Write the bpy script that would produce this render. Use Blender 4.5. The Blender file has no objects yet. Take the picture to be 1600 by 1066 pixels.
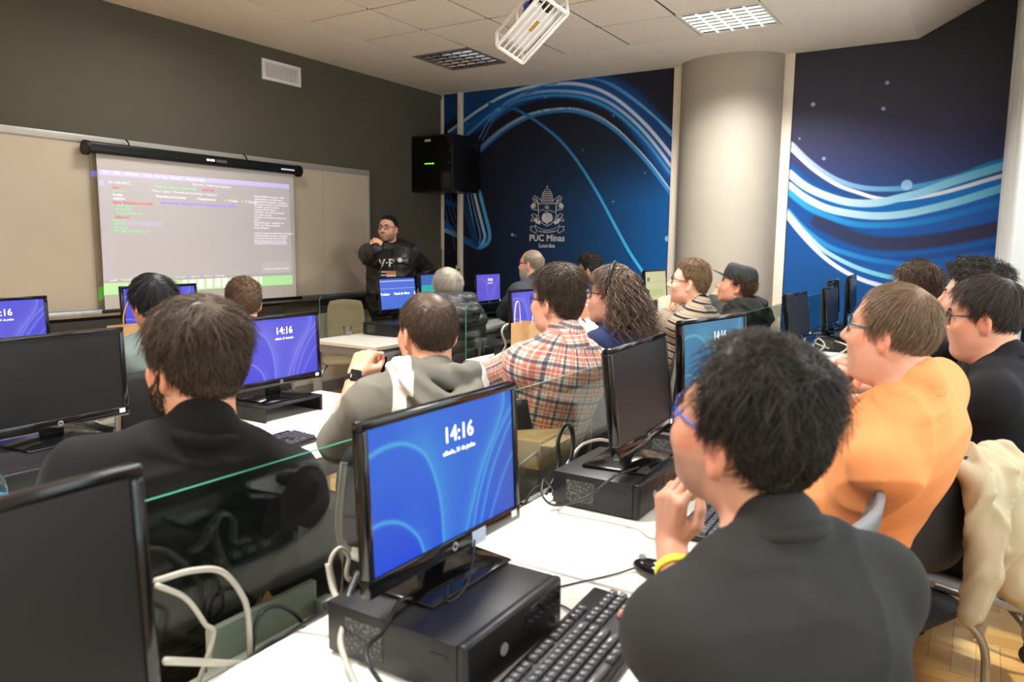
import bpy, bmesh, math, random
import numpy as np
from mathutils import Matrix, Vector

# ------------------------------------------------------------------ camera, world, lights, exposure
SC = bpy.context.scene
COL = SC.collection
R_ = math.radians
EYE = 1.47                       # camera height above the floor
FPX = 1181.3                     # focal length in pixels of the 1600 px wide photograph
YAW, PITCH, ROLL = R_(31.931), R_(7.306), R_(0.576)
CEIL = EYE + 1.69


def cam_axes():
    f = np.array([math.cos(YAW) * math.cos(PITCH), math.sin(YAW) * math.cos(PITCH), -math.sin(PITCH)])
    r = np.array([math.sin(YAW), -math.cos(YAW), 0.0])
    u = np.cross(r, f)
    c, s = math.cos(ROLL), math.sin(ROLL)
    return np.array([c * r + s * u, -s * r + c * u, f])


AX = cam_axes()
CAMPOS = np.array([0.0, 0.0, EYE])


def at(px, py, axis, val):
    """world point where the sight line of a pixel meets the plane axis=val"""
    d = AX.T @ np.array([(px - 800) / FPX, -(py - 533) / FPX, 1.0])
    return CAMPOS + (val - CAMPOS[axis]) / d[axis] * d


cam = bpy.data.cameras.new('camera')
cam.sensor_width = 36
cam.lens = FPX / 1600 * 36
cam.clip_start = 0.02
cam.dof.use_dof = True
cam.dof.focus_distance = 4.2
cam.dof.aperture_fstop = 4.5
camo = bpy.data.objects.new('camera', cam)
COL.objects.link(camo)
camo.matrix_world = Matrix(((AX[0][0], AX[1][0], -AX[2][0], 0), (AX[0][1], AX[1][1], -AX[2][1], 0),
                            (AX[0][2], AX[1][2], -AX[2][2], EYE), (0, 0, 0, 1)))
SC.camera = camo

w = bpy.data.worlds.new('World')
SC.world = w
w.use_nodes = True
w.node_tree.nodes['Background'].inputs[0].default_value = (0.75, 0.86, 1.0, 1)
w.node_tree.nodes['Background'].inputs[1].default_value = 1.0

SC.view_settings.view_transform = 'Standard'
SC.view_settings.look = 'None'
SC.view_settings.gamma = 1
SC.view_settings.use_curve_mapping = False
SC.view_settings.exposure = 0.0
SC.cycles.use_denoising = True
SC.cycles.max_bounces = 8
SC.cycles.diffuse_bounces = 4
SC.cycles.glossy_bounces = 3
SC.cycles.transparent_max_bounces = 16
SC.cycles.transmission_bounces = 4
SC.cycles.caustics_reflective = False
SC.cycles.caustics_refractive = False
SC.cycles.sample_clamp_indirect = 6


def area(name, loc, direction, sx, sy, power, col, spread=math.pi):
    L = bpy.data.lights.new(name, 'AREA')
    L.shape = 'RECTANGLE'
    L.size, L.size_y, L.energy, L.color, L.spread = sx, sy, power, col, spread
    o = bpy.data.objects.new(name, L)
    COL.objects.link(o)
    o.location = loc
    o.rotation_euler = Vector(direction).to_track_quat('-Z', 'Y').to_euler()
    return o


WARM = (1.0, 0.985, 0.955)
DAY = (0.93, 0.96, 1.0)
WALLY = -0.62                    # window wall
# lit louvre fixtures of the ceiling grid (the first is the one in view; an unseen front one is lit to brighten the board)
LIT = [(5.9125, 1.7825), (3.4125, 1.7825), (0.9125, 1.7825), (-1.5875, 1.7825), (3.4125, 4.2825), (-1.5875, 4.2825)]
for i, (x, y) in enumerate(LIT):
    area('fixture_light', (x, y, CEIL - 0.012), (0, 0, -1), 0.54, 0.54, 72 if y < 3 else 24, WARM, R_(136 if y < 3 else 168))
# daylight through the two windows of the back wall
WINS = [(-0.9, 1.1), (1.35, 3.3), (3.55, 5.5)]
for x0, x1 in WINS:
    area('window_daylight', ((x0 + x1) / 2, WALLY + 0.03, 1.75), (0, 1, -0.25), x1 - x0 - 0.1, 1.7, 36, DAY)

# high sun that only reaches the strip of floor under the windows
sn = bpy.data.lights.new('sun', 'SUN')
sn.energy, sn.angle, sn.color = 7.0, R_(1.5), (1.0, 0.95, 0.86)
so_ = bpy.data.objects.new('sun', sn)
COL.objects.link(so_)
so_.rotation_euler = Vector((0.06, math.cos(R_(75)), -math.sin(R_(75)))).to_track_quat('-Z', 'Y').to_euler()

# ------------------------------------------------------------------ helpers
rng = np.random.default_rng(7)
random.seed(7)


def lin(c):
    return tuple((v / 12.92 if v <= 0.04045 else ((v + 0.055) / 1.055) ** 2.4) for v in (x / 255 for x in c))


MATS = {}


def mat(name, rgb, rough=0.5, metal=0.0, spec=0.5, bump=0.0, bscale=200.0, var=0.0, vscale=8.0, attr=None, emis=0.0,
        trans=0.0, sheen=0.0, coat=0.0, emcol=None, stretch=(1, 1, 1), sss=0.0):
    """principled material with a procedural tone variation and a fine procedural relief"""
    if name in MATS:
        return MATS[name]
    m = bpy.data.materials.new(name)
    m.use_nodes = True
    N, L = m.node_tree.nodes, m.node_tree.links
    b = N['Principled BSDF']
    col = (*lin(rgb), 1)
    b.inputs['Base Color'].default_value = col
    b.inputs['Roughness'].default_value = rough
    b.inputs['Metallic'].default_value = metal
    b.inputs['Specular IOR Level'].default_value = spec
    if sheen:
        b.inputs['Sheen Weight'].default_value = sheen
    if coat:
        b.inputs['Coat Weight'].default_value = coat
    if sss:
        b.inputs['Subsurface Weight'].default_value = sss
        b.inputs['Subsurface Radius'].default_value = (0.012, 0.005, 0.003)
        b.inputs['Subsurface Scale'].default_value = 0.6
    tc = N.new('ShaderNodeTexCoord')
    mp = N.new('ShaderNodeMapping')
    mp.inputs['Scale'].default_value = stretch
    L.new(tc.outputs['Object'], mp.inputs[0])
    src = None
    if attr:
        a = N.new('ShaderNodeAttribute')
        a.attribute_name = attr
        src = a.outputs['Color']
    if var > 0:
        n = N.new('ShaderNodeTexNoise')
        n.inputs['Scale'].default_value = vscale
        n.inputs['Detail'].default_value = 5
        L.new(mp.outputs[0], n.inputs['Vector'])
        mr = N.new('ShaderNodeMapRange')
        mr.inputs['From Min'].default_value = 0.3
        mr.inputs['From Max'].default_value = 0.7
        mr.inputs['To Min'].default_value = 1 - var
        mr.inputs['To Max'].default_value = 1 + var
        L.new(n.outputs[0], mr.inputs[0])
        mx = N.new('ShaderNodeMix')
        mx.data_type = 'RGBA'
        mx.blend_type = 'MULTIPLY'
        mx.inputs[0].default_value = 1
        mx.inputs[6].default_value = col
        if src:
            L.new(src, mx.inputs[6])
        cc = N.new('ShaderNodeCombineColor')
        for i in range(3):
            L.new(mr.outputs[0], cc.inputs[i])
        L.new(cc.outputs[0], mx.inputs[7])
        src = mx.outputs[2]
    if src:
        L.new(src, b.inputs['Base Color'])
    if emis:
        b.inputs['Emission Strength'].default_value = emis
        if attr:
            L.new(src, b.inputs['Emission Color'])
            b.inputs['Base Color'].default_value = (0.02, 0.02, 0.02, 1)
            for l in list(b.inputs['Base Color'].links):
                L.remove(l)
        else:
            b.inputs['Emission Color'].default_value = (*lin(emcol or rgb), 1)
    if trans:
        b.inputs['Transmission Weight'].default_value = trans
    if bump > 0:
        n2 = N.new('ShaderNodeTexNoise')
        n2.inputs['Scale'].default_value = bscale
        n2.inputs['Detail'].default_value = 3
        L.new(mp.outputs[0], n2.inputs['Vector'])
        bp = N.new('ShaderNodeBump')
        bp.inputs['Strength'].default_value = bump
        bp.inputs['Distance'].default_value = 0.004
        L.new(n2.outputs[0], bp.inputs['Height'])
        L.new(bp.outputs[0], b.inputs['Normal'])
    MATS[name] = m
    return m


def clear_mat(name, tint, refl=1.0, opac=0.0, fac_max=1.0):
    """clear sheet: mostly see-through with mirror reflections growing towards grazing view"""
    if name in MATS:
        return MATS[name]
    m = bpy.data.materials.new(name)
    m.use_nodes = True
    N, L = m.node_tree.nodes, m.node_tree.links
    N.remove(N['Principled BSDF'])
    out = N['Material Output']
    t = N.new('ShaderNodeBsdfTransparent')
    t.inputs[0].default_value = (*lin(tint), 1)
    g = N.new('ShaderNodeBsdfGlossy')
    g.inputs['Roughness'].default_value = 0.02
    lw = N.new('ShaderNodeLayerWeight')
    lw.inputs[0].default_value = .5
    pw = N.new('ShaderNodeMath')
    pw.operation = 'POWER'
    pw.inputs[1].default_value = 5
    L.new(lw.outputs['Facing'], pw.inputs[0])
    mu = N.new('ShaderNodeMath')
    mu.operation = 'MULTIPLY_ADD'
    mu.inputs[1].default_value = .85 * refl
    mu.inputs[2].default_value = .035 * refl
    mu.use_clamp = True
    L.new(pw.outputs[0], mu.inputs[0])
    mx = N.new('ShaderNodeMixShader')
    L.new(mu.outputs[0], mx.inputs[0])
    L.new(t.outputs[0], mx.inputs[1])
    L.new(g.outputs[0], mx.inputs[2])
    L.new(mx.outputs[0], out.inputs[0])
    MATS[name] = m
    return m


class MB:
    """collects simple solids; link() makes ONE mesh object of them"""

    def __init__(s):
        s.v, s.f = [], []

    def add(s, vs, fs, M=None):
        o = len(s.v)
        if M is not None:
            vs = [M @ Vector(p) for p in vs]
        s.v += [tuple(p) for p in vs]
        s.f += [tuple(i + o for i in f) for f in fs]
        return s

    def box(s, x0, x1, y0, y1, z0, z1, M=None):
        return s.add([(x0, y0, z0), (x1, y0, z0), (x1, y1, z0), (x0, y1, z0), (x0, y0, z1), (x1, y0, z1), (x1, y1, z1), (x0, y1, z1)],
                     [(0, 3, 2, 1), (4, 5, 6, 7), (0, 1, 5, 4), (1, 2, 6, 5), (2, 3, 7, 6), (3, 0, 4, 7)], M)

    def taper(s, x, y, z0, z1, k, M=None):
        """box of half sizes x,y with its top scaled by k"""
        return s.add([(-x, -y, z0), (x, -y, z0), (x, y, z0), (-x, y, z0), (-x * k, -y * k, z1), (x * k, -y * k, z1), (x * k, y * k, z1), (-x * k, y * k, z1)],
                     [(0, 3, 2, 1), (4, 5, 6, 7), (0, 1, 5, 4), (1, 2, 6, 5), (2, 3, 7, 6), (3, 0, 4, 7)], M)

    def tube(s, pts, r, n=8, cap=True, M=None):
        P = np.array(pts, float)
        T = np.gradient(P, axis=0)
        T /= np.linalg.norm(T, axis=1)[:, None] + 1e-9
        rr = np.broadcast_to(np.array(r, float), (len(P),))
        up = np.array([0, 0, 1.0]) if abs(T[0][2]) < 0.9 else np.array([1.0, 0, 0])
        vs, prev = [], None
        for i in range(len(P)):
            a = np.cross(T[i], up if prev is None else np.cross(prev, T[i]))
            if prev is not None:
                a = prev - T[i] * (prev @ T[i])
            a /= np.linalg.norm(a) + 1e-9
            prev = a
            b = np.cross(T[i], a)
            for k in range(n):
                q = 2 * math.pi * k / n
                vs.append(P[i] + rr[i] * (a * math.cos(q) + b * math.sin(q)))
        fs = []
        for i in range(len(P) - 1):
            for k in range(n):
                k2 = (k + 1) % n
                fs.append((i * n + k, i * n + k2, (i + 1) * n + k2, (i + 1) * n + k))
        if cap:
            fs.append(tuple(range(n - 1, -1, -1)))
            fs.append(tuple((len(P) - 1) * n + k for k in range(n)))
        return s.add(vs, fs, M)

    def cyl(s, a, b, r, n=16, r2=None):
        return s.tube([a, b], [r, r if r2 is None else r2], n)

    def lathe(s, prof, n=24, M=None):
        vs, fs = [], []
        for (r, z) in prof:
            for k in range(n):
                q = 2 * math.pi * k / n
                vs.append((r * math.cos(q), r * math.sin(q), z))
        for i in range(len(prof) - 1):
            for k in range(n):
                k2 = (k + 1) % n
                fs.append((i * n + k, i * n + k2, (i + 1) * n + k2, (i + 1) * n + k))
        fs.append(tuple(range(n - 1, -1, -1)))
        fs.append(tuple((len(prof) - 1) * n + k for k in range(n)))
        return s.add(vs, fs, M)

    def prism(s, poly, y0, y1, M=None):
        """polygon in x,z extruded from y0 to y1"""
        n = len(poly)
        vs = [(x, y0, z) for x, z in poly] + [(x, y1, z) for x, z in poly]
        fs = [tuple(range(n)), tuple(range(2 * n - 1, n - 1, -1))]
        fs += [(i, i + n, (i + 1) % n + n, (i + 1) % n) for i in range(n)]
        return s.add(vs, fs, M)

    def link(s, name, m, parent=None, bevel=0.0, smooth=False, loc=None, seg=2):
        me = bpy.data.meshes.new(name)
        me.from_pydata(s.v, [], s.f)
        if bevel > 0:
            bm = bmesh.new()
            bm.from_mesh(me)
            es = [e for e in bm.edges if len(e.link_faces) == 2 and e.calc_face_angle(0) > 0.6]
            bmesh.ops.bevel(bm, geom=es, offset=bevel, segments=seg, profile=0.5, affect='EDGES', clamp_overlap=True)
            bm.to_mesh(me)
            bm.free()
        return link_mesh(name, me, m, parent, smooth or bevel > 0, loc, 40 if bevel > 0 or not smooth else 0)


def link_mesh(name, me, m, parent=None, smooth=False, loc=None, sharp=0):
    ms = m if isinstance(m, (list, tuple)) else [m]
    for x in ms:
        me.materials.append(x)
    if smooth:
        me.shade_smooth()
        if sharp:
            me.set_sharp_from_angle(angle=R_(sharp))
    o = bpy.data.objects.new(name, me)
    COL.objects.link(o)
    if parent:
        o.parent = parent
    if loc is not None:
        o.location = loc
    return o


def np_mesh(name, V, F, cols=None, cname='Col', vecs=None):
    """mesh from numpy arrays, F all quads or all triangles"""
    me = bpy.data.meshes.new(name)
    V = np.asarray(V, np.float32)
    F = np.asarray(F, np.int32)
    k = F.shape[1]
    me.vertices.add(len(V))
    me.vertices.foreach_set('co', V.ravel())
    me.loops.add(F.size)
    me.loops.foreach_set('vertex_index', F.ravel())
    me.polygons.add(len(F))
    me.polygons.foreach_set('loop_start', np.arange(0, F.size, k, dtype=np.int32))
    if cols is not None:
        a = me.attributes.new(cname, 'FLOAT_COLOR', 'POINT')
        a.data.foreach_set('color', np.concatenate([np.asarray(cols, np.float32), np.ones((len(V), 1), np.float32)], 1).ravel())
    if vecs is not None:
        a = me.attributes.new('fab', 'FLOAT_VECTOR', 'POINT')
        a.data.foreach_set('vector', np.asarray(vecs, np.float32).ravel())
    me.update()
    me.validate()
    return me


def tag(o, label, cat, group=None):
    o['label'] = label
    o['category'] = cat
    if group:
        o['group'] = group
    return o


def thing(name, label, cat, loc=(0, 0, 0), rz=0.0, group=None):
    o = bpy.data.objects.new(name, None)
    COL.objects.link(o)
    o.empty_display_size = 0.05
    o.location = loc
    o.rotation_euler = (0, 0, rz)
    return tag(o, label, cat, group)


def struct(o):
    o['kind'] = 'structure'
    return o


def stuff(o):
    o['kind'] = 'stuff'
    return o


def copy_tree(o, parent=None):
    c = o.copy()
    COL.objects.link(c)
    c.parent = parent
    for ch in list(o.children):
        copy_tree(ch, c)
    return c


def crom(pts, n=8):
    """smooth curve through points"""
    P = [np.array(p, float) for p in pts]
    P = [2 * P[0] - P[1]] + P + [2 * P[-1] - P[-2]]
    out = []
    for i in range(1, len(P) - 2):
        for t in np.linspace(0, 1, n, endpoint=False):
            a, b, c, d = P[i - 1], P[i], P[i + 1], P[i + 2]
            out.append(0.5 * (2 * b + (c - a) * t + (2 * a - 5 * b + 4 * c - d) * t * t + (3 * b - a - 3 * c + d) * t ** 3))
    out.append(P[-2])
    return np.array(out)


TXT = {}


def text_mesh(body, size, bold=0.0, align='CENTER', depth=0.0006):
    key = (body, size, bold, align, depth)
    if key not in TXT:
        cu = bpy.data.curves.new('text', 'FONT')
        cu.body = body
        cu.size = size
        cu.align_x = align
        cu.offset = bold * size
        cu.extrude = depth
        cu.resolution_u = 3
        o = bpy.data.objects.new('text', cu)
        COL.objects.link(o)
        dg = bpy.context.evaluated_depsgraph_get()
        TXT[key] = bpy.data.meshes.new_from_object(o.evaluated_get(dg))
        bpy.data.objects.remove(o)
    return TXT[key].copy()


def text(name, body, size, loc, m, parent=None, bold=0.0, align='CENTER', rot=(math.pi / 2, 0, 0), depth=0.0006, sx=1.0):
    me = text_mesh(body, size, bold, align, depth)
    me.name = name
    me.materials.clear()
    o = link_mesh(name, me, m, parent)
    o.location = loc
    o.rotation_euler = rot
    o.scale = (sx, 1, 1)
    return o


def rrect(w, h, r, n=5, cx=0, cz=0):
    out = []
    for (sx, sz, a0) in ((1, 1, 0), (-1, 1, 90), (-1, -1, 180), (1, -1, 270)):
        for k in range(n + 1):
            q = R_(a0 + 90 * k / n)
            out.append((cx + sx * (w / 2 - r) + r * math.cos(q), cz + sz * (h / 2 - r) + r * math.sin(q)))
    return out


def pdist(P, line):
    """distance of 2-D points to a polyline, with the parameter along it"""
    best = np.full(len(P), 1e9)
    par = np.zeros(len(P))
    side = np.zeros(len(P))
    n = len(line) - 1
    for i in range(n):
        a, b = line[i], line[i + 1]
        ab = b - a
        t = np.clip(((P - a) @ ab) / (ab @ ab + 1e-12), 0, 1)
        e = P - a - t[:, None] * ab
        d = np.hypot(e[:, 0], e[:, 1])
        m = d < best
        best[m] = d[m]
        par[m] = (i + t[m]) / n
        side[m] = np.sign(ab[0] * e[m, 1] - ab[1] * e[m, 0])
    return best, par, side


# common materials
M_BLACK = mat('black_plastic', (18, 18, 18), 0.38, spec=.35, bump=0.05, bscale=900, var=0.15, vscale=20)
M_GLOSS = mat('glossy_black_plastic', (14, 14, 15), 0.12, var=0.1, vscale=12)
M_CASE = mat('computer_case_black', (24, 24, 26), 0.42, spec=.4, bump=0.06, bscale=700, var=0.12, vscale=15)
M_STEEL = mat('brushed_aluminium', (185, 185, 183), 0.35, 0.85, bump=0.04, bscale=400, var=0.08, vscale=30)
M_GREYMET = mat('grey_painted_metal', (150, 152, 154), 0.45, 0.2, var=0.06)
M_WHITEP = mat('white_painted_metal', (236, 234, 228), 0.4, var=0.04)
M_LAM = mat('white_laminate', (236, 232, 222), 0.38, bump=0.02, bscale=500, var=0.03, vscale=5)
M_EDGE = mat('laminate_edge', (176, 168, 154), 0.5, var=0.06)
M_CABLEB = mat('black_cable_rubber', (22, 22, 23), 0.45, var=0.1)
M_CABLEW = mat('grey_white_cable_rubber', (172, 166, 153), 0.5, var=0.08)
M_KRAFT = mat('brown_kraft_paper', (196, 158, 108), 0.8, bump=0.1, bscale=120, var=0.1, vscale=12)
M_PAPER = mat('white_paper', (240, 239, 233), 0.7, var=0.03)
M_CHROME = mat('chrome', (205, 205, 205), 0.15, 1.0)
M_LED = mat('green_led', (120, 255, 60), 0.3, emis=6.0, emcol=(90, 255, 20))
M_LEDR = mat('red_led', (255, 80, 50), 0.3, emis=3.0, emcol=(255, 60, 30))
M_GLASS = clear_mat('clear_partition_glass', (228, 235, 231), 1.0)
M_GLASSEDGE = mat('green_glass_edge', (62, 128, 108), 0.15, trans=0.0, var=0.08)
M_SCREENOFF = mat('dark_matte_screen', (20, 20, 20), 0.36, spec=0.35, bump=0.01, bscale=2000)

# ------------------------------------------------------------------ room shell
XR, YF, XL = 7.19, 5.47, -2.7
M_WALLG = mat('grey_wall_paint', (88, 85, 73), 0.9, spec=.3, bump=0.05, bscale=350, var=0.04, vscale=2)
M_CREAM = mat('cream_wall_paint', (226, 216, 196), 0.8, bump=0.04, bscale=300, var=0.03)
M_CEIL = mat('ceiling_plaster', (242, 234, 220), 0.9, bump=0.03, bscale=250, var=0.02)
M_TILE = mat('mineral_ceiling_tile', (240, 231, 216), 0.92, bump=0.12, bscale=500, var=0.03, vscale=30)
M_GRID = mat('ceiling_joint', (62, 54, 45), 0.8, var=0.05)
M_TRIM = mat('off_white_trim_paint', (236, 226, 208), 0.6, var=0.03)


def parquet():
    m = bpy.data.materials.new('oak_parquet')
    m.use_nodes = True
    N, L = m.node_tree.nodes, m.node_tree.links
    b = N['Principled BSDF']
    b.inputs['Roughness'].default_value = 0.2
    geo = N.new('ShaderNodeNewGeometry')
    oi = N.new('ShaderNodeObjectInfo')
    ad = N.new('ShaderNodeMath')
    ad.operation = 'ADD'
    L.new(geo.outputs['Random Per Island'], ad.inputs[0])
    L.new(oi.outputs['Random'], ad.inputs[1])
    fr = N.new('ShaderNodeMath')
    fr.operation = 'FRACT'
    L.new(ad.outputs[0], fr.inputs[0])
    cr = N.new('ShaderNodeValToRGB')
    e = cr.color_ramp.elements
    e[0].position, e[0].color = 0, (*lin((206, 138, 70)), 1)
    e[1].position, e[1].color = 1, (*lin((236, 184, 116)), 1)
    x = e.new(0.5)
    x.color = (*lin((222, 160, 88)), 1)
    L.new(fr.outputs[0], cr.inputs[0])
    tc = N.new('ShaderNodeTexCoord')
    nz = N.new('ShaderNodeTexNoise')
    mp = N.new('ShaderNodeMapping')
    mp.inputs['Scale'].default_value = (14, 160, 10)
    L.new(tc.outputs['Object'], mp.inputs[0])
    L.new(mp.outputs[0], nz.inputs['Vector'])
    nz.inputs['Detail'].default_value = 6
    mx = N.new('ShaderNodeMix')
    mx.data_type = 'RGBA'
    mx.blend_type = 'MULTIPLY'
    mx.inputs[0].default_value = 0.45
    L.new(cr.outputs[0], mx.inputs[6])
    L.new(nz.outputs[0], mx.inputs[7])
    gm = N.new('ShaderNodeGamma')
    gm.inputs[1].default_value = 0.8
    L.new(mx.outputs[2], gm.inputs[0])
    L.new(gm.outputs[0], b.inputs['Base Color'])
    return m


M_FLOOR = parquet()
fl = struct(MB().box(XL - .1, XR + .1, WALLY - .1, YF + .1, -0.1, -0.012).link('floor', mat('dark_floor_joint', (92, 58, 30), 0.8)))
PW, PN = 0.075, 5


def plank_mesh(name, L, Wd):
    return MB().box(-L / 2 + .0006, L / 2 - .0006, -Wd / 2 + .0006, Wd / 2 - .0006, -0.012, 0.0)


pm = None
seen, single, rest = set(), [], MB()
nx0, nx1 = int(XL / PW) - 1, int(XR / PW) + 1
ny0, ny1 = int(WALLY / PW) - 1, int(YF / PW) + 1
planks = []
for ix in range(nx0, nx1 + 1):
    for iy in range(ny0, ny1 + 1):
        k = (ix - iy) % (2 * PN)
        key = ('h', ix - k, iy) if k < PN else ('v', ix, iy - (2 * PN - 1 - k))
        if key in seen:
            continue
        seen.add(key)
        if key[0] == 'h':
            c = ((key[1] + PN / 2) * PW, (key[2] + .5) * PW, 0.0)
        else:
            c = ((key[1] + .5) * PW, (key[2] + PN / 2) * PW, 90.0)
        planks.append(c)


def plank_pri(c):
    x, y, _ = c
    if 2.3 < x < 5.2 and -0.6 < y < 0.45:
        return 0 + x * .01
    if 1.6 < x < 3.6 and 1.2 < y < 3.6:
        return 1 + math.hypot(x, y) * .01
    return 5 + math.hypot(x, y)


planks.sort(key=plank_pri)
base = None
for i, (x, y, a) in enumerate(planks):
    if i < 290:
        if base is None:
            o = base = plank_mesh('plank', PW * PN, PW).link('plank', M_FLOOR, fl)
        else:
            o = base.copy()
            COL.objects.link(o)
            o.parent = fl
        o.location, o.rotation_euler = (x, y, 0), (0, 0, R_(a))
    else:
        hx, hy = (PW * PN / 2, PW / 2) if a == 0 else (PW / 2, PW * PN / 2)
        rest.box(max(x - hx, XL) + .0006, min(x + hx, XR) - .0006, max(y - hy, WALLY) + .0006, min(y + hy, YF) - .0006, -0.012, 0)
stuff(rest.link('parquet_planks', M_FLOOR, fl))

# walls
struct(MB().box(XL, XR + .1, YF, YF + .1, 0.78, CEIL + .1).link('wall_front', M_WALLG))
struct(MB().box(XL, XR, YF - .004, YF + .1, 0.0, 0.78).link('trim_1', M_CREAM))
struct(MB().box(XL, 6.6, YF - .022, YF - .004, 0, .11).link('baseboard_front', mat('grey_baseboard', (150, 152, 150), .5, var=.05)))
struct(MB().box(XR, XR + .1, WALLY, YF, 0, CEIL + 0.8).link('wall_right', M_CREAM))
struct(MB().box(XR - .02, XR, WALLY, 1.6, 0, .09).box(XR - .02, XR, 2.65, YF, 0, .09).link('baseboard_right', mat('brown_baseboard', (120, 72, 40), .4, var=.1)))
struct(MB().box(XL - .1, XL, WALLY, YF, 0, CEIL + 0.8).link('wall_left', M_CREAM))
wb = MB()
xs = [XL] + [q for w_ in WINS for q in w_] + [XR]
for i in range(0, len(xs), 2):
    wb.box(xs[i], xs[i + 1], WALLY - .12, WALLY, 0, CEIL + .8)
for x0, x1 in WINS:
    wb.box(x0, x1, WALLY - .12, WALLY, 0, .85).box(x0, x1, WALLY - .12, WALLY, 2.65, CEIL + .8)
struct(wb.link('wall_back', M_CREAM))
for i, (x0, x1) in enumerate(WINS):
    g = MB()
    for a, b_ in ((x0, x0 + .05), (x1 - .05, x1), ((x0 + x1) / 2 - .025, (x0 + x1) / 2 + .025)):
        g.box(a, b_, WALLY - .09, WALLY - .03, .85, 2.65)
    g.box(x0, x1, WALLY - .09, WALLY - .03, .85, .9).box(x0, x1, WALLY - .09, WALLY - .03, 2.6, 2.65)
    wo = struct(g.link('window_%d' % (i + 1), M_WHITEP))
    MB().box(x0 + .05, x1 - .05, WALLY - .065, WALLY - .06, .9, 2.6).link('pane', M_GLASS, wo)

# ceiling: joint-coloured deck, plaster margin, slope towards the windows, single tiles
GX0, GX1, GY0, GY1 = 0.6 - 5 * .625, 6.225, 1.47, 4.595
ce = struct(MB().box(XL - .1, XR + .1, 0.61, YF + .1, CEIL + .012, CEIL + .1).link('ceiling', M_GRID))
MB().box(XL, XR, GY1 + .003, YF, CEIL, CEIL + .012).box(XL, XR, 0.61, GY0 - .003, CEIL, CEIL + .012).box(GX1 + .003, XR, GY0 - .003, GY1 + .003, CEIL, CEIL + .012).box(
    XL, GX0 - .003, GY0 - .003, GY1 + .003, CEIL, CEIL + .012).link('plaster_margin', M_CEIL, ce)
sl = 0.51
MB().add([(XL, .61, CEIL), (XR, .61, CEIL), (XR, WALLY, CEIL + sl * (.61 - WALLY)), (XL, WALLY, CEIL + sl * (.61 - WALLY)),
          (XL, .61, CEIL + .1), (XR, .61, CEIL + .1), (XR, WALLY, CEIL + .1 + sl * (.61 - WALLY)), (XL, WALLY, CEIL + .1 + sl * (.61 - WALLY))],
         [(0, 3, 2, 1), (4, 5, 6, 7), (0, 1, 5, 4), (1, 2, 6, 5), (2, 3, 7, 6), (3, 0, 4, 7)]).link('slope_panel', M_CEIL, ce)
UNLIT = [(5.9125, 4.2825), (0.9125, 4.2825)]
tb = None
nxt = int(round((GX1 - GX0) / .625))
for i in range(nxt):
    for j in range(5):
        x, y = GX1 - .3125 - .625 * i, GY0 + .3125 + .625 * j
        if any(abs(x - a) < .2 and abs(y - b_) < .2 for a, b_ in LIT + UNLIT):
            continue
        if tb is None:
            o = tb = MB().box(-.300, .300, -.300, .300, 0, .012).link('ceiling_tile', M_TILE, ce, bevel=.002, seg=1)
        else:
            o = tb.copy()
            COL.objects.link(o)
            o.parent = ce
        o.location = (x, y, CEIL)

# light fixtures
M_GLOW = mat('lit_diffuser', (255, 250, 236), 0.5, emis=4.5)
M_LOUV = mat('white_louvre', (250, 247, 238), 0.4, emis=1.1, emcol=(255, 248, 232))
M_PARAB = mat('parabolic_mirror_louvre', (225, 226, 228), 0.12, 1.0)
M_DARKH = mat('dark_fixture_housing', (26, 28, 30), 0.5)


def fixture(x, y, lit):
    t = thing('ceiling_light', '', 'ceiling light', (x, y, CEIL))
    f = MB()
    for a in (-1, 1):
        f.box(a * .3085 - (.018 if a > 0 else 0), a * .3085 + (.018 if a < 0 else 0), -.3085, .3085, -.004, .012)
        f.box(-.29, .29, a * .3085 - (.018 if a > 0 else 0), a * .3085 + (.018 if a < 0 else 0), -.004, .012)
    f.link('frame', M_WHITEP if lit else mat('grey_fixture_frame', (120, 118, 112), .4), t)
    MB().box(-.29, .29, -.29, .29, .03, .034).link('reflector', M_GLOW if lit else M_DARKH, t)
    lo = MB()
    n1, n2 = (7, 5) if lit else (6, 5)
    for k in range(1, n1):
        q = -.29 + .58 * k / n1
        if lit:
            lo.box(q - .003, q + .003, -.29, .29, -.002, .03)
        else:
            lo.prism([(q - .02, .028), (q, -.002), (q + .02, .028)], -.29, .29)
    for k in range(1, n2):
        q = -.29 + .58 * k / n2
        if lit:
            lo.box(-.29, .29, q - .003, q + .003, -.002, .03)
        else:
            lo.add([(-.29, q - .016, .028), (-.29, q, -.001), (-.29, q + .016, .028), (.29, q - .016, .028), (.29, q, -.001), (.29, q + .016, .028)],
                   [(0, 1, 2), (5, 4, 3), (0, 3, 4, 1), (1, 4, 5, 2), (2, 5, 3, 0)])
    lo.link('louvre', M_LOUV if lit else M_PARAB, t)
    return t


for i, (x, y) in enumerate(LIT):
    tag(fixture(x, y, True), ['square ceiling light glowing bright white in front of the grey column', 'lit ceiling light above the middle of the room, out of view',
        'lit ceiling light above the camera', 'lit ceiling light at the far left rear', 'unseen ceiling light over the front desks, lit to brighten the board', 'lit ceiling light in the left front corner'][i], 'ceiling light')
tag(fixture(*UNLIT[0], False), 'switched-off square ceiling light with mirror louvres near the front corner', 'ceiling light')
tag(fixture(*UNLIT[1], False), 'switched-off ceiling light at the left front, out of view', 'ceiling light')

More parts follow.
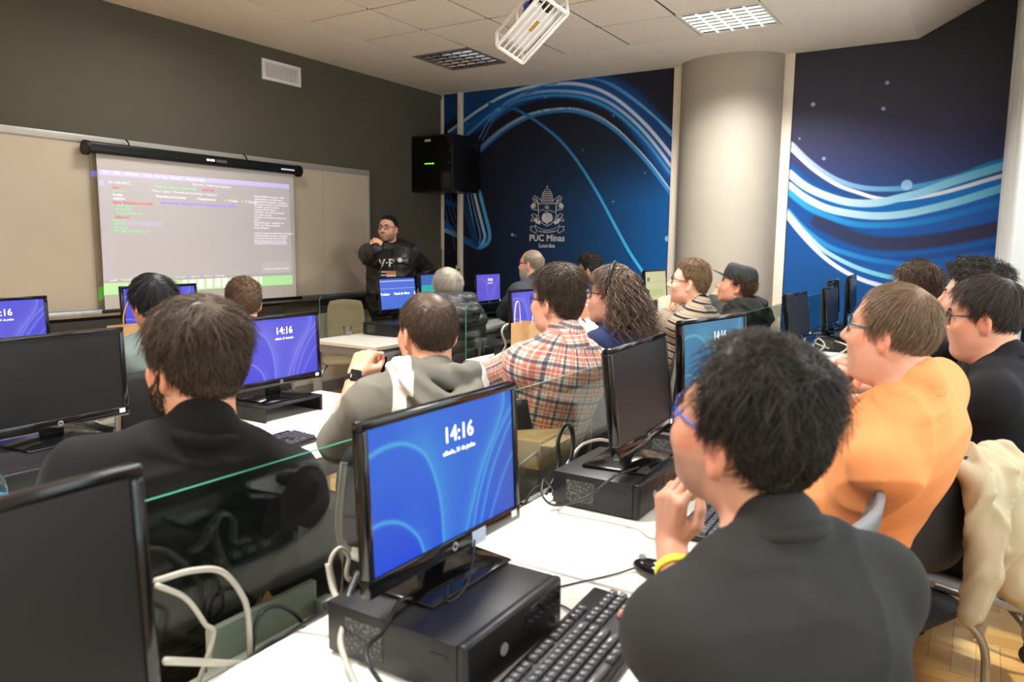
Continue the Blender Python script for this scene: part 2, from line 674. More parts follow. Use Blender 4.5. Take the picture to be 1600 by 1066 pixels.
# round column between the two murals
colm = MB()
arc = [(XR + .02 - .345 * math.sin(q) ** 1.0, 2.12 - .475 * math.cos(q)) for q in np.linspace(0, math.pi, 40)]
cv = [(x, y, 0) for x, y in arc] + [(x, y, CEIL) for x, y in arc]
colm.add(cv, [(i, i + 1, i + 41, i + 40) for i in range(39)])
colm.add([(XR + .02, 1.645, 0), (XR + .02, 2.595, 0), (XR + .02, 2.595, CEIL), (XR + .02, 1.645, CEIL)], [(0, 1, 2, 3)])
struct(colm.link('column', mat('grey_column_paint', (168, 160, 146), .55, bump=.03, bscale=300, var=.02), smooth=True))
struct(MB().box(XR - .03, XR, 2.588, 2.668, 0, CEIL).link('trim_2', M_TRIM, bevel=.003))
struct(MB().box(XR - .03, XR, 1.563, 1.648, 0, CEIL).link('trim_3', M_TRIM, bevel=.003))
struct(MB().box(XR - .05, XR, 5.155, 5.21, 0, CEIL).link('trim_4', M_TRIM, bevel=.004))
struct(MB().box(XR - .02, XR, 5.43, 5.47, 1.4, CEIL - .05).link('trim_5', M_TRIM, bevel=.003))

# ---------------------------------------------------------------- printed murals
M_MURAL = mat('printed_mural', (30, 60, 120), 0.55, attr='Col', bump=0.015, bscale=400, var=0.02, spec=0.3)


def crop1(p):
    return at(680 + p[0] / 3.553, 120 + p[1] / 3.553, 0, XR - .008)[1:]


def crop2(p):
    return at(1200 + p[0] / 3.553, 180 + p[1] / 3.553, 0, XR - .008)[1:]


CURV1 = [  # points, half width px, soft px, colour start, colour end
    ([(40, 200), (110, 160), (250, 140), (430, 60), (640, 22), (800, 22), (950, 70), (1100, 170), (1320, 420)], 50, 60, (12, 62, 118), (16, 66, 128)),
    ([(120, 320), (300, 215), (480, 110), (640, 72), (800, 80), (950, 130), (1080, 225), (1315, 520)], 26, 40, (14, 80, 150), (20, 90, 170)),
    ([(75, 305), (165, 240), (250, 180), (350, 120), (450, 78), (560, 50), (700, 38), (800, 42), (900, 68), (1000, 120), (1100, 200), (1200, 300), (1315, 440)], 7, 5, (150, 190, 215), (216, 218, 240)),
    ([(180, 320), (300, 215), (420, 130), (520, 95), (620, 80), (750, 82), (860, 100), (960, 140), (1060, 210), (1150, 295), (1230, 390), (1315, 505)], 6, 5, (60, 130, 190), (212, 216, 238)),
    ([(300, 240), (420, 150), (540, 115), (650, 103), (780, 108), (880, 135), (980, 185), (1080, 265), (1180, 370), (1315, 550)], 4, 8, (40, 120, 190), (70, 160, 215)),
    ([(255, 400), (330, 330), (420, 265), (520, 215), (620, 190), (720, 182), (800, 190), (900, 225), (1000, 290), (1100, 385), (1200, 495), (1310, 645)], 2.2, 3, (170, 190, 215), (226, 232, 245)),
    ([(255, 385), (330, 316), (420, 254), (520, 206), (620, 182), (720, 174), (800, 180), (900, 214), (1000, 280), (1100, 375), (1200, 485), (1310, 632)], 2, 3, (120, 160, 200), (190, 210, 235)),
    ([(255, 412), (330, 345), (420, 278), (520, 226), (620, 199), (720, 190), (800, 199), (900, 235), (1000, 300), (1100, 394), (1200, 506), (1310, 655)], 5, 8, (24, 90, 160), (50, 140, 205)),
    ([(780, 0), (880, 10), (960, 40), (1060, 100), (1160, 175), (1250, 250), (1320, 314)], 4, 5, (30, 100, 170), (100, 170, 220)),
    ([(820, 8), (930, 22), (1020, 62), (1120, 135), (1220, 222), (1320, 335)], 3, 4, (40, 110, 180), (110, 180, 225)),
    ([(300, 150), (430, 175), (520, 220), (600, 275), (680, 340), (760, 430), (840, 545), (920, 680), (1000, 830), (1080, 975), (1150, 1080)], 5, 7, (22, 84, 150), (70, 196, 245)),
    ([(240, 350), (300, 240), (360, 180), (430, 120), (560, 60), (680, 36)], 2.5, 3, (90, 150, 195), (60, 120, 180)),
    ([(262, 352), (318, 250), (376, 190), (450, 128), (580, 66)], 2, 3, (70, 130, 185), (50, 110, 170)),
    ([(40, 640), (60, 760), (100, 900), (110, 960)], 1.5, 2, (70, 120, 160), (60, 110, 160)),
    ([(60, 640), (85, 760), (130, 870)], 1.5, 2, (60, 110, 160), (60, 110, 160)),
    ([(80, 640), (95, 720), (118, 800)], 1.5, 2, (60, 110, 160), (60, 110, 160)),
    ([(40, 690), (80, 700), (150, 735), (200, 760)], 12, 14, (24, 84, 140), (14, 64, 120)),
    ([(40, 800), (120, 880), (200, 925), (240, 945)], 14, 16, (30, 90, 160), (20, 80, 150)),
    ([(40, 848), (100, 872), (150, 898)], 10, 8, (130, 165, 200), (60, 110, 165)),
    ([(178, 640), (200, 760), (228, 890), (238, 935)], 3, 4, (130, 165, 205), (80, 150, 215)),
    ([(196, 640), (222, 760), (250, 880), (240, 936)], 3, 4, (110, 150, 200), (80, 150, 215)),
    ([(216, 640), (240, 740), (268, 850), (276, 890), (258, 930), (225, 945)], 8, 6, (206, 208, 226), (70, 165, 230)),
    ([(246, 640), (276, 760), (302, 870), (292, 920), (255, 945), (220, 935)], 9, 8, (90, 170, 220), (40, 150, 220)),
    ([(150, 640), (190, 800), (228, 930)], 14, 18, (14, 56, 104), (14, 60, 112)),
]
DOTS1 = [(598, 84, 4), (613, 115, 5), (178, 262, 4), (352, 186, 6), (990, 215, 5), (819, 408, 4), (1165, 534, 4), (988, 694, 5), (428, 878, 10), (446, 881, 5), (1290, 899, 16), (440, 58, 3)]
CURV2 = [
    ([(120, 470), (300, 560), (500, 640), (750, 660), (1000, 620), (1320, 540)], 90, 100, (6, 70, 140), (22, 92, 180)),
    ([(105, 560), (300, 700), (560, 790), (800, 800), (1100, 770), (1300, 740)], 70, 80, (8, 74, 146), (24, 100, 186)),
    ([(280, 590), (420, 660), (560, 705), (700, 715), (850, 705), (1000, 685), (1150, 655), (1320, 620)], 20, 26, (40, 52, 92), (52, 50, 78)),
    ([(400, 760), (560, 800), (750, 800), (1000, 770), (1300, 720)], 6, 12, (20, 70, 140), (30, 76, 150)),
    ([(600, 600), (800, 625), (1000, 600), (1300, 530)], 5, 10, (24, 84, 160), (34, 90, 168)),
    ([(115, 300), (220, 400), (330, 455), (450, 500), (600, 520), (750, 500), (950, 450), (1320, 360)], 20, 20, (0, 84, 160), (0, 110, 190)),
    ([(130, 160), (220, 250), (320, 325), (420, 375), (540, 405), (680, 410), (800, 400), (950, 370), (1100, 325), (1200, 285), (1325, 243)], 8, 8, (196, 206, 235), (0, 118, 190)),
    ([(130, 190), (250, 300), (380, 385), (500, 430), (600, 460), (700, 470), (800, 462), (950, 435), (1100, 395), (1200, 365), (1325, 330)], 6, 6, (236, 242, 250), (226, 228, 246)),
    ([(118, 322), (200, 390), (300, 440), (420, 478), (520, 490), (620, 485), (720, 462), (850, 430), (1000, 378), (1150, 330), (1325, 276)], 14, 9, (236, 242, 250), (100, 190, 226)),
    ([(115, 390), (200, 455), (320, 515), (450, 545), (600, 560), (750, 550), (900, 520), (1050, 482), (1200, 436), (1325, 396)], 14, 8, (232, 240, 250), (96, 186, 222)),
    ([(112, 425), (220, 510), (330, 560), (460, 600), (600, 612), (800, 600), (1000, 562), (1310, 478)], 7, 14, (50, 160, 220), (6, 110, 186)),
    ([(105, 525), (200, 630), (320, 720), (430, 765), (560, 800), (700, 820), (900, 840)], 6, 12, (60, 160, 220), (16, 110, 190)),
    ([(107, 540), (200, 648), (300, 743), (420, 813), (540, 863), (700, 903), (940, 925), (1200, 925)], 8, 5, (226, 236, 250), (70, 190, 226)),
    ([(105, 560), (180, 655), (280, 760), (380, 840), (500, 905), (640, 950), (800, 985), (1000, 1000)], 8, 5, (240, 244, 250), (216, 226, 244)),
]
DOTS2 = [(175, 130, 5), (310, 241, 8), (770, 388, 24), (250, -60, 10), (640, -36, 9), (622, 66, 0), (662, -180, 9)]


def mural(name, label, y0, y1, z0, z1f, conv, curves, dots, bg, gain=1.0):
    step = 0.0075
    ny = max(2, int((y1 - y0) / step))
    nz = int((CEIL + (0.32 if z1f else 0) - z0) / step)
    ys = np.linspace(y0, y1, ny + 1)
    zs = np.linspace(z0, CEIL, nz + 1)
    V = []
    for z_i in range(nz + 1):
        zt = z0 + (np.where(ys < .61, CEIL + sl * (.61 - ys), CEIL) - z0) * z_i / nz if z1f else np.full(ny + 1, zs[z_i])
        V.append(np.stack([ys, zt], 1))
    P = np.concatenate(V)
    C = bg(P)
    k = 6.35 / 3.553 / 1000
    for pts, hw, soft, c0, c1 in curves:
        line = np.array([conv(p) for p in crom(np.array(pts), 5)])
        lo, hi = line.min(0) - .35, line.max(0) + .35
        idx = np.where((P > lo).all(1) & (P < hi).all(1))[0]
        d, t, s_ = pdist(P[idx], line)
        d = d / k
        al = 1 - np.clip((d - hw) / soft, 0, 1)
        al = al * al * (3 - 2 * al)
        cc = np.array(c0)[None] * (1 - t[:, None]) + np.array(c1)[None] * t[:, None]
        C[idx] = C[idx] * (1 - al[:, None]) + cc * al[:, None]
    for x, y, r in dots:
        c = conv((x, y))
        d = np.hypot(P[:, 0] - c[0], P[:, 1] - c[1]) / k
        al = np.clip((r + 2 - d) / 4, 0, 1)[:, None] * .85
        C = C * (1 - al) + np.array((160, 205, 240) if r > 3 else (120, 160, 200)) * al
    C = np.clip(C * gain, 0, 255) / 255
    C = np.where(C <= .04045, C / 12.92, ((C + .055) / 1.055) ** 2.4)
    n = ny + 1
    i, j = np.meshgrid(np.arange(nz), np.arange(ny), indexing='ij')
    a = (i * n + j).ravel()
    F = np.stack([a, a + n, a + n + 1, a + 1], 1)
    V3 = np.concatenate([np.full((len(P), 1), XR - .008), P], 1)
    me = np_mesh(name, V3, F, C)
    o = link_mesh(name, me, M_MURAL)
    md = o.modifiers.new('sheet', 'SOLIDIFY')
    md.thickness = .006
    md.offset = -1
    return tag(o, label, 'mural')


def bg1(P):
    y, z = P[:, 0], P[:, 1]
    t = np.clip((5.0 - y) / 2.3, 0, 1) * np.clip((2.8 - z) / .9, 0, 1)
    t = (t ** 1.15)[:, None]
    return np.array((20, 24, 40)) * (1 - t) + np.array((2, 84, 150)) * t


def bg2(P):
    z = P[:, 1]
    return np.stack([np.interp(z, [1.0, 1.7, 2.2, 2.7, 3.3], v) for v in ((4, 14, 52, 58, 46), (78, 80, 60, 56, 46), (144, 146, 110, 72, 54))], 1)


bgn = lambda P: bg1(P) * 0 + np.array((18, 22, 38))
mural('wall_mural', 'narrow strip of dark mural in the corner beside the black cabinet', 5.212, 5.428, .1, False, crop1, CURV1, [], bgn)
MU1 = mural('wall_mural', 'dark blue mural of arching light trails with a white crest', 2.67, 5.153, .1, False, crop1, CURV1, DOTS1, bg1)
mural('wall_mural', 'large blue mural of wavy light bands right of the column', WALLY + .02, 1.561, .1, True, crop2, CURV2, DOTS2, bg2)

# crest and lettering printed on the mural, modelled as a hair-thin flush layer
M_CREST = mat('crest_print', (205, 204, 205), 0.6)


def crop3(p):   # pixels of the crest study: origin 780,270, scale 8.2
    return at(780 + p[0] / 8.2, 270 + p[1] / 8.2, 0, XR - .012)


cr = MB()


def inkline(pts, wd=4, closed=False):
    pts = [np.array(crop3(p)) for p in pts]
    if closed:
        pts = pts + [pts[0]]
    h = wd * .00077 / 2
    for a, b_ in zip(pts[:-1], pts[1:]):
        d = b_ - a
        d = d / (np.linalg.norm(d) + 1e-9)
        n_ = np.array([0, -d[2], d[1]]) * h
        e = d * h * .6
        q = [a - n_ - e, b_ - n_ + e, b_ + n_ + e, a + n_ - e]
        cr.add([tuple(v) for v in q] + [tuple(v + np.array([-.001, 0, 0])) for v in q],
               [(0, 1, 2, 3), (7, 6, 5, 4), (0, 4, 5, 1), (1, 5, 6, 2), (2, 6, 7, 3), (3, 7, 4, 0)])


def inkfill(pts):
    q = [np.array(crop3(p)) for p in pts]
    n = len(q)
    cr.add([tuple(v) for v in q] + [tuple(v + np.array([-.0014, 0, 0])) for v in q],
           [tuple(range(n)), tuple(range(2 * n - 1, n - 1, -1))] + [(i, (i + 1) % n, (i + 1) % n + n, i + n) for i in range(n)])


def mirror(pts):
    return [(1231 - x, y) for x, y in pts]


shield = [(502, 397), (728, 397), (728, 560), (712, 615), (670, 655), (615, 682), (560, 655), (518, 615), (502, 560)]
inkline(shield, 9, True)
inkline([(510, 500), (540, 475), (560, 472), (585, 490), (615, 498), (640, 478), (660, 485), (680, 502), (705, 498), (722, 500)], 7)
for k in range(8):
    q = k * math.pi / 4
    inkline([(612 + 10 * math.cos(q), 443 + 10 * math.sin(q)), (612 + 28 * math.cos(q), 443 + 28 * math.sin(q))], 8)
# pelican: two wings, body, head
wing = [(600, 520), (575, 515), (552, 545), (543, 590), (556, 620), (572, 632), (588, 640), (598, 600)]
inkfill(wing)
inkfill(mirror(wing))
inkfill([(596, 560), (606, 520), (600, 508), (618, 506), (630, 520), (626, 560), (640, 620), (625, 655), (600, 655), (590, 620)])
# tiara
tia = [(541, 385), (545, 320), (560, 262), (585, 222), (615, 205), (646, 222), (671, 262), (686, 320), (690, 385)]
inkline(tia, 8)
for y, x0, x1 in ((350, 543, 688), (322, 546, 685), (296, 552, 679), (268, 560, 671), (240, 575, 656)):
    inkline([(x0, y), (x1, y)], 7)
for x in (565, 590, 615, 641, 666):
    inkline([(x, 345), (x * .8 + 123, 245)], 6)
for x in (578, 597, 615, 634, 653):
    inkline([(x, 385), (x, 355)], 6)
inkline([(615, 205), (615, 165)], 8)
inkline([(605, 180), (625, 180)], 8)
# crossed keys and lappets
for mm in (lambda p: p, mirror):
    inkline(mm([(455, 292), (580, 385)]), 8)
    inkline(mm([(430, 325), (520, 392)]), 8)
    inkline(mm([(455, 292), (430, 325), (440, 360), (500, 388)]), 7)
    inkline(mm([(460, 318), (480, 340), (470, 355), (495, 350), (490, 372)]), 7)
    inkline(mm([(440, 385), (405, 425), (425, 470), (495, 480), (500, 400), (440, 385)]), 7)
    inkfill(mm([(440, 390), (410, 425), (428, 462), (455, 440), (468, 405)]))
    inkline(mm([(480, 425), (455, 440), (460, 470)]), 7)
    inkline(mm([(500, 560), (455, 530), (430, 530), (412, 545), (440, 570), (400, 610), (425, 625), (450, 600), (440, 570)]), 8)
    inkline(mm([(470, 540), (480, 580), (500, 590)]), 8)
    inkfill(mm([(440, 600), (470, 580), (500, 610), (532, 630), (520, 665), (470, 645)]))
    inkline(mm([(470, 668), (455, 690), (480, 735), (470, 775), (395, 735), (415, 715), (395, 690), (440, 690), (455, 690)]), 7)
inkline([(460, 672), (500, 705), (560, 728), (615, 735), (671, 728), (730, 705), (771, 672)], 6)
inkline([(480, 735), (540, 760), (615, 770), (690, 760), (750, 735)], 6)
CRT = thing('wall_crest', 'white university crest printed above the words on the dark mural', 'crest', (0, 0, 0))
cr.link('emblem', M_CREST, CRT)
ROTX = (math.pi / 2, 0, -math.pi / 2)


def wall_text(name, body, ctr, width, parent, bold=.012):
    me = text_mesh(body, 1.0, bold, 'CENTER', .001)
    xs_ = [v.co.x for v in me.vertices]
    s_ = width / (max(xs_) - min(xs_))
    me.materials.clear()
    o = link_mesh(name, me, M_CREST, parent)
    for v in me.vertices:
        v.co.z *= .001 / .001
    o.scale = (s_, s_, .6)
    o.location = ctr
    o.rotation_euler = ROTX
    return o


a, b_ = crop3((388, 875)), crop3((835, 875))
wall_text('lettering', 'PUC Minas', (XR - .012, (a[1] + b_[1]) / 2, (a[2] + b_[2]) / 2), abs(a[1] - b_[1]), CRT, .02)
a, b_ = crop3((508, 958)), crop3((712, 958))
wall_text('lettering', 'Lourdes', (XR - .012, (a[1] + b_[1]) / 2, (a[2] + b_[2]) / 2), abs(a[1] - b_[1]), CRT, .02)
a = crop3((615, 745))
wall_text('motto', 'EX CORDE ECCLESIAE', (XR - .012, a[1], a[2] - .012), .19, CRT, .0)

# curtain at the window corner
cu = MB()
npt = 120
vs, fs = [], []
for r_i, z in enumerate(np.linspace(.12, CEIL + .28, 9)):
    for i in range(npt + 1):
        x = 5.6 + (7.13 - 5.6) * i / npt
        y = -.165 + .045 * math.sin(i * .95) + .025 * math.sin(i * .37 + 1 + z * .4) + .035 * (x - 5.6)
        vs.append((x, y, z))
for r_i in range(8):
    for i in range(npt):
        a = r_i * (npt + 1) + i
        fs.append((a, a + 1, a + npt + 2, a + npt + 1))
cu.add(vs, fs)
co = cu.link('window_curtain', mat('white_sheer_curtain', (206, 205, 200), .8, bump=.05, bscale=600), smooth=True)
md = co.modifiers.new('cloth', 'SOLIDIFY')
md.thickness = .003
tag(co, 'white pleated curtain hanging in the window corner at far right', 'curtain')

# ---------------------------------------------------------------- front wall fittings
YB = YF - .03
wbd = thing('whiteboard', 'long white board with aluminium frame and tray on the grey wall', 'whiteboard', (0, 0, 0))
BX0, BX1, BZ0, BZ1 = 1.2, 5.92, .955, 2.20
M_BOARD = mat('whiteboard_enamel', (200, 187, 165), .3, var=.03, vscale=3)
for x0, x1 in ((BX0 + .03, 3.05), (3.052, 5.28), (5.282, BX1 - .03)):
    MB().box(x0, x1, YB, YB + .02, BZ0 + .02, BZ1 - .05).link('panel', M_BOARD, wbd)
fr_ = MB().box(BX0, BX1, YB - .012, YF, BZ1 - .05, BZ1).box(BX0, BX0 + .03, YB - .012, YF, BZ0, BZ1 - .05).box(BX1 - .03, BX1, YB - .012, YF, BZ0, BZ1 - .05)
fr_.link('frame', mat('board_frame_aluminium', (186, 182, 174), .4, .3), wbd, bevel=.003)
MB().box(BX0, BX1, YB - .085, YF, BZ0 - .03, BZ0 + .02).link('tray', M_STEEL, wbd, bevel=.004)
tag(MB().box(2.1, 4.75, YB - .04, YF, .80, .90).link('dark_strip', mat('dark_strip_paint', (58, 55, 50), .6), bevel=.004), 'dark horizontal strip on the wall under the white board', 'cable duct')  # plain dark box running along the wall below the tray

YS = YB - .075
M_FAB = mat('projection_fabric', (206, 202, 198), .8, bump=.02, bscale=800)
scr = thing('projection_screen', 'pull-down projection screen with black case showing a code editor', 'screen', (0, 0, 0))
sx0, sx1 = at(150, 240, 1, YS)[0], at(458, 270, 1, YS)[0]
sz1, sz0 = at(300, 255, 1, YS)[2], at(300, 475, 1, YS)[2] - .005
ck = MB().box(sx0 - .07, sx1 + .06, YS - .04, YS + .045, sz1 - .005, sz1 + .075)
ck.link('case', M_BLACK, scr, bevel=.018, seg=3)
for x in (sx0 - .07, sx1 + .06):
    MB().cyl((x - .012, YS, sz1 + .03), (x + .012, YS, sz1 + .03), .052, 20).link('end_cap', M_BLACK, scr, smooth=False)
for x in (sx0 + .25, sx1 - .5):
    MB().tube([(x, YS, sz1 + .07), (x, YS + .01, sz1 + .1), (x, YS + .04, sz1 + .12)], .006).link('hook', M_BLACK, scr)
MB().box(sx0, sx1, YS - .001, YS + .001, sz0, sz1).link('fabric', M_FAB, scr)
MB().box(sx0 - .03, sx1 + .06, YS - .015, YS + .015, sz0 - .02, sz0 + .008).link('bottom_bar', M_BLACK, scr, bevel=.006)
M_TXW = mat('screen_text_white', (225, 222, 235), .8, emis=.55)
M_TXG = mat('screen_text_green', (170, 225, 180), .8, emis=.4)
M_TXR = mat('screen_text_red', (228, 130, 138), .8, emis=.35)
M_TXB = mat('screen_text_violet', (160, 140, 250), .8, emis=.5)
for k, (a0, a1) in enumerate(((-.03, .0), (.005, .045))):
    MB().box((sx0 + sx1) / 2 + a0, (sx0 + sx1) / 2 + a1, YS - .0415, YS - .0405, sz1 + .026, sz1 + .044).link('case_marking', M_TXW, scr)
MB().box((sx0 + sx1) / 2 + .06, (sx0 + sx1) / 2 + .16, YS - .0415, YS - .0405, sz1 + .022, sz1 + .046).link('case_label', mat('case_label_grey', (90, 88, 88), .6), scr)
for k in range(9):
    MB().box(sx1 - .17 + k * .017, sx1 - .159 + k * .017, YS - .0415, YS - .0405, sz1 + .022, sz1 + .036).link('case_marking', M_TXW, scr)


def scp(x, y):   # pixels of the screen study (origin 130,210, scale 3.478)
    q = at(130 + x / 3.478, 210 + y / 3.478, 1, YS)
    return q[0], q[2]


# projected picture: a sheet with its own printed-light colours
gx, gy = 220, 130
TL, TR, BL, BR = scp(82, 190), scp(1118, 272), scp(112, 875), scp(1138, 815)
u, v = np.meshgrid(np.linspace(0, 1, gx + 1), np.linspace(0, 1, gy + 1))
u, v = u.ravel(), v.ravel()
PX = (np.array(TL)[None] * (1 - u)[:, None] + np.array(TR)[None] * u[:, None]) * (1 - v)[:, None] + (
    np.array(BL)[None] * (1 - u)[:, None] + np.array(BR)[None] * u[:, None]) * v[:, None]
C = np.tile(np.array((.14, .13, .145)), (len(u), 1))
C[v < .045] = (.30, .26, .62)
C[(v >= .045) & (v < .09)] = (.15, .14, .17)
C[(v > .90)] = (.12, .55, .06)
C[(v > .905) & (v < .985) & (u > .36) & (u < .8) & (np.abs((u * 23) % 1 - .5) < .36)] = (.62, .72, .60)
C[(v > .88) & (v <= .90)] = (.06, .06, .08)
C[(u < .055) & (v > .08) & (v < .88)] = (.15, .14, .18)
C[(u > .06) & (u < .275) & (np.abs(v - .42) < .014)] = (.20, .17, .34)
C[(u > .8) & (v > .12) & (v < .88)] += .012
C[(u > .80) & (u < .985) & (np.abs(v - .82) < .055)] += .05
C[(u < .02) & (v < .13) & (v > .09)] = (.3, .2, .8)
i, j = np.meshgrid(np.arange(gy), np.arange(gx), indexing='ij')
a = (i * (gx + 1) + j).ravel()
F = np.stack([a, a + gx + 1, a + gx + 2, a + 1], 1)
me = np_mesh('projected_picture', np.stack([PX[:, 0], np.full(len(u), YS - .003), PX[:, 1]], 1), F, C)
mp_ = bpy.data.materials.new('projected_picture')
mp_.use_nodes = True
nb = mp_.node_tree.nodes
bb = nb['Principled BSDF']
bb.inputs['Base Color'].default_value = (*lin((196, 194, 194)), 1)
bb.inputs['Roughness'].default_value = .8
an = nb.new('ShaderNodeAttribute')
an.attribute_name = 'Col'
mp_.node_tree.links.new(an.outputs['Color'], bb.inputs['Emission Color'])
bb.inputs['Emission Strength'].default_value = .9
link_mesh('projected_picture', me, mp_, scr)
# the strip of the picture that falls past the screen onto the board
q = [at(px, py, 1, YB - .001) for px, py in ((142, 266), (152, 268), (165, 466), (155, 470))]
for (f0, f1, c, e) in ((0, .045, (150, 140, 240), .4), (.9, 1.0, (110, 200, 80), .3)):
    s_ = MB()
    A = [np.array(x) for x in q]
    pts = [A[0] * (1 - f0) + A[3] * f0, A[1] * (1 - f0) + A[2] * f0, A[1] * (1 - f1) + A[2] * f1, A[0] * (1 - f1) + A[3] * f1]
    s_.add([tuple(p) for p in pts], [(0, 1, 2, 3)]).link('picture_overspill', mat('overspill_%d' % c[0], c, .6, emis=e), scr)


def stext(body, x, y, hpx, m, align='LEFT', bold=.0):
    s_ = hpx / 3.478 * .0052
    dx = 0.0
    for wd in body.split('   '):
        if wd.strip():
            X, Z = scp(x, y)
            text('screen_text', wd.strip(), s_, (X + dx, YS - .0045, Z), m, scr, bold, align)
        dx += s_ * (.52 * len(wd) + .8)


for k, wd in enumerate(('requirements.md', 'design.md', 'tasks.md')):
    stext(wd, (385, 535, 645)[k], (290, 300, 307)[k], 21, (M_TXG, M_TXG, M_TXR)[k], bold=.02)
stext('File   Edit   Selection   View   Go   Run   Terminal   Window   Help', 105, 210, 19, M_TXW, bold=.02)
stext('tasks.md - ai-labs-terra-agentica', 590, 277, 19, M_TXW)
stext('Kiro > specs > financial-score-lookup > tasks.md', 375, 312, 19, M_TXW)
stext('Financial-score-lookup     1 Requirements   >   2 Design   >   3 Task list', 392, 342, 19, M_TXW, bold=.02)
stext('generate task list based on the requirements and design.', 420, 376, 20, M_TXB, bold=.02)
stext('AI-LABORAT...', 135, 266, 19, M_TXW)
for k, (wd, m) in enumerate((('kiro', M_TXR), ('agents', M_TXG), ('hooks', M_TXW), ('settings', M_TXW), ('specs financial-score-look', M_TXR), ('.config.kiro', M_TXG),
                             ('design.md', M_TXG), ('requirements.md', M_TXG), ('tasks.md', M_TXR), ('steering', M_TXG), ('vscode', M_TXG), ('.gitignore', M_TXG), ('SYSTEM_PROMPT.md', M_TXG))):
    stext(wd, 160 + (12 if 4 < k < 9 else 0), 294 + k * 20, 20, m, bold=.02)
for k, wd in enumerate(('Responsabilidade do usuario - 100%', 'comportamento, sem final feature', 'Tratamento de exceptions - especificas,', 'sem muitos retornos, try catch aninhado', 'Nullsafety - genericos, classes,',
                        'resolucao durante funcao', 'Null Safety - usar const do Optional', 'com sistema do null', 'Testagem - Test Fixtures, experts, test', 'basics', 'Boas praticas geral - implement sem',
                        'dividir, sem Tables para grafico,', 'sistema integrado', '', 'A partir de agora vou responder em portugues', 'automaticamente em todas as interacoes', 'workspace. Entendeu como a IA auxilia',
                        'questao quando gerar um novo codigo.', '4.2 PRESETACAO DO REQUISITO DT')):
    stext(wd, 928, 340 + k * 14.3, 15, M_TXW, bold=.01)
stext('main*   0 errors   0 warnings', 145, 800, 17, M_TXW)
stext('Ln 1, Col 1   Spaces: 2   UTF-8   LF   Markdown', 500, 782, 14, M_TXW)
stext('Pergunta ou mencione o Claude', 985, 735, 14, M_TXW)

# air vent high on the wall
vx0, vz0 = at(410, 90, 1, YF)[0], at(440, 132, 1, YF)[2]
v0, v1 = at(410, 90, 1, YF - .02), at(471, 137, 1, YF - .02)
vt = thing('air_vent', 'white rectangular air vent with vertical slats high on the grey wall', 'air vent', (0, 0, 0))
vxa, vxb, vza, vzb = v0[0], v1[0], v1[2], v0[2]
g = MB()
g.box(vxa, vxb, YF - .02, YF, vzb - .028, vzb).box(vxa, vxb, YF - .02, YF, vza, vza + .028).box(vxa, vxa + .03, YF - .02, YF, vza + .028, vzb - .028).box(vxb - .03, vxb, YF - .02, YF, vza + .028, vzb - .028)
g.link('frame', M_WHITEP, vt, bevel=.003)
MB().box(vxa + .02, vxb - .02, YF - .004, YF, vza + .02, vzb - .02).link('backing', mat('vent_dark', (50, 46, 42), .8), vt)
ns = 21
for k in range(ns):
    x = vxa + .03 + (vxb - vxa - .06) * (k + .5) / ns
    MB().box(x - .0045, x + .0045, YF - .017, YF - .005, vza + .026, vzb - .026).link('slat', M_WHITEP, vt)

# black equipment cabinet in the corner
c0 = at(643, 255, 1, YF)
cx0 = c0[0]
e1 = at(708, 255, 0, cx0)
cy0 = e1[1]
cx1 = min(at(750, 255, 1, cy0)[0], XR - .06)
cz1, cz0 = at(708, 208, 0, cx0)[2], at(708, 298, 0, cx0)[2]
cb = thing('equipment_cabinet', 'black wall cabinet with small green lights in the front corner', 'cabinet', (0, 0, 0))
MB().box(cx0, cx1, cy0, YF - .001, cz0, cz1).link('body', mat('cabinet_black', (13, 13, 13), .35, var=.1), cb, bevel=.006)
MB().box(cx0 - .008, cx0, cy0 + .02, YF - .02, cz0 + .02, cz1 - .02).link('door', mat('cabinet_smoked_door', (9, 11, 9), .12), cb, bevel=.003)
MB().cyl((cx0 - .014, cy0 + .05, (cz0 + cz1) / 2), (cx0 - .007, cy0 + .05, (cz0 + cz1) / 2), .009).link('lock', M_CHROME, cb)
ymid = (cy0 + YF) / 2 + .03
for k, dy in enumerate((-.06, -.045, -.02, .0, .012, .03, .05)):
    MB().box(cx0 - .0095, cx0 - .008, ymid + dy, ymid + dy + .009, (cz0 + cz1) / 2 - .008, (cz0 + cz1) / 2 + .001).link('indicator_light', M_LED, cb)
MB().box(cx0 - .0095, cx0 - .008, ymid - .02, ymid + .06, cz1 - .07, cz1 - .045).link('label_plate', mat('plate_cream', (205, 200, 170), .5), cb)
so = tag(MB().box(XR - .06, XR - .05, 5.14, 5.225, 1.02, 1.22).link('wall_socket', mat('socket_cream', (216, 208, 190), .4), bevel=.004), 'cream socket plate on the white conduit in the corner', 'socket')
for dz in (.05, .1, .14):
    MB().box(XR - .063, XR - .0598, 5.165, 5.2, 1.02 + dz, 1.04 + dz).link('outlet', M_BLACK, so)

# ceiling projector inside a white security cage
pj = thing('projector_cage', 'white steel security cage holding a projector under the ceiling', 'projector', (0, 0, 0))
A_ = at(764, 40, 2, CEIL - .30)
dl = 3.9
def dep(px, py, d):
    r = AX.T @ np.array([(px - 800) / FPX, -(py - 533) / FPX, 1.0])
    return CAMPOS + r * d


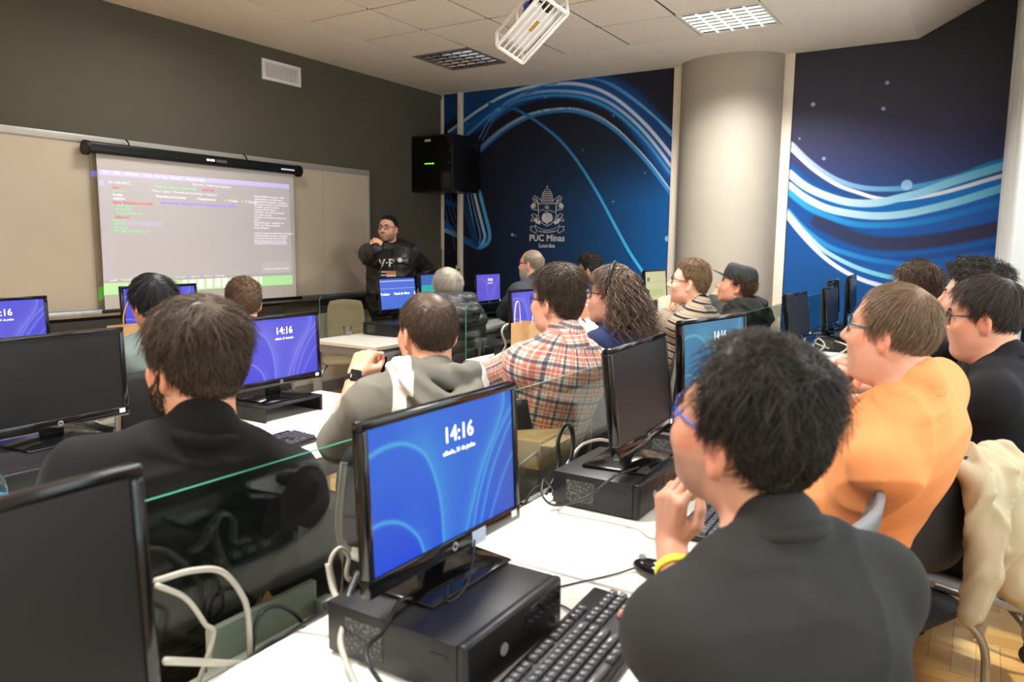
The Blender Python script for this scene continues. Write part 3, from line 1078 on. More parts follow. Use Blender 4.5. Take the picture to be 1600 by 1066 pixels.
# its frame hangs slightly skewed: long side, short side and height as seen from the seats
cw = lambda x, y, t_: x * AX[0] + y * AX[1] - t_ * AX[2]
ax_l = cw(.26, .19, .27)
ax_l /= np.linalg.norm(ax_l)
ax_w = cw(.156, -.065, -.105)
ax_w -= ax_l * (ax_w @ ax_l)
ax_w /= np.linalg.norm(ax_w)
ax_h = np.cross(ax_l, ax_w)
if ax_h[2] < 0:
    ax_h, ax_w = -ax_h, -ax_w
hl, hw, hh, bt = .21, .10, .068, .009
wsg = 1 if ax_w @ AX[0] > 0 else -1
PC = dep(777, 72, 4.6) + ax_l * hl + ax_w * wsg * hw + ax_h * hh
PM = Matrix(((ax_l[0], ax_w[0], ax_h[0], PC[0]), (ax_l[1], ax_w[1], ax_h[1], PC[1]), (ax_l[2], ax_w[2], ax_h[2], PC[2]), (0, 0, 0, 1)))
fr_ = MB()
for sy in (-1, 1):
    for sz in (-1, 1):
        fr_.box(-hl, hl, sy * hw - bt, sy * hw + bt, sz * hh - bt, sz * hh + bt, PM)
for sx in (-1, 1):
    for sz in (-1, 1):
        fr_.box(sx * hl - bt, sx * hl + bt, -hw, hw, sz * hh - bt, sz * hh + bt, PM)
    for sy in (-1, 1):
        fr_.box(sx * hl - bt, sx * hl + bt, sy * hw - bt, sy * hw + bt, -hh, hh, PM)
fr_.box(-.02, -.006, -hw - .004, -hw + .004, -hh, hh, PM).box(-.02, -.006, hw - .004, hw + .004, -hh, hh, PM)
fr_.link('frame', M_WHITEP, pj, bevel=.002, seg=1)
for y in (-.06, -.025, .01, .045, .08):
    MB().box(-hl, hl, y - .004, y + .004, -hh - .005, -hh + .002, PM).link('bar', M_WHITEP, pj)
MB().box(-.15, .13, -.082, .082, -.050, .022, PM).link('projector_body', mat('projector_white', (238, 238, 236), .4, var=.02), pj, bevel=.015, seg=3)
lens_ = MB().tube([PM @ Vector((.12, .0, -.01)), PM @ Vector((.165, .0, -.01))], .034, 20)
lens_.link('lens', M_GLOSS, pj)
for kx in range(5):
    for kz in range(2):
        for sy in (-1, 1):
            MB().box(-.14 + kx * .026, -.119 + kx * .026, sy * .0835 - .002, sy * .0835 + .002, -.042 + kz * .026, -.022 + kz * .026, PM).link('vent_opening', mat('vent_grey', (120, 120, 120), .5), pj)
cb_ = MB()
for k in range(4):
    o_ = (k - 1.5) * .03
    cb_.tube(crom([PM @ Vector((.02 + o_, -.05, .02)), PM @ Vector((.07 + o_, -.07, .05)), PM @ Vector((.12, -.03 + o_, .04)), PM @ Vector((.09, .02, .06)), PM @ Vector((.02, .0, .12))]), .005, 6)
cb_.link('cable', M_CABLEB, pj)
MB().box(.04, .075, -.095, -.06, .022, .05, PM).link('plug', mat('blue_plug', (40, 70, 170), .4), pj)
MB().box(-.02, .06, -.02, .02, -.054, -.049, PM).link('underside_label', mat('amber_label', (196, 150, 80), .6), pj)
p0 = PM @ Vector((0, 0, .03))
MB().tube([p0, Vector((p0.x, p0.y, CEIL))], .025, 14).link('ceiling_pole', M_WHITEP, pj)

# ------------------------------------------------------------------ furniture and computers
DZ = .735                        # desk top height
CPUH = .10

# ---- screen pictures: sheets of their own light
def picture(name, kind):
    gx, gy = 128, 72
    u, v = np.meshgrid(np.linspace(0, 1, gx + 1), np.linspace(0, 1, gy + 1))
    u, v = u.ravel(), v.ravel()
    P = np.stack([u, (1 - v)], 1)          # v down
    if kind in ('blue', 'violet', 'teal', 'purple'):
        pal = {'blue': ((20, 100, 226), (2, 64, 228), (92, 86, 176), (88, 200, 240)), 'violet': ((92, 88, 232), (60, 56, 236), (60, 60, 225), (150, 160, 255)),
               'teal': ((58, 128, 172), (40, 110, 170), (70, 120, 180), (110, 200, 205)), 'purple': ((110, 92, 224), (92, 80, 220), (90, 80, 200), (140, 130, 245))}[kind]
        C = np.array(pal[0])[None] * np.ones((len(u), 1))
        t = np.clip((v - .3) * 1.2 - np.abs(u - .2) * .6, 0, 1)[:, None]
        C = C * (1 - t) + np.array(pal[1])[None] * t
        t = (np.clip((u - .75) * 3, 0, 1) * np.clip(v * 1.6, 0, 1))[:, None] * .75
        C = C * (1 - t) + np.array(pal[2])[None] * t
        sets = [([(-.02, .19), (.1, .15), (.22, .17), (.33, .28), (.39, .45), (.43, .7), (.44, 1.02)], -1, .22, .010),
                ([(-.02, .66), (.08, .66), (.18, .72), (.27, .86), (.31, 1.02)], -1, .12, .009),
                ([(.94, -.02), (.93, .12), (.86, .3), (.74, .55), (.66, .8), (.6, 1.02)], 1, .085, .006),
                ([(1.02, .12), (.9, .3), (.8, .5), (.70, .8), (.655, 1.02)], 1, .05, .006),
                ([(1.02, .22), (.93, .38), (.82, .62), (.75, .86), (.71, 1.02)], 1, .03, .005),
                ([(1.02, .5), (.92, .68), (.82, .92), (.79, 1.02)], 1, .02, .004)]
        for pts, sd, wd, core in sets:
            d, tt, s_ = pdist(np.stack([u, v], 1) * np.array([1, .5625]), np.array(crom(pts, 8)) * np.array([1, .5625]))
            inner = np.where(s_ * sd > 0, np.exp(-d / (wd * .45)), 0) * (np.clip((u - .14) / .2, 0, 1) if sd < 0 else 1)
            al = np.maximum(inner * .50, np.exp(-(d / core) ** 2) * .8)[:, None]
            C = C * (1 - al) + np.array(pal[3])[None] * al
    elif kind == 'page':
        C = np.array((222, 216, 168))[None] * np.ones((len(u), 1))
        C[(u > .08) & (u < .2) & (v > .2) & (v < .32)] = (110, 110, 90)
        C[(u > .1) & (u < .18) & (v > .62) & (v < .8)] = (90, 140, 80)
        C[(v > .6) & (v < .85) & (u > .22) & (u < .85)] = (200, 212, 140)
        C[(v > .35) & (v < .37)] = (190, 184, 140)
    elif kind == 'portal':
        C = np.array((80, 120, 235))[None] * np.ones((len(u), 1))
        C[(v > .06) & (v < .1)] = (190, 205, 250)
        C[(v > .32) & (v < .345)] = (200, 214, 252)
        C[v < .06] = (60, 95, 215)
        C[(v > .18) & (v < .2) & (u < .7)] = (120, 110, 220)
    else:                                   # 'desktop'
        C = np.array((40, 190, 180))[None] * np.ones((len(u), 1))
        C[(v < .35)] = (70, 110, 200)
        C[(u - v > .25) & (v > .3)] = (120, 120, 170)
    C = np.clip(C, 0, 255) / 255
    C = np.where(C <= .04045, C / 12.92, ((C + .055) / 1.055) ** 2.4)
    i, j = np.meshgrid(np.arange(gy), np.arange(gx), indexing='ij')
    a = (i * (gx + 1) + j).ravel()
    F = np.stack([a, a + gx + 1, a + gx + 2, a + 1], 1)
    return np_mesh(name, np.stack([(u - .5), 0 * u, (.5 - v)], 1), F, C)


M_LIT = mat('lit_display', (80, 120, 230), .5, attr='Col', emis=.85, spec=.2)
M_LITT = mat('lit_display_text', (250, 250, 255), .3, emis=1.0)
MW, MH = .465, .30
PICS = {}


def monitor(label, X, Y, zc, yaw, tilt, base_z, pic=None, clock=True, style='wide', extra=None, group=None):
    """flat monitor; origin on the surface it stands on, screen towards local -y"""
    n = Vector((-math.sin(yaw), math.cos(yaw), 0))
    t = thing('computer_monitor', label, 'monitor', (X + n.x * .06, Y + n.y * .06, base_z), yaw, group)
    hz = zc - base_z
    T = Matrix.Translation((0, -.06, hz)) @ Matrix.Rotation(tilt, 4, 'X')
    T = Matrix.Translation((0, -.06, hz)) @ Matrix.Rotation(-tilt, 4, 'X')
    bz, bb = .016, .032
    f = MB()
    x, z = MW / 2, MH / 2
    f.box(-x, x, 0, .022, z - bz, z, T).box(-x, x, 0, .022, -z, -z + bb, T).box(-x, -x + bz, 0, .022, -z + bb, z - bz, T).box(x - bz, x, 0, .022, -z + bb, z - bz, T)
    f.link('bezel', M_GLOSS, t, bevel=.0035)
    b = MB()
    ring = [(-x, .022, -z), (x, .022, -z), (x, .022, z), (-x, .022, z)]
    r2 = [(-x * .93, .036, -z * .9), (x * .93, .036, -z * .9), (x * .93, .036, z * .92), (-x * .93, .036, z * .92)]
    r3 = [(-x * .5, .062, -z * .62), (x * .5, .062, -z * .62), (x * .5, .062, z * .5), (-x * .5, .062, z * .5)]
    b.add(ring + r2 + r3, [(0, 1, 5, 4), (1, 2, 6, 5), (2, 3, 7, 6), (3, 0, 4, 7), (4, 5, 9, 8), (5, 6, 10, 9), (6, 7, 11, 10), (7, 4, 8, 11), (8, 9, 10, 11), (3, 2, 1, 0)], T)
    b.link('back_shell', M_BLACK, t, bevel=.004)
    sw, sh = MW - 2 * bz, MH - bz - bb
    cz = (bb - bz) / 2
    if pic is None:
        MB().box(-sw / 2, sw / 2, .004, .008, -z + bb, z - bz, T).link('screen', M_SCREENOFF, t)
    else:
        if pic not in PICS:
            PICS[pic] = picture('screen', pic)
        me = PICS[pic]
        if not me.materials:
            me.materials.append(M_LIT)
        o = bpy.data.objects.new('screen', me)
        COL.objects.link(o)
        o.parent = t
        o.matrix_local = T @ Matrix.Translation((0, .005, cz)) @ Matrix.Diagonal((sw, 1, sh, 1))
        if clock:
            for body, s_, px, pz, bo in (('14:16', .043, .03, .060, .006), ('sábado, 21 de junho', .0125, .03, .037, .002)):
                me = text_mesh(body, s_, bo, 'CENTER', .0004)
                me.materials.clear()
                q = link_mesh('clock_text' if bo > .004 else 'date_text', me, M_LITT, t)
                q.matrix_local = T @ Matrix.Translation((px, .0035, cz + pz)) @ Matrix.Rotation(math.pi / 2, 4, 'X')
    lg = MB()
    lg.tube([T @ Vector((0, -.0005, -z + bb * .5)), T @ Vector((0, .002, -z + bb * .5))], .0085, 18)
    lg.link('logo_disc', mat('logo_silver', (170, 170, 172), .3, .5), t)
    me = text_mesh('hp', .011, .02, 'CENTER', .0004)
    me.materials.clear()
    q = link_mesh('logo_letters', me, M_BLACK, t)
    q.matrix_local = T @ Matrix.Translation((0, -.001, -z + bb * .5 - .0025)) @ Matrix.Rotation(math.pi / 2, 4, 'X') @ Matrix.Shear('XY', 4, (.25, 0))
    MB().box(x - .036, x - .016, -.0006, .001, -z + .012, -z + .026, T).link('sticker', M_PAPER, t)
    kz = hz - .06
    MB().prism([(-.035, .006), (.035, .006), (.03, kz), (-.03, kz)], -.022, .004).link('neck', M_BLACK, t, bevel=.004)
    bs = MB()
    bs.add([(-.125, -.115, 0), (.125, -.115, 0), (.14, .075, 0), (-.14, .075, 0), (-.125, -.115, .006), (.125, -.115, .006), (.14, .075, .010), (-.14, .075, .010), (-.05, -.03, .022), (.05, -.03, .022), (.045, .02, .022), (-.045, .02, .022)],
           [(3, 2, 1, 0), (0, 1, 5, 4), (1, 2, 6, 5), (2, 3, 7, 6), (3, 0, 4, 7), (4, 5, 9, 8), (5, 6, 10, 9), (6, 7, 11, 10), (7, 4, 8, 11), (8, 9, 10, 11)])
    bs.link('base', M_GLOSS, t, bevel=.003)
    if extra:
        extra(t, T, z, cz)
    return t


M_VENT = bpy.data.materials.new('perforated_vent')
M_VENT.use_nodes = True
_n = M_VENT.node_tree.nodes
_v = _n.new('ShaderNodeTexVoronoi')
_v.inputs['Scale'].default_value = 150
_tc = _n.new('ShaderNodeTexCoord')
M_VENT.node_tree.links.new(_tc.outputs['Object'], _v.inputs['Vector'])
_cr = _n.new('ShaderNodeValToRGB')
_cr.color_ramp.elements[0].color = (*lin((120, 118, 112)), 1)
_cr.color_ramp.elements[1].position = .5
_cr.color_ramp.elements[1].color = (*lin((36, 36, 36)), 1)
M_VENT.node_tree.links.new(_v.outputs['Distance'], _cr.inputs[0])
M_VENT.node_tree.links.new(_cr.outputs[0], _n['Principled BSDF'].inputs['Base Color'])


def computer(label, x0, x1, y0, y1, z=DZ, rz=0.0):
    """small desktop computer lying flat, front towards -y"""
    cx, cy = (x0 + x1) / 2, (y0 + y1) / 2
    w_, d_ = (x1 - x0) / 2, (y1 - y0) / 2
    t = thing('desktop_computer', label, 'computer', (cx, cy, z), rz)
    h = CPUH
    MB().box(-w_, w_, -d_ + .02, d_, .006, h).link('case', M_CASE, t, bevel=.004)
    MB().box(-w_, w_, -d_, -d_ + .022, .004, h + .002).link('front_panel', M_BLACK, t, bevel=.007, seg=3)
    for sx in (-1, 1):
        for sy in (-1, 1):
            MB().box(sx * w_ * .8 - .015, sx * w_ * .8 + .015, sy * d_ * .75 - .015, sy * d_ * .75 + .015, 0, .007).link('foot', M_BLACK, t)
    MB().box(.02, w_ - .012, -d_ - .0015, -d_ + .002, h - .045, h - .012).link('drive_bay', M_GLOSS, t, bevel=.001, seg=1)
    MB().cyl((-.05, -d_ - .002, h * .5), (-.05, -d_ + .002, h * .5), .011, 18).link('logo_disc', M_GREYMET, t)
    MB().box(w_ - .03, w_ - .018, -d_ - .003, -d_, .018, .03).link('power_button', M_STEEL, t)
    MB().box(-w_ - .001, -w_ + .002, d_ - .13, d_ - .045, .022, h - .018).link('vent_panel', M_VENT, t)
    MB().box(-w_ - .0015, -w_ + .002, -d_ + .04, -d_ + .075, h - .03, h - .024).link('case_slot', M_BLACK, t)
    ports = MB()
    for k in range(5):
        ports.box(-w_ * .7 + k * .04, -w_ * .7 + k * .04 + .02, d_, d_ + .003, .03, .045)
    ports.link('rear_ports', M_STEEL, t)
    return t


KEYC = mat('keycap_dark', (74, 74, 77), .24, var=.25, vscale=45)


def keyboard(label, cx, cy, z=DZ, rz=0.0, detail=False):
    t = thing('keyboard', label, 'keyboard', (cx, cy, z), rz)
    tl = Matrix.Rotation(.07, 4, 'X') @ Matrix.Translation((0, 0, .012))
    b = MB().box(-.225, .225, -.078, .078, -.006, .008, tl)
    b.link('base', M_BLACK, t, bevel=.006, seg=2)
    rows = [[1] * 1 + [-.5] + [1] * 4 + [-.4] + [1] * 4 + [-.4] + [1] * 4 + [-.3] + [1] * 3,
            [1] * 13 + [2] + [-.3] + [1] * 3 + [-.3] + [1] * 4,
            [1.5] + [1] * 12 + [1.5] + [-.3] + [1] * 3 + [-.3] + [1] * 4,
            [1.75] + [1] * 11 + [2.25] + [-3.6] + [1] * 4,
            [1.25] + [1] * 11 + [2.75] + [-1.3] + [1] + [-1.3] + [1] * 4,
            [1.25, 1.25, 1.25, 6, 1.25, 1.25, 1.25, 1.5] + [-.3] + [1] * 3 + [-.3] + [2, 1, 1]]
    u = .0193
    allk = MB()
    proto = {}
    for r, row in enumerate(rows):
        x = -.214
        y = .052 - r * .0215 + (.006 if r == 0 else 0)
        for k in row:
            if k < 0:
                x += -k * u
                continue
            wd = k * u
            if detail:
                if k not in proto:
                    o = proto[k] = MB().taper(wd / 2 - .0012, .0088, 0, .0075, .82).link('key', KEYC, t, bevel=.001, seg=1)
                else:
                    o = proto[k].copy()
                    COL.objects.link(o)
                    o.parent = t
                o.matrix_local = tl @ Matrix.Translation((x + wd / 2, y, .008))
            else:
                allk.taper(wd / 2 - .0012, .0088, .008, .0155, .82, tl @ Matrix.Translation((x + wd / 2, y, 0)))
            x += wd
    if not detail:
        stuff(allk.link('keys', KEYC, t))
    return t


def mouse(label, x, y, rz=0.0):
    t = thing('computer_mouse', label, 'mouse', (x, y, DZ), rz)
    vs, fs = [], []
    for i in range(9):
        q = math.pi * i / 8
        for j in range(16):
            a = 2 * math.pi * j / 16
            vs.append((.031 * math.sin(q) * math.cos(a) * (1 - .12 * math.sin(a)), .056 * math.sin(q) * math.sin(a), max(0.0, .014 + .022 * math.cos(q)) * (1 - .18 * math.sin(a) * math.sin(q))))
    for i in range(8):
        for j in range(16):
            fs.append((i * 16 + j, (i + 1) * 16 + j, (i + 1) * 16 + (j + 1) % 16, i * 16 + (j + 1) % 16))
    MB().add(vs, fs).link('body', M_GLOSS, t, smooth=True)
    MB().cyl((-.004, .03, .032), (.004, .03, .032), .008, 14).link('wheel', M_GREYMET, t)
    return t


def desk(label, x0, x1, y0, y1, tray=True):
    t = thing('desk', label, 'desk', ((x0 + x1) / 2, (y0 + y1) / 2, 0))
    w_, d_ = (x1 - x0) / 2, (y1 - y0) / 2
    MB().box(-w_, w_, -d_, d_, DZ - .025, DZ).link('top', M_LAM, t, bevel=.002, seg=1)
    MB().box(-w_, w_, -d_ - .002, -d_ + .002, DZ - .024, DZ - .001).link('edge_band', M_EDGE, t)
    a = MB()
    a.box(-w_ + .04, w_ - .04, -d_ + .02, -d_ + .045, DZ - .085, DZ - .025).box(-w_ + .04, w_ - .04, d_ - .045, d_ - .02, DZ - .085, DZ - .025)
    a.box(-w_ + .01, -w_ + .04, -d_ + .02, d_ - .02, DZ - .085, DZ - .025).box(w_ - .04, w_ - .01, -d_ + .02, d_ - .02, DZ - .085, DZ - .025)
    a.link('apron', M_GREYMET, t, bevel=.003)
    for sx in (-1, 1):
        for sy in (-1, 1):
            cx, cy = sx * (w_ - .035), sy * (d_ - .045)
            MB().box(cx - .025, cx + .025, cy - .025, cy + .025, 0, DZ - .03).link('leg', M_GREYMET, t, bevel=.003)
    if tray:
        g = MB()
        g.box(-w_, w_, d_, d_ + .11, DZ - .10, DZ - .094).box(-w_, w_, d_, d_ + .004, DZ - .10, DZ - .03)
        g.link('cable_tray', mat('tray_grey', (92, 90, 84), .5), t)
        MB().box(-w_, w_, d_ + .100, d_ + .122, DZ - .088, DZ - .066).link('rear_rail', M_WHITEP, t, bevel=.002)
    return t


def glass(label, x0, x1, y, z0, z1):
    w_, h = x1 - x0, z1 - z0
    t = thing('glass_partition', label, 'glass partition', ((x0 + x1) / 2, y, z0))
    o = MB().prism(rrect(w_, h, .03, 5, 0, h / 2), -.004, .004).link('pane', M_GLASS, t)
    pts = [(x, 0, z) for x, z in rrect(w_, h, .03, 5, 0, h / 2)]
    e = MB()
    n = len(pts)
    vs = []
    for x, _, z in pts:
        dx, dz = x, z - h / 2
        k = .0012 / max(math.hypot(dx, dz), .01)
        vs += [(x + dx * k, -.0042, z + dz * k), (x + dx * k, .0042, z + dz * k)]
    e.add(vs, [(2 * i, 2 * i + 1, 2 * ((i + 1) % n) + 1, 2 * ((i + 1) % n)) for i in range(n)])
    e.link('polished_edge', M_GLASSEDGE, t)
    for sx in (-1, 1):
        MB().box(sx * w_ * .36 - .02, sx * w_ * .36 + .02, -.014, .014, -.004, .045).link('clamp', M_STEEL, t, bevel=.003)
    return t


# rows of desks: back row (nearest the camera), middle row, front row
ROW3 = [(-1.35, .03), (.04, 1.43), (1.445, 2.83), (2.845, 4.23), (4.245, 5.63), (5.645, 7.0)]
for i, (a, b_) in enumerate(ROW3):
    desk(('white desk of the back row at the far left, out of view', 'white desk of the back row under the bright screen showing the big clock', 'white desk of the back row under the dark screen with a mouse cable',
          'white desk of the back row before the man in orange', 'white desk of the back row with the small dark screens', 'white desk of the back row against the blue mural wall')[i], a, b_, .43, 1.06)
ROW2 = [(-.1, 1.27), (1.28, 2.65), (3.90, 5.3), (5.31, 6.6)]
for i, (a, b_) in enumerate(ROW2):
    desk(('white desk of the middle row before the man in the black shirt', 'white desk of the middle row under the elbow of the man with the smartwatch', 'white desk of the middle row with the paper bag',
          'white desk of the middle row before the striped sweater')[i], a, b_, 1.9 if i < 2 else 2.12, 2.78)
ROW1 = [(.9, 2.2), (2.21, 2.95), (4.0, 5.35), (5.36, 6.7)]
for i, (a, b_) in enumerate(ROW1):
    desk(('white desk of the front row at left, behind the seated students', 'white front row desk before the curly brown-haired man', 'white front row desk with a clear plastic cup on it',
          'white front row desk near the dark mural')[i], a, b_, 3.62, 4.30)
GZ = 1.035
glass('clear glass partition behind the tangled cables at lower left', -.45, 1.37, 1.17, .655, GZ)
glass('clear glass partition before the man in the checked shirt', 1.43, 2.78, 1.17, .655, GZ)
glass('clear glass partition with a round metal cap beside the column', 4.16, 5.5, 1.17, .655, GZ + .05)
glass('clear glass partition before the blue mural in the back row', 5.53, 6.9, 1.17, .655, GZ + .05)
glass('clear glass partition by the dark monitor at the left', .1, 1.66, 2.89, .655, GZ + .03)
glass('clear glass partition behind the brown paper bag with white handles', 4.06, 5.35, 2.89, .655, GZ + .03)
glass('clear glass partition of the middle row nearest the column', 5.38, 6.6, 2.89, .655, GZ + .03)
glass('clear glass partition behind the plastic cup', 4.22, 5.4, 4.41, .655, 1.045)
glass('clear glass partition near the standing speaker', 5.43, 6.6, 4.41, .655, 1.045)
MB_cap = MB().cyl((4.172, 1.16, GZ + .045), (4.172, 1.18, GZ + .045), .016, 16)
tag(MB_cap.link('glass_cap', M_STEEL), 'small round metal cap on the corner of the glass partition', 'cap')


def bag_sticker(t, T, z, cz):
    MB().box(.055, .10, -.0012, .0, -z - .004, -z + .026, T).link('inventory_sticker', mat('blue_white_sticker', (190, 205, 225), .5, var=.25, vscale=300), t)


monitor('bright blue lit monitor with large clock, nearest of all lit screens', 1.116, .825, 1.031, R_(-1), .05, DZ + CPUH, 'blue', extra=bag_sticker)
monitor('large dark monitor cut off by the lower left corner', .262, .80, 1.065, 0, .05, DZ + .08)
monitor('dark monitor reflecting orange, just behind the bright blue one', 2.046, .815, 1.05, R_(2.4), .12, DZ + CPUH)
monitor('teal lit monitor partly hidden by the head of the man in blue glasses', 2.55, .76, 1.083, R_(-10), .05, DZ + CPUH, 'teal')
monitor('dark monitor seen edge-on beside the column, leftmost of the far dark group', 5.12, 1.0, 1.03, R_(-4), .15, DZ + .06)
monitor('dark monitor with bright top edge above a keyboard on a computer', 5.93, .93, 1.04, 0, .08, DZ + CPUH)
monitor('dark monitor behind the others against the blue mural', 6.3, .97, 1.075, R_(2), .05, DZ + CPUH)
monitor('slim dark monitor farthest back against the blue mural', 6.72, .90, 1.10, R_(3), .05, DZ + CPUH)
monitor('dark switched-off monitor at left beside the man in black', 1.225, 2.44, 1.03, R_(2), .03, DZ + CPUH)
monitor('violet lit monitor right of the head of the man in black', 2.18, 2.52, 1.012, R_(1), .03, DZ + .07, 'violet')
monitor('violet lit monitor at the left edge of the picture', 1.62, 3.72, 1.06, 0, .05, DZ + CPUH, 'violet')
monitor('lit monitor half hidden by the black-haired student', 2.56, 3.92, 1.075, 0, .05, DZ + CPUH, 'violet', False)
monitor('violet lit monitor near the dark mural, before the grey jacket', 6.16, 4.11, 1.04, R_(2), .03, DZ + .08, 'purple')
monitor('lit monitor behind the brown paper bag with white handles', 4.27, 2.52, 1.03, 0, .06, DZ + .07, 'violet', False)
monitor('purple lit monitor before the woman in navy', 5.07, 2.5, 1.05, 0, .06, DZ + CPUH, 'purple')
monitor('monitor showing a cream document left of the striped sweater', 6.46, 2.5, 1.105, R_(-3), .08, DZ + CPUH, 'page', False)
for dx in (0,):
    pass


def portal(t, T, z, cz):
    for body, x, s_ in (('Tradutor', -.16, .03), ('Portal do Aluno', .045, .03), ('()', .205, .03)):
        me = text_mesh(body, s_, .01, 'CENTER', .0004)
        me.materials.clear()
        q = link_mesh('page_text', me, M_LITT, t)
        q.matrix_local = T @ Matrix.Translation((x, .0035, cz - .012)) @ Matrix.Rotation(math.pi / 2, 4, 'X')


monitor('blue lit monitor showing a web portal before the standing speaker', 4.92, 4.2, 1.04, R_(-2), .1, DZ + CPUH, 'portal', False, extra=portal)
xq = at(657, 440, 1, 4.15)[0] + MW / 2
monitor('teal lit monitor partly hidden by the grey-haired man', xq, 4.15, 1.06, 0, .05, DZ + CPUH, 'desktop', False)

computer('black desktop computer under the bright blue monitor, nearest the camera', .915, 1.232, .648, .955)
computer('black desktop computer under the dark monitor reflecting orange', 1.83, 2.14, .735, 1.0)
computer('black desktop computer under the teal screen', 2.4, 2.7, .70, .97)
computer('black desktop computer under the switched-off monitor at left', .95, 1.27, 2.2, 2.58)
computer('black desktop computer on the desk with the plastic cup', 4.50, 4.98, 3.88, 4.22)
computer('black desktop computer under the monitor with a keyboard on top', 5.7, 6.02, .72, 1.0)
computer('black desktop computer of the slim farthest monitor', 6.16, 6.46, .72, 1.0)
computer('black desktop computer at the far right desk end by the mural', 6.57, 6.87, .72, 1.0)
computer('black desktop computer at the left, under the violet screen', 1.47, 1.78, 3.62, 3.95)
computer('black desktop computer before the black-haired student', 2.41, 2.72, 3.75, 4.1)
computer('black desktop computer before the woman in navy', 4.92, 5.22, 2.4, 2.7)
computer('black desktop computer under the cream document screen', 6.3, 6.59, 2.4, 2.7)
computer('black desktop computer beside the speaker, hidden by the grey-haired man', xq - .14, xq + .16, 4.02, 4.28)


def riser(label, X, Y, z):
    t = thing('monitor_riser', label, 'riser', (X, Y, DZ))
    MB().box(-.16, .16, -.13, .12, z - .012, z).box(-.16, -.148, -.13, .12, 0, z - .012).box(.148, .16, -.13, .12, 0, z - .012).link('shelf', M_BLACK, t, bevel=.002, seg=1)


riser('black riser under the dark monitor in the lower left corner', .262, .85, .08)
riser('black riser under the violet monitor of the middle row', 2.18, 2.57, .07)
riser('black riser under the screen behind the paper bag', 4.27, 2.58, .07)
riser('black riser under the violet monitor near the dark mural', 6.16, 4.16, .08)
riser('black riser under the dark monitor beside the column', 5.12, 1.04, .06)

keyboard('black keyboard with worn shiny keys below the bright blue monitor', 1.155, .56, rz=R_(3), detail=True)
keyboard('black keyboard right of the raised hand of the man in blue glasses', 2.0, .55, rz=R_(2))
keyboard('black keyboard before the man in orange', 3.5, .52, rz=R_(-5))
keyboard('black keyboard lying on top of a computer at far right', 5.86, .80, DZ + CPUH + .003, R_(0))
keyboard('black keyboard under the elbow of the man with the smartwatch', 1.72, 2.12, rz=R_(4))
mouse('shiny black mouse right of the nearest keyboard', 1.545, .585, R_(-20))
mouse('black mouse beside the man in orange', 3.85, .55, R_(10))
mouse('black mouse on the far right desk', 6.13, .58, R_(5))


# ---- chairs
def chair(label, x, y, yaw, back=M_BLACK, shell=False, group=None, zb=(.60, .90), bh=.22):
    """tube-legged chair on castors, facing local +y (yaw is the facing direction)"""
    t = thing('office_chair', label, 'chair', (x, y, 0), yaw - math.pi / 2, group)
    st = MB()
    st.prism(rrect(.44, .42, .09, 6), .0, .03, Matrix.Translation((0, 0, .425)) @ Matrix.Rotation(math.pi / 2, 4, 'X') @ Matrix.Translation((0, -.03, 0)))
    st.link('seat', back, t, bevel=.01)
    vs, fs = [], []
    nx, nz = 14, 8
    for s_ in (0, 1):
        for k in range(nz + 1):
            for i in range(nx + 1):
                u, v = i / nx * 2 - 1, k / nz
                rr = 1 - .16 * abs(2 * v - 1) ** 3
                vs.append((u * bh * rr, -.235 + .05 * u * u - .03 * v + (.016 if s_ else 0), zb[0] + (zb[1] - zb[0]) * v + .015 * (1 - u * u) * (1 if v > .5 else -1)))
    n = (nx + 1)
    for k in range(nz):
        for i in range(nx):
            a = k * n + i
            fs.append((a, a + n, a + n + 1, a + 1))
            b_ = a + n * (nz + 1)
            fs.append((b_, b_ + 1, b_ + n + 1, b_ + n))
    o2 = n * (nz + 1)
    rim = [i for i in range(n)] + [k * n + nx for k in range(1, nz + 1)] + [nz * n + i for i in range(nx - 1, -1, -1)] + [k * n for k in range(nz - 1, 0, -1)]
    for a, b_ in zip(rim, rim[1:] + rim[:1]):
        fs.append((a, b_, b_ + o2, a + o2))
    MB().add(vs, fs).link('backrest', back, t, smooth=True)
    for s_ in (-1, 1):
        MB().tube(crom([(s_ * .205, -.10, .435), (s_ * .215, -.19, .45), (s_ * (bh - .005), -.2, .56), (s_ * (bh - .005), -.205, zb[0] + .1), (s_ * (bh - .02), -.22, zb[1] - .04)]), .011, 8).link('back_support', M_STEEL, t)
        for f in (-1, 1):
            MB().tube(crom([(s_ * .12, f * .05, .40), (s_ * .19, f * .14, .39), (s_ * .245, f * .23, .30), (s_ * .25, f * .245, .10)]), .012, 8).link('leg', M_STEEL, t)
            c = MB().cyl((s_ * .25 - .012, f * .245, .03), (s_ * .25 + .012, f * .245, .03), .03, 16)
            c.box(s_ * .25 - .016, s_ * .25 + .016, f * .245 - .018, f * .245 + .018, .04, .075)
            c.link('castor', M_BLACK, t, bevel=.003, seg=1)
    return t


M_MESH = mat('black_chair_mesh', (26, 26, 27), .7, bump=.25, bscale=900, var=.1)
M_GREYPL = mat('grey_chair_plastic', (112, 114, 116), .4, var=.04)
M_LIGHTPL = mat('light_chair_plastic', (196, 200, 204), .4, var=.04)
M_BEIGE = mat('beige_upholstery', (188, 170, 140), .85, bump=.1, bscale=300, var=.06)


# ---- cables: single things
def cable(label, pts, r, m=None, name='cable'):
    return tag(MB().tube(crom(pts, 8), r, 8).link(name, m or M_CABLEB, smooth=True), label, 'cable')


def pp(px, py, Y):
    return tuple(at(px, py, 1, Y))


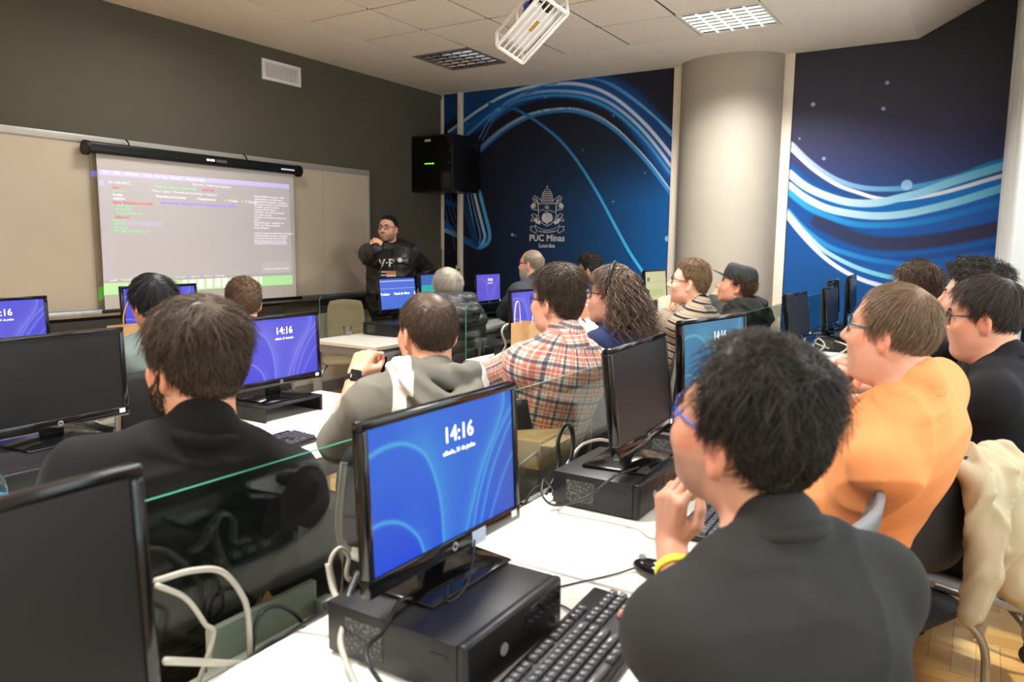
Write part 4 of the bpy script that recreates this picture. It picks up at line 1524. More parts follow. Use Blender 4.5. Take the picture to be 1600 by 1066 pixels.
cable('thick white cable arching over the glass edge at lower left', [pp(243, 908, 1.08), pp(300, 892, 1.09), pp(345, 893, 1.09), pp(375, 925, 1.10), pp(388, 965, 1.10), (.86, 1.1, .66)], .0055, M_CABLEW)
cable('second white cable drooping below the thick arch', [pp(245, 915, 1.07), pp(290, 935, 1.08), pp(320, 975, 1.09), pp(332, 1000, 1.10), (.72, 1.1, .655)], .0045, M_CABLEW)
cable('white cable lying along the tray at bottom left', [pp(258, 1033, 1.05), pp(330, 1036, 1.06), pp(390, 1040, 1.08), pp(418, 1052, 1.07), (.80, 1.08, .65)], .0065, M_CABLEW)
cable('black cable looping up from the tray in front of the white plate', [(.86, 1.1, .66), pp(398, 985, 1.1), pp(412, 955, 1.1), pp(440, 948, 1.1), pp(470, 970, 1.1), (1.0, 1.1, .66)], .0042)
cable('straight black cable running up to the nearest computer', [(.74, 1.08, .65), pp(390, 1030, 1.08), pp(450, 990, 1.07), pp(520, 952, .99), (1.0, .958, .78)], .0042)
cable('long white cable hanging over the desk edge beside the nearest computer', [pp(512, 880, 1.0), pp(520, 920, .98), pp(537, 965, .93), pp(533, 1010, .90), (.84, .80, .74), (.74, .62, .74)], .0055, M_CABLEW)
cable('grey cable curl rising behind the bright monitor', [(1.08, .965, .80), pp(545, 905, 1.0), pp(545, 870, 1.0), pp(530, 857, 1.0), pp(516, 880, 1.0), pp(524, 925, 1.0), (1.0, 1.02, .74)], .0045, M_CABLEW)
cable('thick black cable bundle slung below the bright monitor', [(1.0, .96, .85), pp(545, 945, .93), pp(580, 958, .90), pp(610, 945, .87), pp(650, 915, .86), (1.1, .91, .842)], .010)
cable('black cable falling over the side of the nearest computer', [(1.0, .82, .838), pp(625, 940, .83), pp(600, 985, .80), pp(575, 1035, .74), (.80, .62, .74), (.74, .55, .74)], .004)
cable('thin black wire bent over the base of the bright monitor', [(1.155, .80, .90), pp(735, 895, .76), pp(722, 925, .74), pp(700, 940, .745), (1.04, .78, .86)], .0022)
cable('thin mouse wire on the white desk', [(1.25, .90, .738), (1.32, .77, .738), (1.42, .70, .738), (1.5, .65, .739), (1.535, .625, .745)], .0022)
cable('thin keyboard wire behind the nearest computer', [(1.24, .93, .738), (1.28, .82, .738), (1.30, .70, .738), (1.28, .645, .742)], .0022)
for k, (a, lab) in enumerate(((0, 'tall black cable loop standing behind the middle computer'), (1, 'second black cable loop behind the middle computer'))):
    dx = .02 * a
    cable(lab, [(1.83 + dx, 1.02, .76), pp(872 + 3 * a, 730, 1.04), pp(871 + 2 * a, 690, 1.05), pp(882 + 3 * a, 664, 1.05), pp(892 + 3 * a, 672, 1.05), pp(894 + 2 * a, 700, 1.04), pp(886 + a, 735, 1.02), (1.86 + dx, 1.015, .75)], .0045)
cable('white cable arch behind the middle computer', [(1.86, 1.02, .76), pp(900, 705, 1.05), pp(922, 690, 1.06), pp(945, 688, 1.07), pp(960, 700, 1.07), (2.2, 1.1, .66)], .005, M_CABLEW)
cable('tall white cable behind the glass near the checked shirt', [(2.06, 1.26, .74), pp(921, 640, 1.26), pp(911, 620, 1.26), pp(913, 600, 1.26), pp(925, 592, 1.26), pp(938, 598, 1.26), pp(948, 612, 1.26)], .005, M_CABLEW)
cable('black cable curling down the side of the middle computer', [(1.825, .99, .78), pp(850, 750, .98), pp(848, 775, .94), pp(870, 790, .88), pp(920, 775, .80), pp(960, 745, .76), (2.0, .80, .838)], .0034)
cable('thin grey wire wandering over the desk before the middle computer', [(1.79, .96, .738), pp(868, 800, .9), (1.78, .74, .738), (1.74, .66, .738), (1.82, .60, .738), (1.9, .62, .74)], .0022, M_CABLEW)
cable('black cable hanging from the edge of the orange-reflecting monitor', [(2.2, 1.0, .86), pp(957, 665, 1.02), pp(949, 640, 1.03), pp(952, 625, 1.03), pp(960, 618, 1.0)], .004)
for k in range(9):
    a = random.uniform(0, 1)
    x = 1.5 + .12 * k
    cable(('black tray cable twisting %s the tray behind the %s desk' % (('along', 'across', 'under')[k % 3], ('bright', 'middle', 'teal')[k // 3])),
          [(x - .25, 1.09 + random.uniform(-.02, .03), .66), (x - .1, 1.1 + random.uniform(-.03, .03), .70 + random.uniform(0, .06)), (x + .05, 1.1 + random.uniform(-.03, .03), .68 + random.uniform(0, .05)), (x + .22, 1.09, .655)], .004, M_CABLEB if k % 3 else M_CABLEW)
for k in range(5):
    x = .55 + .1 * k
    cable(('lowest', 'thinnest', 'palest', 'rearmost', 'rightmost')[k] + ' of the cables heaped in the tray at lower left',
          [(x - .15, 1.08 + .01 * k, .648), (x - .05, 1.1, .67 + random.uniform(0, .03)), (x + .06, 1.1 + random.uniform(-.03, .02), .665 + random.uniform(0, .04)), (x + .2, 1.09, .65)], .0025 if k == 1 else .0042, M_CABLEW if k == 2 else M_CABLEB)
cable('pale cables bunched on the desk between the far dark monitors', [(5.45, .95, .738), (5.5, .9, .80), (5.55, .95, .84), (5.62, .98, .80), (5.68, .9, .76)], .006, M_CABLEW)
cable('pale cable loop under the far monitor with bright top edge', [(5.3, .9, .738), (5.4, .8, .76), (5.55, .76, .80), (5.66, .86, .82)], .006, M_CABLEW)
cable('pale upright cable ends beside the far dark monitors', [(5.75, 1.08, .74), (5.74, 1.08, .86), (5.7, 1.08, .92), (5.72, 1.07, .96)], .008, M_CABLEW)
cable('white cable loop beside the paper bag', [(4.0, 2.6, .738), pp(790, 540, 2.55), pp(784, 520, 2.55), pp(790, 508, 2.55), pp(802, 508, 2.55), (4.2, 2.6, .9)], .007, M_CABLEW)
cable('black wire hanging down the conduit in the front corner', [(XR - .07, 5.18, 1.12), (XR - .06, 5.16, 1.0), (XR - .06, 5.13, .8), (XR - .06, 5.1, .5)], .006)

# junction plate behind the glass, lower left
a, b_, c_ = at(326, 988, 1, 1.2), at(492, 912, 1, 1.2), at(340, 1050, 1, 1.2)
jb = thing('junction_plate', 'pale grey junction plate behind the glass at lower left', 'junction box', ((a[0] + b_[0]) / 2, 1.20, 0))
hx = (b_[0] - a[0]) / 2
MB().box(-hx, hx, -.006, .012, .58, .735).link('plate', mat('plate_grey', (206, 202, 188), .5, var=.04), jb, bevel=.003)
MB().box(-hx, hx, -.014, .03, .59, .60).link('lip', M_WHITEP, jb)
for k in range(2):
    MB().box(-hx - .03, -hx - .0, .0, .02, .5, .62).link('bracket', M_GREYMET, jb) if k == 0 else None

# ------------------------------------------------------------------ people: one smooth surface from blended limbs
def smin(a, b, k):
    h = np.clip(.5 + .5 * (b - a) / k, 0, 1)
    return b + (a - b) * h - k * h * (1 - h)


def smax(a, b, k):
    return -smin(-a, -b, k)


def f_seg(P, a, b, ra, rb):
    a = np.asarray(a, np.float32)
    ab = np.asarray(b, np.float32) - a
    d = P - a
    t = np.clip(d @ ab / (ab @ ab + 1e-9), 0, 1)
    e = d - t[:, None] * ab
    return np.sqrt((e * e).sum(1)) - (ra + (rb - ra) * t)


def f_ell(P, c, r):
    q = (P - np.asarray(c, np.float32)) / np.asarray(r, np.float32)
    k0 = np.sqrt((q * q).sum(1))
    k1 = np.sqrt(((q / np.asarray(r, np.float32)) ** 2).sum(1)) + 1e-6
    return k0 * (k0 - 1) / k1


class Field:
    """groups of primitives with bounding balls, evaluated only where they matter"""

    def __init__(s):
        s.g = []

    def add(s, c, r, fn, k=.02, op='u'):
        s.g.append((np.asarray(c, np.float32), r, fn, k, op))

    def seg(s, a, b, ra, rb, k=.02):
        a, b = np.asarray(a, float), np.asarray(b, float)
        s.add((a + b) / 2, np.linalg.norm(b - a) / 2 + max(ra, rb), lambda P: f_seg(P, a, b, ra, rb), k)

    def ev(s, P, far=.10):
        d = np.full(len(P), 1.0, np.float32)
        for c, r, fn, k, op in s.g:
            m = ((P - c) ** 2).sum(1) < (r + far) ** 2
            if not m.any():
                continue
            v = fn(P[m]).astype(np.float32)
            if op == 'u':
                d[m] = smin(d[m], v, k)
            elif op == 's':
                d[m] = smax(d[m], -v, k)
            elif op == 'd':
                d[m] = d[m] + v
        return d

    def box(s):
        lo = np.min([c - r for c, r, f, k, op in s.g if op == 'u'], 0)
        hi = np.max([c + r for c, r, f, k, op in s.g if op == 'u'], 0)
        return lo, hi

    def mesh(s, h):
        lo, hi = s.box()
        B = 8
        lo = lo - 2 * h
        nb = np.ceil((hi - lo + 2 * h) / (B * h)).astype(int)
        n = nb * B + 1
        G = np.full(n, 1.0, np.float32)
        bi = np.stack(np.meshgrid(*[np.arange(k) for k in nb], indexing='ij'), -1).reshape(-1, 3)
        ctr = (lo + (bi + .5) * B * h).astype(np.float32)
        dc = s.ev(ctr, .16)
        rad = B * h * .87
        near = np.abs(dc) < rad * 1.25 + .012
        for x, y, z in bi[(dc < 0) & ~near]:
            G[x * B:x * B + B + 1, y * B:y * B + B + 1, z * B:z * B + B + 1] = -1
        off = np.stack(np.meshgrid(*[np.arange(B + 1)] * 3, indexing='ij'), -1).reshape(-1, 3)
        nbi = bi[near]
        for q in range(0, len(nbi), 300):
            part_ = nbi[q:q + 300]
            I = (part_[:, None, :] * B + off[None]).reshape(-1, 3)
            P = (lo + I * h).astype(np.float32)
            G[I[:, 0], I[:, 1], I[:, 2]] = s.ev(P)
        S = G < 0
        X, Y, Z = n - 1
        cnt = np.zeros((X, Y, Z), np.uint8)
        for a in (0, 1):
            for b in (0, 1):
                for c in (0, 1):
                    cnt += S[a:a + X, b:b + Y, c:c + Z]
        A = np.argwhere((cnt > 0) & (cnt < 8))
        idx = np.full((X, Y, Z), -1, np.int32)
        idx[A[:, 0], A[:, 1], A[:, 2]] = np.arange(len(A))
        cv = np.stack([G[A[:, 0] + a, A[:, 1] + b, A[:, 2] + c] for a in (0, 1) for b in (0, 1) for c in (0, 1)], 1)
        cp = np.array([(a, b, c) for a in (0, 1) for b in (0, 1) for c in (0, 1)], np.float32)
        sm = np.zeros((len(A), 3), np.float32)
        ct = np.zeros(len(A), np.float32)
        for i in range(8):
            for j in range(i + 1, 8):
                if np.abs(cp[i] - cp[j]).sum() != 1:
                    continue
                m = (cv[:, i] < 0) != (cv[:, j] < 0)
                t = cv[:, i] / (cv[:, i] - cv[:, j] + 1e-12)
                sm[m] += cp[i] + t[m, None] * (cp[j] - cp[i])
                ct[m] += 1
        V = lo + (A + sm / ct[:, None]) * h
        F = []
        for ax in range(3):
            o1, o2 = [(1, 2), (2, 0), (0, 1)][ax]
            sl0 = [slice(None)] * 3
            a0, a1 = list(sl0), list(sl0)
            a0[ax], a1[ax] = slice(0, -1), slice(1, None)
            ch = np.argwhere(S[tuple(a0)] != S[tuple(a1)])
            ch = ch[(ch[:, o1] > 0) & (ch[:, o2] > 0) & (ch[:, o1] < n[o1] - 1) & (ch[:, o2] < n[o2] - 1)]
            e1, e2 = np.zeros(3, int), np.zeros(3, int)
            e1[o1], e2[o2] = 1, 1
            q = [idx[tuple((ch - d).T)] for d in (e1 + e2, e2, 0 * e1, e1)]
            Q = np.stack(q, 1)
            fl_ = S[tuple(ch.T)]
            Q[~fl_] = Q[~fl_][:, ::-1]
            F.append(Q)
        F = np.concatenate(F)
        return V, F[(F >= 0).all(1)]


def smooth_np(V, F, it=2, lam=.5):
    n = len(V)
    src = np.concatenate([F[:, k] for k in range(4)] + [F[:, (k + 1) % 4] for k in range(4)])
    dst = np.concatenate([F[:, (k + 1) % 4] for k in range(4)] + [F[:, k] for k in range(4)])
    deg = np.bincount(src, minlength=n).astype(float) + 1e-9
    for i in range(it):
        for l in (lam, -lam * 1.04):
            avg = np.stack([np.bincount(src, V[dst, c], minlength=n) for c in range(3)], 1) / deg[:, None]
            V = V + l * (avg - V)
    return V


def frame(yaw, pitch=0.0, roll=0.0):
    """columns right, forward, up"""
    f = np.array([math.cos(yaw), math.sin(yaw), 0])
    r = np.array([math.sin(yaw), -math.cos(yaw), 0])
    u = np.array([0, 0, 1.0])
    f2 = f * math.cos(pitch) + u * math.sin(pitch)
    u2 = -f * math.sin(pitch) + u * math.cos(pitch)
    r2 = r * math.cos(roll) + u2 * math.sin(roll)
    u3 = -r * math.sin(roll) + u2 * math.cos(roll)
    return np.stack([r2, f2, u3], 1)


def skull(P):
    d = f_ell(P, (0, -.011, .030), (.0765, .0925, .094))
    d = smin(d, f_ell(P, (0, .030, -.035), (.064, .066, .070)), .035)
    d = smin(d, f_ell(P, (0, .024, .030), (.068, .064, .070)), .03)
    return d


def face_fn(o):
    jaw, nose = o.get('jaw', 1.0), o.get('nose', 1.0)

    def fn(P):
        Q = P.copy()
        Q[:, 0] = np.abs(Q[:, 0])
        d = skull(P)
        d = smin(d, f_ell(P, (0, .042, -.066), (.054 * jaw, .056, .052)), .03)
        d = smin(d, f_ell(Q, (.040 * jaw, .018, -.062), (.022, .042, .034)), .025)
        d = smin(d, f_ell(P, (0, .080, -.100), (.023, .020, .018)), .022)
        if o.get('chin2'):
            d = smin(d, f_ell(P, (0, .030, -.112), (.05, .055, .032)), .03)
        d = smin(d, f_ell(Q, (.043, .062, -.022), (.026, .028, .024)), .03)
        d = smin(d, f_seg(Q, (0, .088, .030), (.040, .074, .034), .013, .012), .018)
        d = smax(d, -f_ell(Q, (.032, .102, .010), (.020, .022, .013)), .014)
        d = smin(d, f_seg(P, (0, .092, .022), (0, .121 * (.96 + .04 * nose), -.025), .0085, .0132 * nose), .012)
        d = smin(d, f_ell(Q, (.0130, .105, -.031), (.010, .012, .009)), .008)
        d = smin(d, f_ell(P, (0, .0915, -.051), (.026, .016, .012)), .012)
        d = smin(d, f_seg(Q, (0, .103, -.0535), (.020, .094, -.0565), .0055, .0035), .006)
        d = smin(d, f_seg(Q, (0, .101, -.0665), (.018, .093, -.0635), .0066, .0040), .006)
        d = smax(d, -f_seg(Q, (0, .1095, -.0600), (.022, .099, -.0600), .0018, .001), .004)
        d = smin(d, f_ell(Q, (.032, .0775, .010), (.0125, .0125, .0125)), .003)
        # ears
        e = Q - np.array((.078, -.012, -.010), np.float32)
        c, s_ = math.cos(.35), math.sin(.35)
        ex = np.stack([e[:, 0] * c + e[:, 1] * s_, -e[:, 0] * s_ + e[:, 1] * c, e[:, 2] - .12 * e[:, 1]], 1)
        er = f_ell(ex, (0, 0, 0), (.0085, .019, .033))
        er = smin(er, f_ell(ex, (-.003, .006, -.026), (.008, .010, .010)), .008)
        er = smax(er, -f_ell(ex, (.0085, .004, .002), (.007, .0105, .019)), .005)
        d = smin(d, er, .008)
        return d
    return fn


HAIRLINE = ([0, 30, 50, 66, 78, 92, 104, 118, 135, 180], [40, 38, 32, 12, -8, 10, 0, -24, -36, -40])


def azel(Q):
    q = Q - np.array((0, -.010, .018))
    r = np.sqrt((q * q).sum(1)) + 1e-9
    az = np.degrees(np.arctan2(q[:, 0], q[:, 1]))
    el = np.degrees(np.arcsin(np.clip(q[:, 2] / r, -1, 1)))
    return az, el, r


def hairline(az, st):
    xs_, ys_ = HAIRLINE
    ys_ = list(ys_)
    rc = st.get('recede', 0)
    ys_[0] += rc * .6
    ys_[1] += rc
    ys_[2] += rc * .7
    low = st.get('low', 0)
    low += 2
    ys_[-1] -= low
    ys_[-2] -= low
    ys_[-3] -= low * .6
    return np.interp(np.abs(az), xs_, ys_)


def hair_thick(az, el, st):
    a = np.abs(az)
    top, side, back = st.get('top', .02), st.get('side', .006), st.get('back', .008)
    base = np.where(a < 100, side, side + (back - side) * np.clip((a - 100) / 50, 0, 1))
    e0 = st.get('fade', 28)
    t = np.clip((el - e0) / 32, 0, 1)
    t = t * t * (3 - 2 * t)
    T = base + (top - base) * t
    if 'front' in st:
        w_ = np.clip(1 - a / 75, 0, 1) * np.clip(1 - np.abs(el - 52) / 40, 0, 1)
        T = T + (st['front']) * w_
    if 'crown_bald' in st:
        r = st['crown_bald']
        x, y = (90 - el) * np.sin(np.radians(az)), (90 - el) * np.cos(np.radians(az))
        d_ = np.hypot(x, y + st.get('bald_y', 10))
        T = np.where(d_ < r, np.minimum(T, .0005), T * np.clip(.2 + (d_ - r) / 14, 0, 1))
    return T


def make_hair(st, fn, Rh, hc, base, parent, name='hair'):
    """scalp shell plus combed strands, in head space, linked as one mesh"""
    nA, nE = 90, 40
    az = np.linspace(-180, 180, nA + 1)
    w_ = np.linspace(0, 1, nE + 1)
    A, W = np.meshgrid(az, w_)
    H = hairline(A, st) - 5
    E_ = H + (89.5 - H) * W
    ca, sa, ce_, se = np.cos(np.radians(A)), np.sin(np.radians(A)), np.cos(np.radians(E_)), np.sin(np.radians(E_))
    D = np.stack([sa * ce_, ca * ce_, se], -1).reshape(-1, 3)
    o = np.array((0, -.010, .018))
    rr = np.linspace(.05, .16, 45)
    val = np.stack([fn_noear(o + D * r) for r in rr], 1)
    k = np.clip((val < 0).sum(1), 1, 44)
    v0, v1 = val[np.arange(len(D)), k - 1], val[np.arange(len(D)), k]
    RH = rr[k - 1] + (rr[1] - rr[0]) * np.clip(v0 / (v0 - v1 + 1e-9), 0, 1)
    T = hair_thick(A.ravel(), E_.ravel(), st)
    lr = np.random.default_rng(st.get('seed', 1))
    ph = lr.uniform(0, 6.28, 12)
    lump = sum(np.sin(D @ lr.normal(0, st.get('lfreq', 9), 3) + p) for p in ph) / 5
    T = T * (1 + st.get('lump', .18) * lump)
    ramp = np.clip((E_.ravel() - H.ravel()) / st.get('ramp', 12), 0, 1)
    RS = RH + T * ramp * .85 - .004 * (1 - ramp)
    grid = RS.reshape(nE + 1, nA + 1)
    V = [o + D * RS[:, None]]
    i, j = np.meshgrid(np.arange(nE), np.arange(nA), indexing='ij')
    a = (i * (nA + 1) + j).ravel()
    F = [np.stack([a, a + 1, a + nA + 2, a + nA + 1], 1)[:, ::-1]]
    cols = [np.full((len(D), 1), .5)]
    nv = len(D)
    # strands
    N = st.get('n', 1800)
    S = 6
    z = lr.uniform(-.75, 1, N * 3)
    aa = lr.uniform(-180, 180, N * 3)
    el = np.degrees(np.arcsin(z))
    ok = el > hairline(aa, st) - 2
    tk = hair_thick(aa, el, st)
    ok &= tk > .0012
    aa, el, tk = aa[ok][:N], el[ok][:N], tk[ok][:N]
    N = len(aa)
    cr_, sr_ = np.radians(aa), np.radians(el)
    d0 = np.stack([np.sin(cr_) * np.cos(sr_), np.cos(cr_) * np.cos(sr_), np.sin(sr_)], 1)

    def shell_r(d):
        az_, el_, _ = azel(o + d + (o * 0))
        q = d / (np.linalg.norm(d, axis=1)[:, None] + 1e-9)
        az_ = np.degrees(np.arctan2(q[:, 0], q[:, 1]))
        el_ = np.degrees(np.arcsin(np.clip(q[:, 2], -1, 1)))
        h_ = hairline(az_, st) - 5
        wv = np.clip((el_ - h_) / (89.5 - h_), 0, 1) * nE
        av = (az_ + 180) / 360 * nA
        return grid[np.clip(wv.astype(int), 0, nE), np.clip(av.astype(int), 0, nA)]

    length = st.get('len', .03) * lr.uniform(.6, 1.3, N) * np.clip(.35 + tk / (st.get('top', .02) + 1e-6), .35, 1.15)
    crown = np.array(st.get('crown', (0, -.06, .12))) + o
    comb = np.array(st.get('comb', (0, 0, 0)), float)
    p = o + d0 * (shell_r(d0) - .002)[:, None]
    path = [p]
    nrm = d0.copy()
    lift = st.get('lift', .25)
    wob = lr.normal(0, st.get('mess', .35), (N, 3))
    ph2 = lr.uniform(0, 6.28, N)
    for s_ in range(1, S):
        fl = (p - crown)
        fl /= np.linalg.norm(fl, axis=1)[:, None] + 1e-6
        fl = fl * (1 - min(1, np.linalg.norm(comb))) + comb
        fl = fl + wob
        if st.get('curl'):
            q = ph2 + s_ * st['curl']
            t1 = np.cross(nrm, (0, 0, 1.0)) + 1e-4
            t1 /= np.linalg.norm(t1, axis=1)[:, None]
            t2 = np.cross(nrm, t1)
            fl = fl * .55 + (t1 * np.cos(q)[:, None] + t2 * np.sin(q)[:, None]) * 1.1
        fl = fl - nrm * (fl * nrm).sum(1)[:, None]
        fl /= np.linalg.norm(fl, axis=1)[:, None] + 1e-6
        fl = fl + nrm * lift
        fl /= np.linalg.norm(fl, axis=1)[:, None]
        p = p + fl * (length / (S - 1))[:, None]
        dd = p - o
        r_ = np.linalg.norm(dd, axis=1)
        nrm = dd / r_[:, None]
        mn = shell_r(dd) + .0008
        p = np.where((r_ < mn)[:, None], o + nrm * mn[:, None], p)
        path.append(p)
    sv, sf, sc = strands(np.stack(path, 1), st.get('r', .0011), lr)
    V.append(sv)
    F.append(sf + nv)
    cols.append(sc)
    Vh = np.concatenate(V)
    C = np.concatenate(cols)
    Fh = np.concatenate(F)
    Vw = (Vh @ Rh.T) + hc - base
    cc = np.array(lin(st['col']))[None]
    c2 = np.array(lin(st.get('col2', tuple(min(255, int(x * 1.7 + 8)) for x in st['col']))))[None]
    t = C ** 1.6
    me = np_mesh(name, Vw, Fh, cc * (1 - t) + c2 * t)
    return link_mesh(name, me, M_HAIR, parent, True)


def strands(path, r, lr):
    """three-sided tapering tubes along many paths"""
    N, S, _ = path.shape
    T = np.gradient(path, axis=1)
    T /= np.linalg.norm(T, axis=2)[..., None] + 1e-9
    ref = lr.normal(0, 1, (N, 1, 3))
    a = np.cross(T, ref)
    a /= np.linalg.norm(a, axis=2)[..., None] + 1e-9
    b = np.cross(T, a)
    rad = r * np.linspace(1, .25, S)[None, :, None] * lr.uniform(.7, 1.3, (N, 1, 1))
    V = np.stack([path + rad * (a * math.cos(q) + b * math.sin(q)) for q in (0, 2.094, 4.189)], 2).reshape(-1, 3)
    base_ = np.arange(N)[:, None, None] * (S * 3) + np.arange(S - 1)[None, :, None] * 3
    k = np.arange(3)[None, None, :]
    F = np.stack([base_ + k, base_ + (k + 1) % 3, base_ + 3 + (k + 1) % 3, base_ + 3 + k], -1).reshape(-1, 4)
    c = np.repeat(lr.uniform(0, 1, N), S * 3)[:, None]
    return V, F, c


def fn_noear(P):
    d = skull(P)
    d = smin(d, f_ell(P, (0, .042, -.066), (.054, .056, .052)), .03)
    return smin(d, f_seg(P, (0, -.030, -.045), (0, -.052, -.17), .050, .056), .03)


M_HAIR = mat('hair', (60, 50, 44), .45, attr='Col', spec=.25)
M_SKIN = mat('skin', (200, 150, 125), .5, attr='Col', bump=.06, bscale=260, var=.04, vscale=40, sss=.08)
M_LENS = clear_mat('spectacle_lens', (232, 236, 240), 1.2)


def hand_segs(W, d, n, side, curl=(.5, .7, .5), spread=.06, thumb=.5, sc=1.0, fist=False):
    """palm, four unequal fingers and a thumb; d to the knuckles, n the palm side"""
    d = np.array(d, float)
    d /= np.linalg.norm(d)
    n = np.array(n, float)
    n = n - d * (n @ d)
    n /= np.linalg.norm(n)
    t = np.cross(d, n) * (1 if side == 'R' else -1)
    W = np.array(W, float)
    out = []
    lens = ((.043, .027, .021), (.047, .031, .022), (.043, .029, .021), (.034, .021, .019))
    kn = ((.089, .034), (.093, .011), (.089, -.012), (.080, -.033))
    for i in range(4):
        K = W + (d * kn[i][0] + t * kn[i][1]) * sc
        out.append((W + (d * .012 + t * kn[i][1] * .55) * sc, K, .0165 * sc, .0125 * sc, .014))
        p, ang = K, 0
        fd = d + t * spread * (1.5 - i)
        fd /= np.linalg.norm(fd)
        for j in range(3):
            ang += curl[j] * (1 + .06 * i)
            v = fd * math.cos(ang) + n * math.sin(ang)
            q = p + v * lens[i][j] * sc
            ra = (.0098, .0088, .0078)[j] * sc * (.9 if i == 3 else 1)
            out.append((p, q, ra, ra * .9, .004))
            p = q
    b0 = W + (d * .018 + t * .020 + n * .006) * sc
    b1 = b0 + (d * .034 + t * .032 + n * (.012 + .012 * thumb)) * sc
    b2 = b1 + (d * .030 + t * (.012 - .026 * thumb) + n * .018 * thumb) * sc
    b3 = b2 + (d * (.024 - .006 * thumb) - t * .016 * thumb + n * .008 * thumb) * sc
    out += [(b0, b1, .0175 * sc, .0125 * sc, .012), (b1, b2, .0120 * sc, .0102 * sc, .006), (b2, b3, .0102 * sc, .0082 * sc, .004)]
    return out


def noise_fn(seed, freq, amp, aniso=(1, 1, 1)):
    """cloth folds: a few warped ridge trains plus a soft swell"""
    lr = np.random.default_rng(seed)
    K = (lr.normal(0, 1, (4, 3)) * np.array(aniso)).astype(np.float32)
    K /= np.linalg.norm(K, axis=1)[:, None]
    K *= (freq * lr.uniform(1.2, 2.6, (4, 1))).astype(np.float32)
    Wk = lr.normal(0, freq * .7, (4, 3)).astype(np.float32)
    ph = lr.uniform(0, 6.28, 8)

    def fn(P):
        s_ = 0
        for i in range(4):
            q = P @ K[i] + ph[i] + 1.3 * np.sin(P @ Wk[i] + ph[i + 4])
            m = .5 + .5 * np.sin(P @ Wk[(i + 1) % 4] * .8 + ph[(i + 3) % 8])
            s_ = s_ + (.35 - (1 - np.abs(np.sin(q * .5))) ** 2.2) * m
        return s_ * (amp * .8)
    return fn


def two_bone(S, W, hint, l1, l2):
    """elbow for fixed bone lengths, on the side of the hint"""
    d = np.linalg.norm(W - S)
    if d > (l1 + l2) * .985:
        k = d / ((l1 + l2) * .985)
        l1, l2 = l1 * k, l2 * k
    n = (W - S) / d
    a = (l1 * l1 - l2 * l2 + d * d) / (2 * d)
    h = math.sqrt(max(l1 * l1 - a * a, 0))
    e = (hint - S) - n * ((hint - S) @ n)
    return S + n * a + e / (np.linalg.norm(e) + 1e-9) * h


class Torso:
    def __init__(s, hip, nb, yaw, w=1.0, belly=0.0, bow=.03, deep=1.0):
        s.a, s.b = np.array(hip, float), np.array(nb, float)
        ax = s.b - s.a
        s.L = np.linalg.norm(ax)
        s.ax = ax / s.L
        r = np.array([math.sin(yaw), -math.cos(yaw), 0])
        r = r - s.ax * (r @ s.ax)
        s.r = r / np.linalg.norm(r)
        s.f = np.cross(s.ax, s.r)
        s.w, s.belly, s.bow, s.deep = w, belly, bow, deep

    def c(s, t):
        return s.a + s.ax * s.L * t - s.f * (s.bow * 4 * t * (1 - t))

    def pt(s, x, y, t):
        return s.c(t) + s.r * x + s.f * y

    def loc(s, P):
        d = P - s.a.astype(np.float32)
        t = d @ s.ax.astype(np.float32) / s.L
        tc = np.clip(t, 0, 1)
        return d @ s.r.astype(np.float32), d @ s.f.astype(np.float32) + s.bow * 4 * tc * (1 - tc), t

    def fn(s, off=0.0, top=1.0):
        T = [0, .12, .3, .5, .65, .8, .9, .96, 1.0]
        A = np.array([.165, .172, .165, .165, .178, .186, .165, .115, .070]) * s.w + off
        B = np.array([.115, .125, .125 + s.belly * .4, .118, .122, .116, .095, .075, .062]) * s.w * s.deep + off
        Y = np.array([0, .01 + s.belly * .3, .02 + s.belly * .7, .012 + s.belly * .3, .008, -.004, -.014, -.014, -.008])

        def f(P):
            x, y, t = s.loc(P)
            tc = np.clip(t, 0, top)
            a, b, yo = np.interp(tc, T, A), np.interp(tc, T, B), np.interp(tc, T, Y)
            q = np.sqrt((x / a) ** 2 + ((y - yo) / b) ** 2)
            d2 = (q - 1) * np.minimum(a, b)
            dz = np.maximum((t - top) * s.L, -t * s.L) - off * .5
            return np.sqrt(np.maximum(d2, 0) ** 2 + np.maximum(dz, 0) ** 2) + np.minimum(np.maximum(d2, dz), 0)
        return f


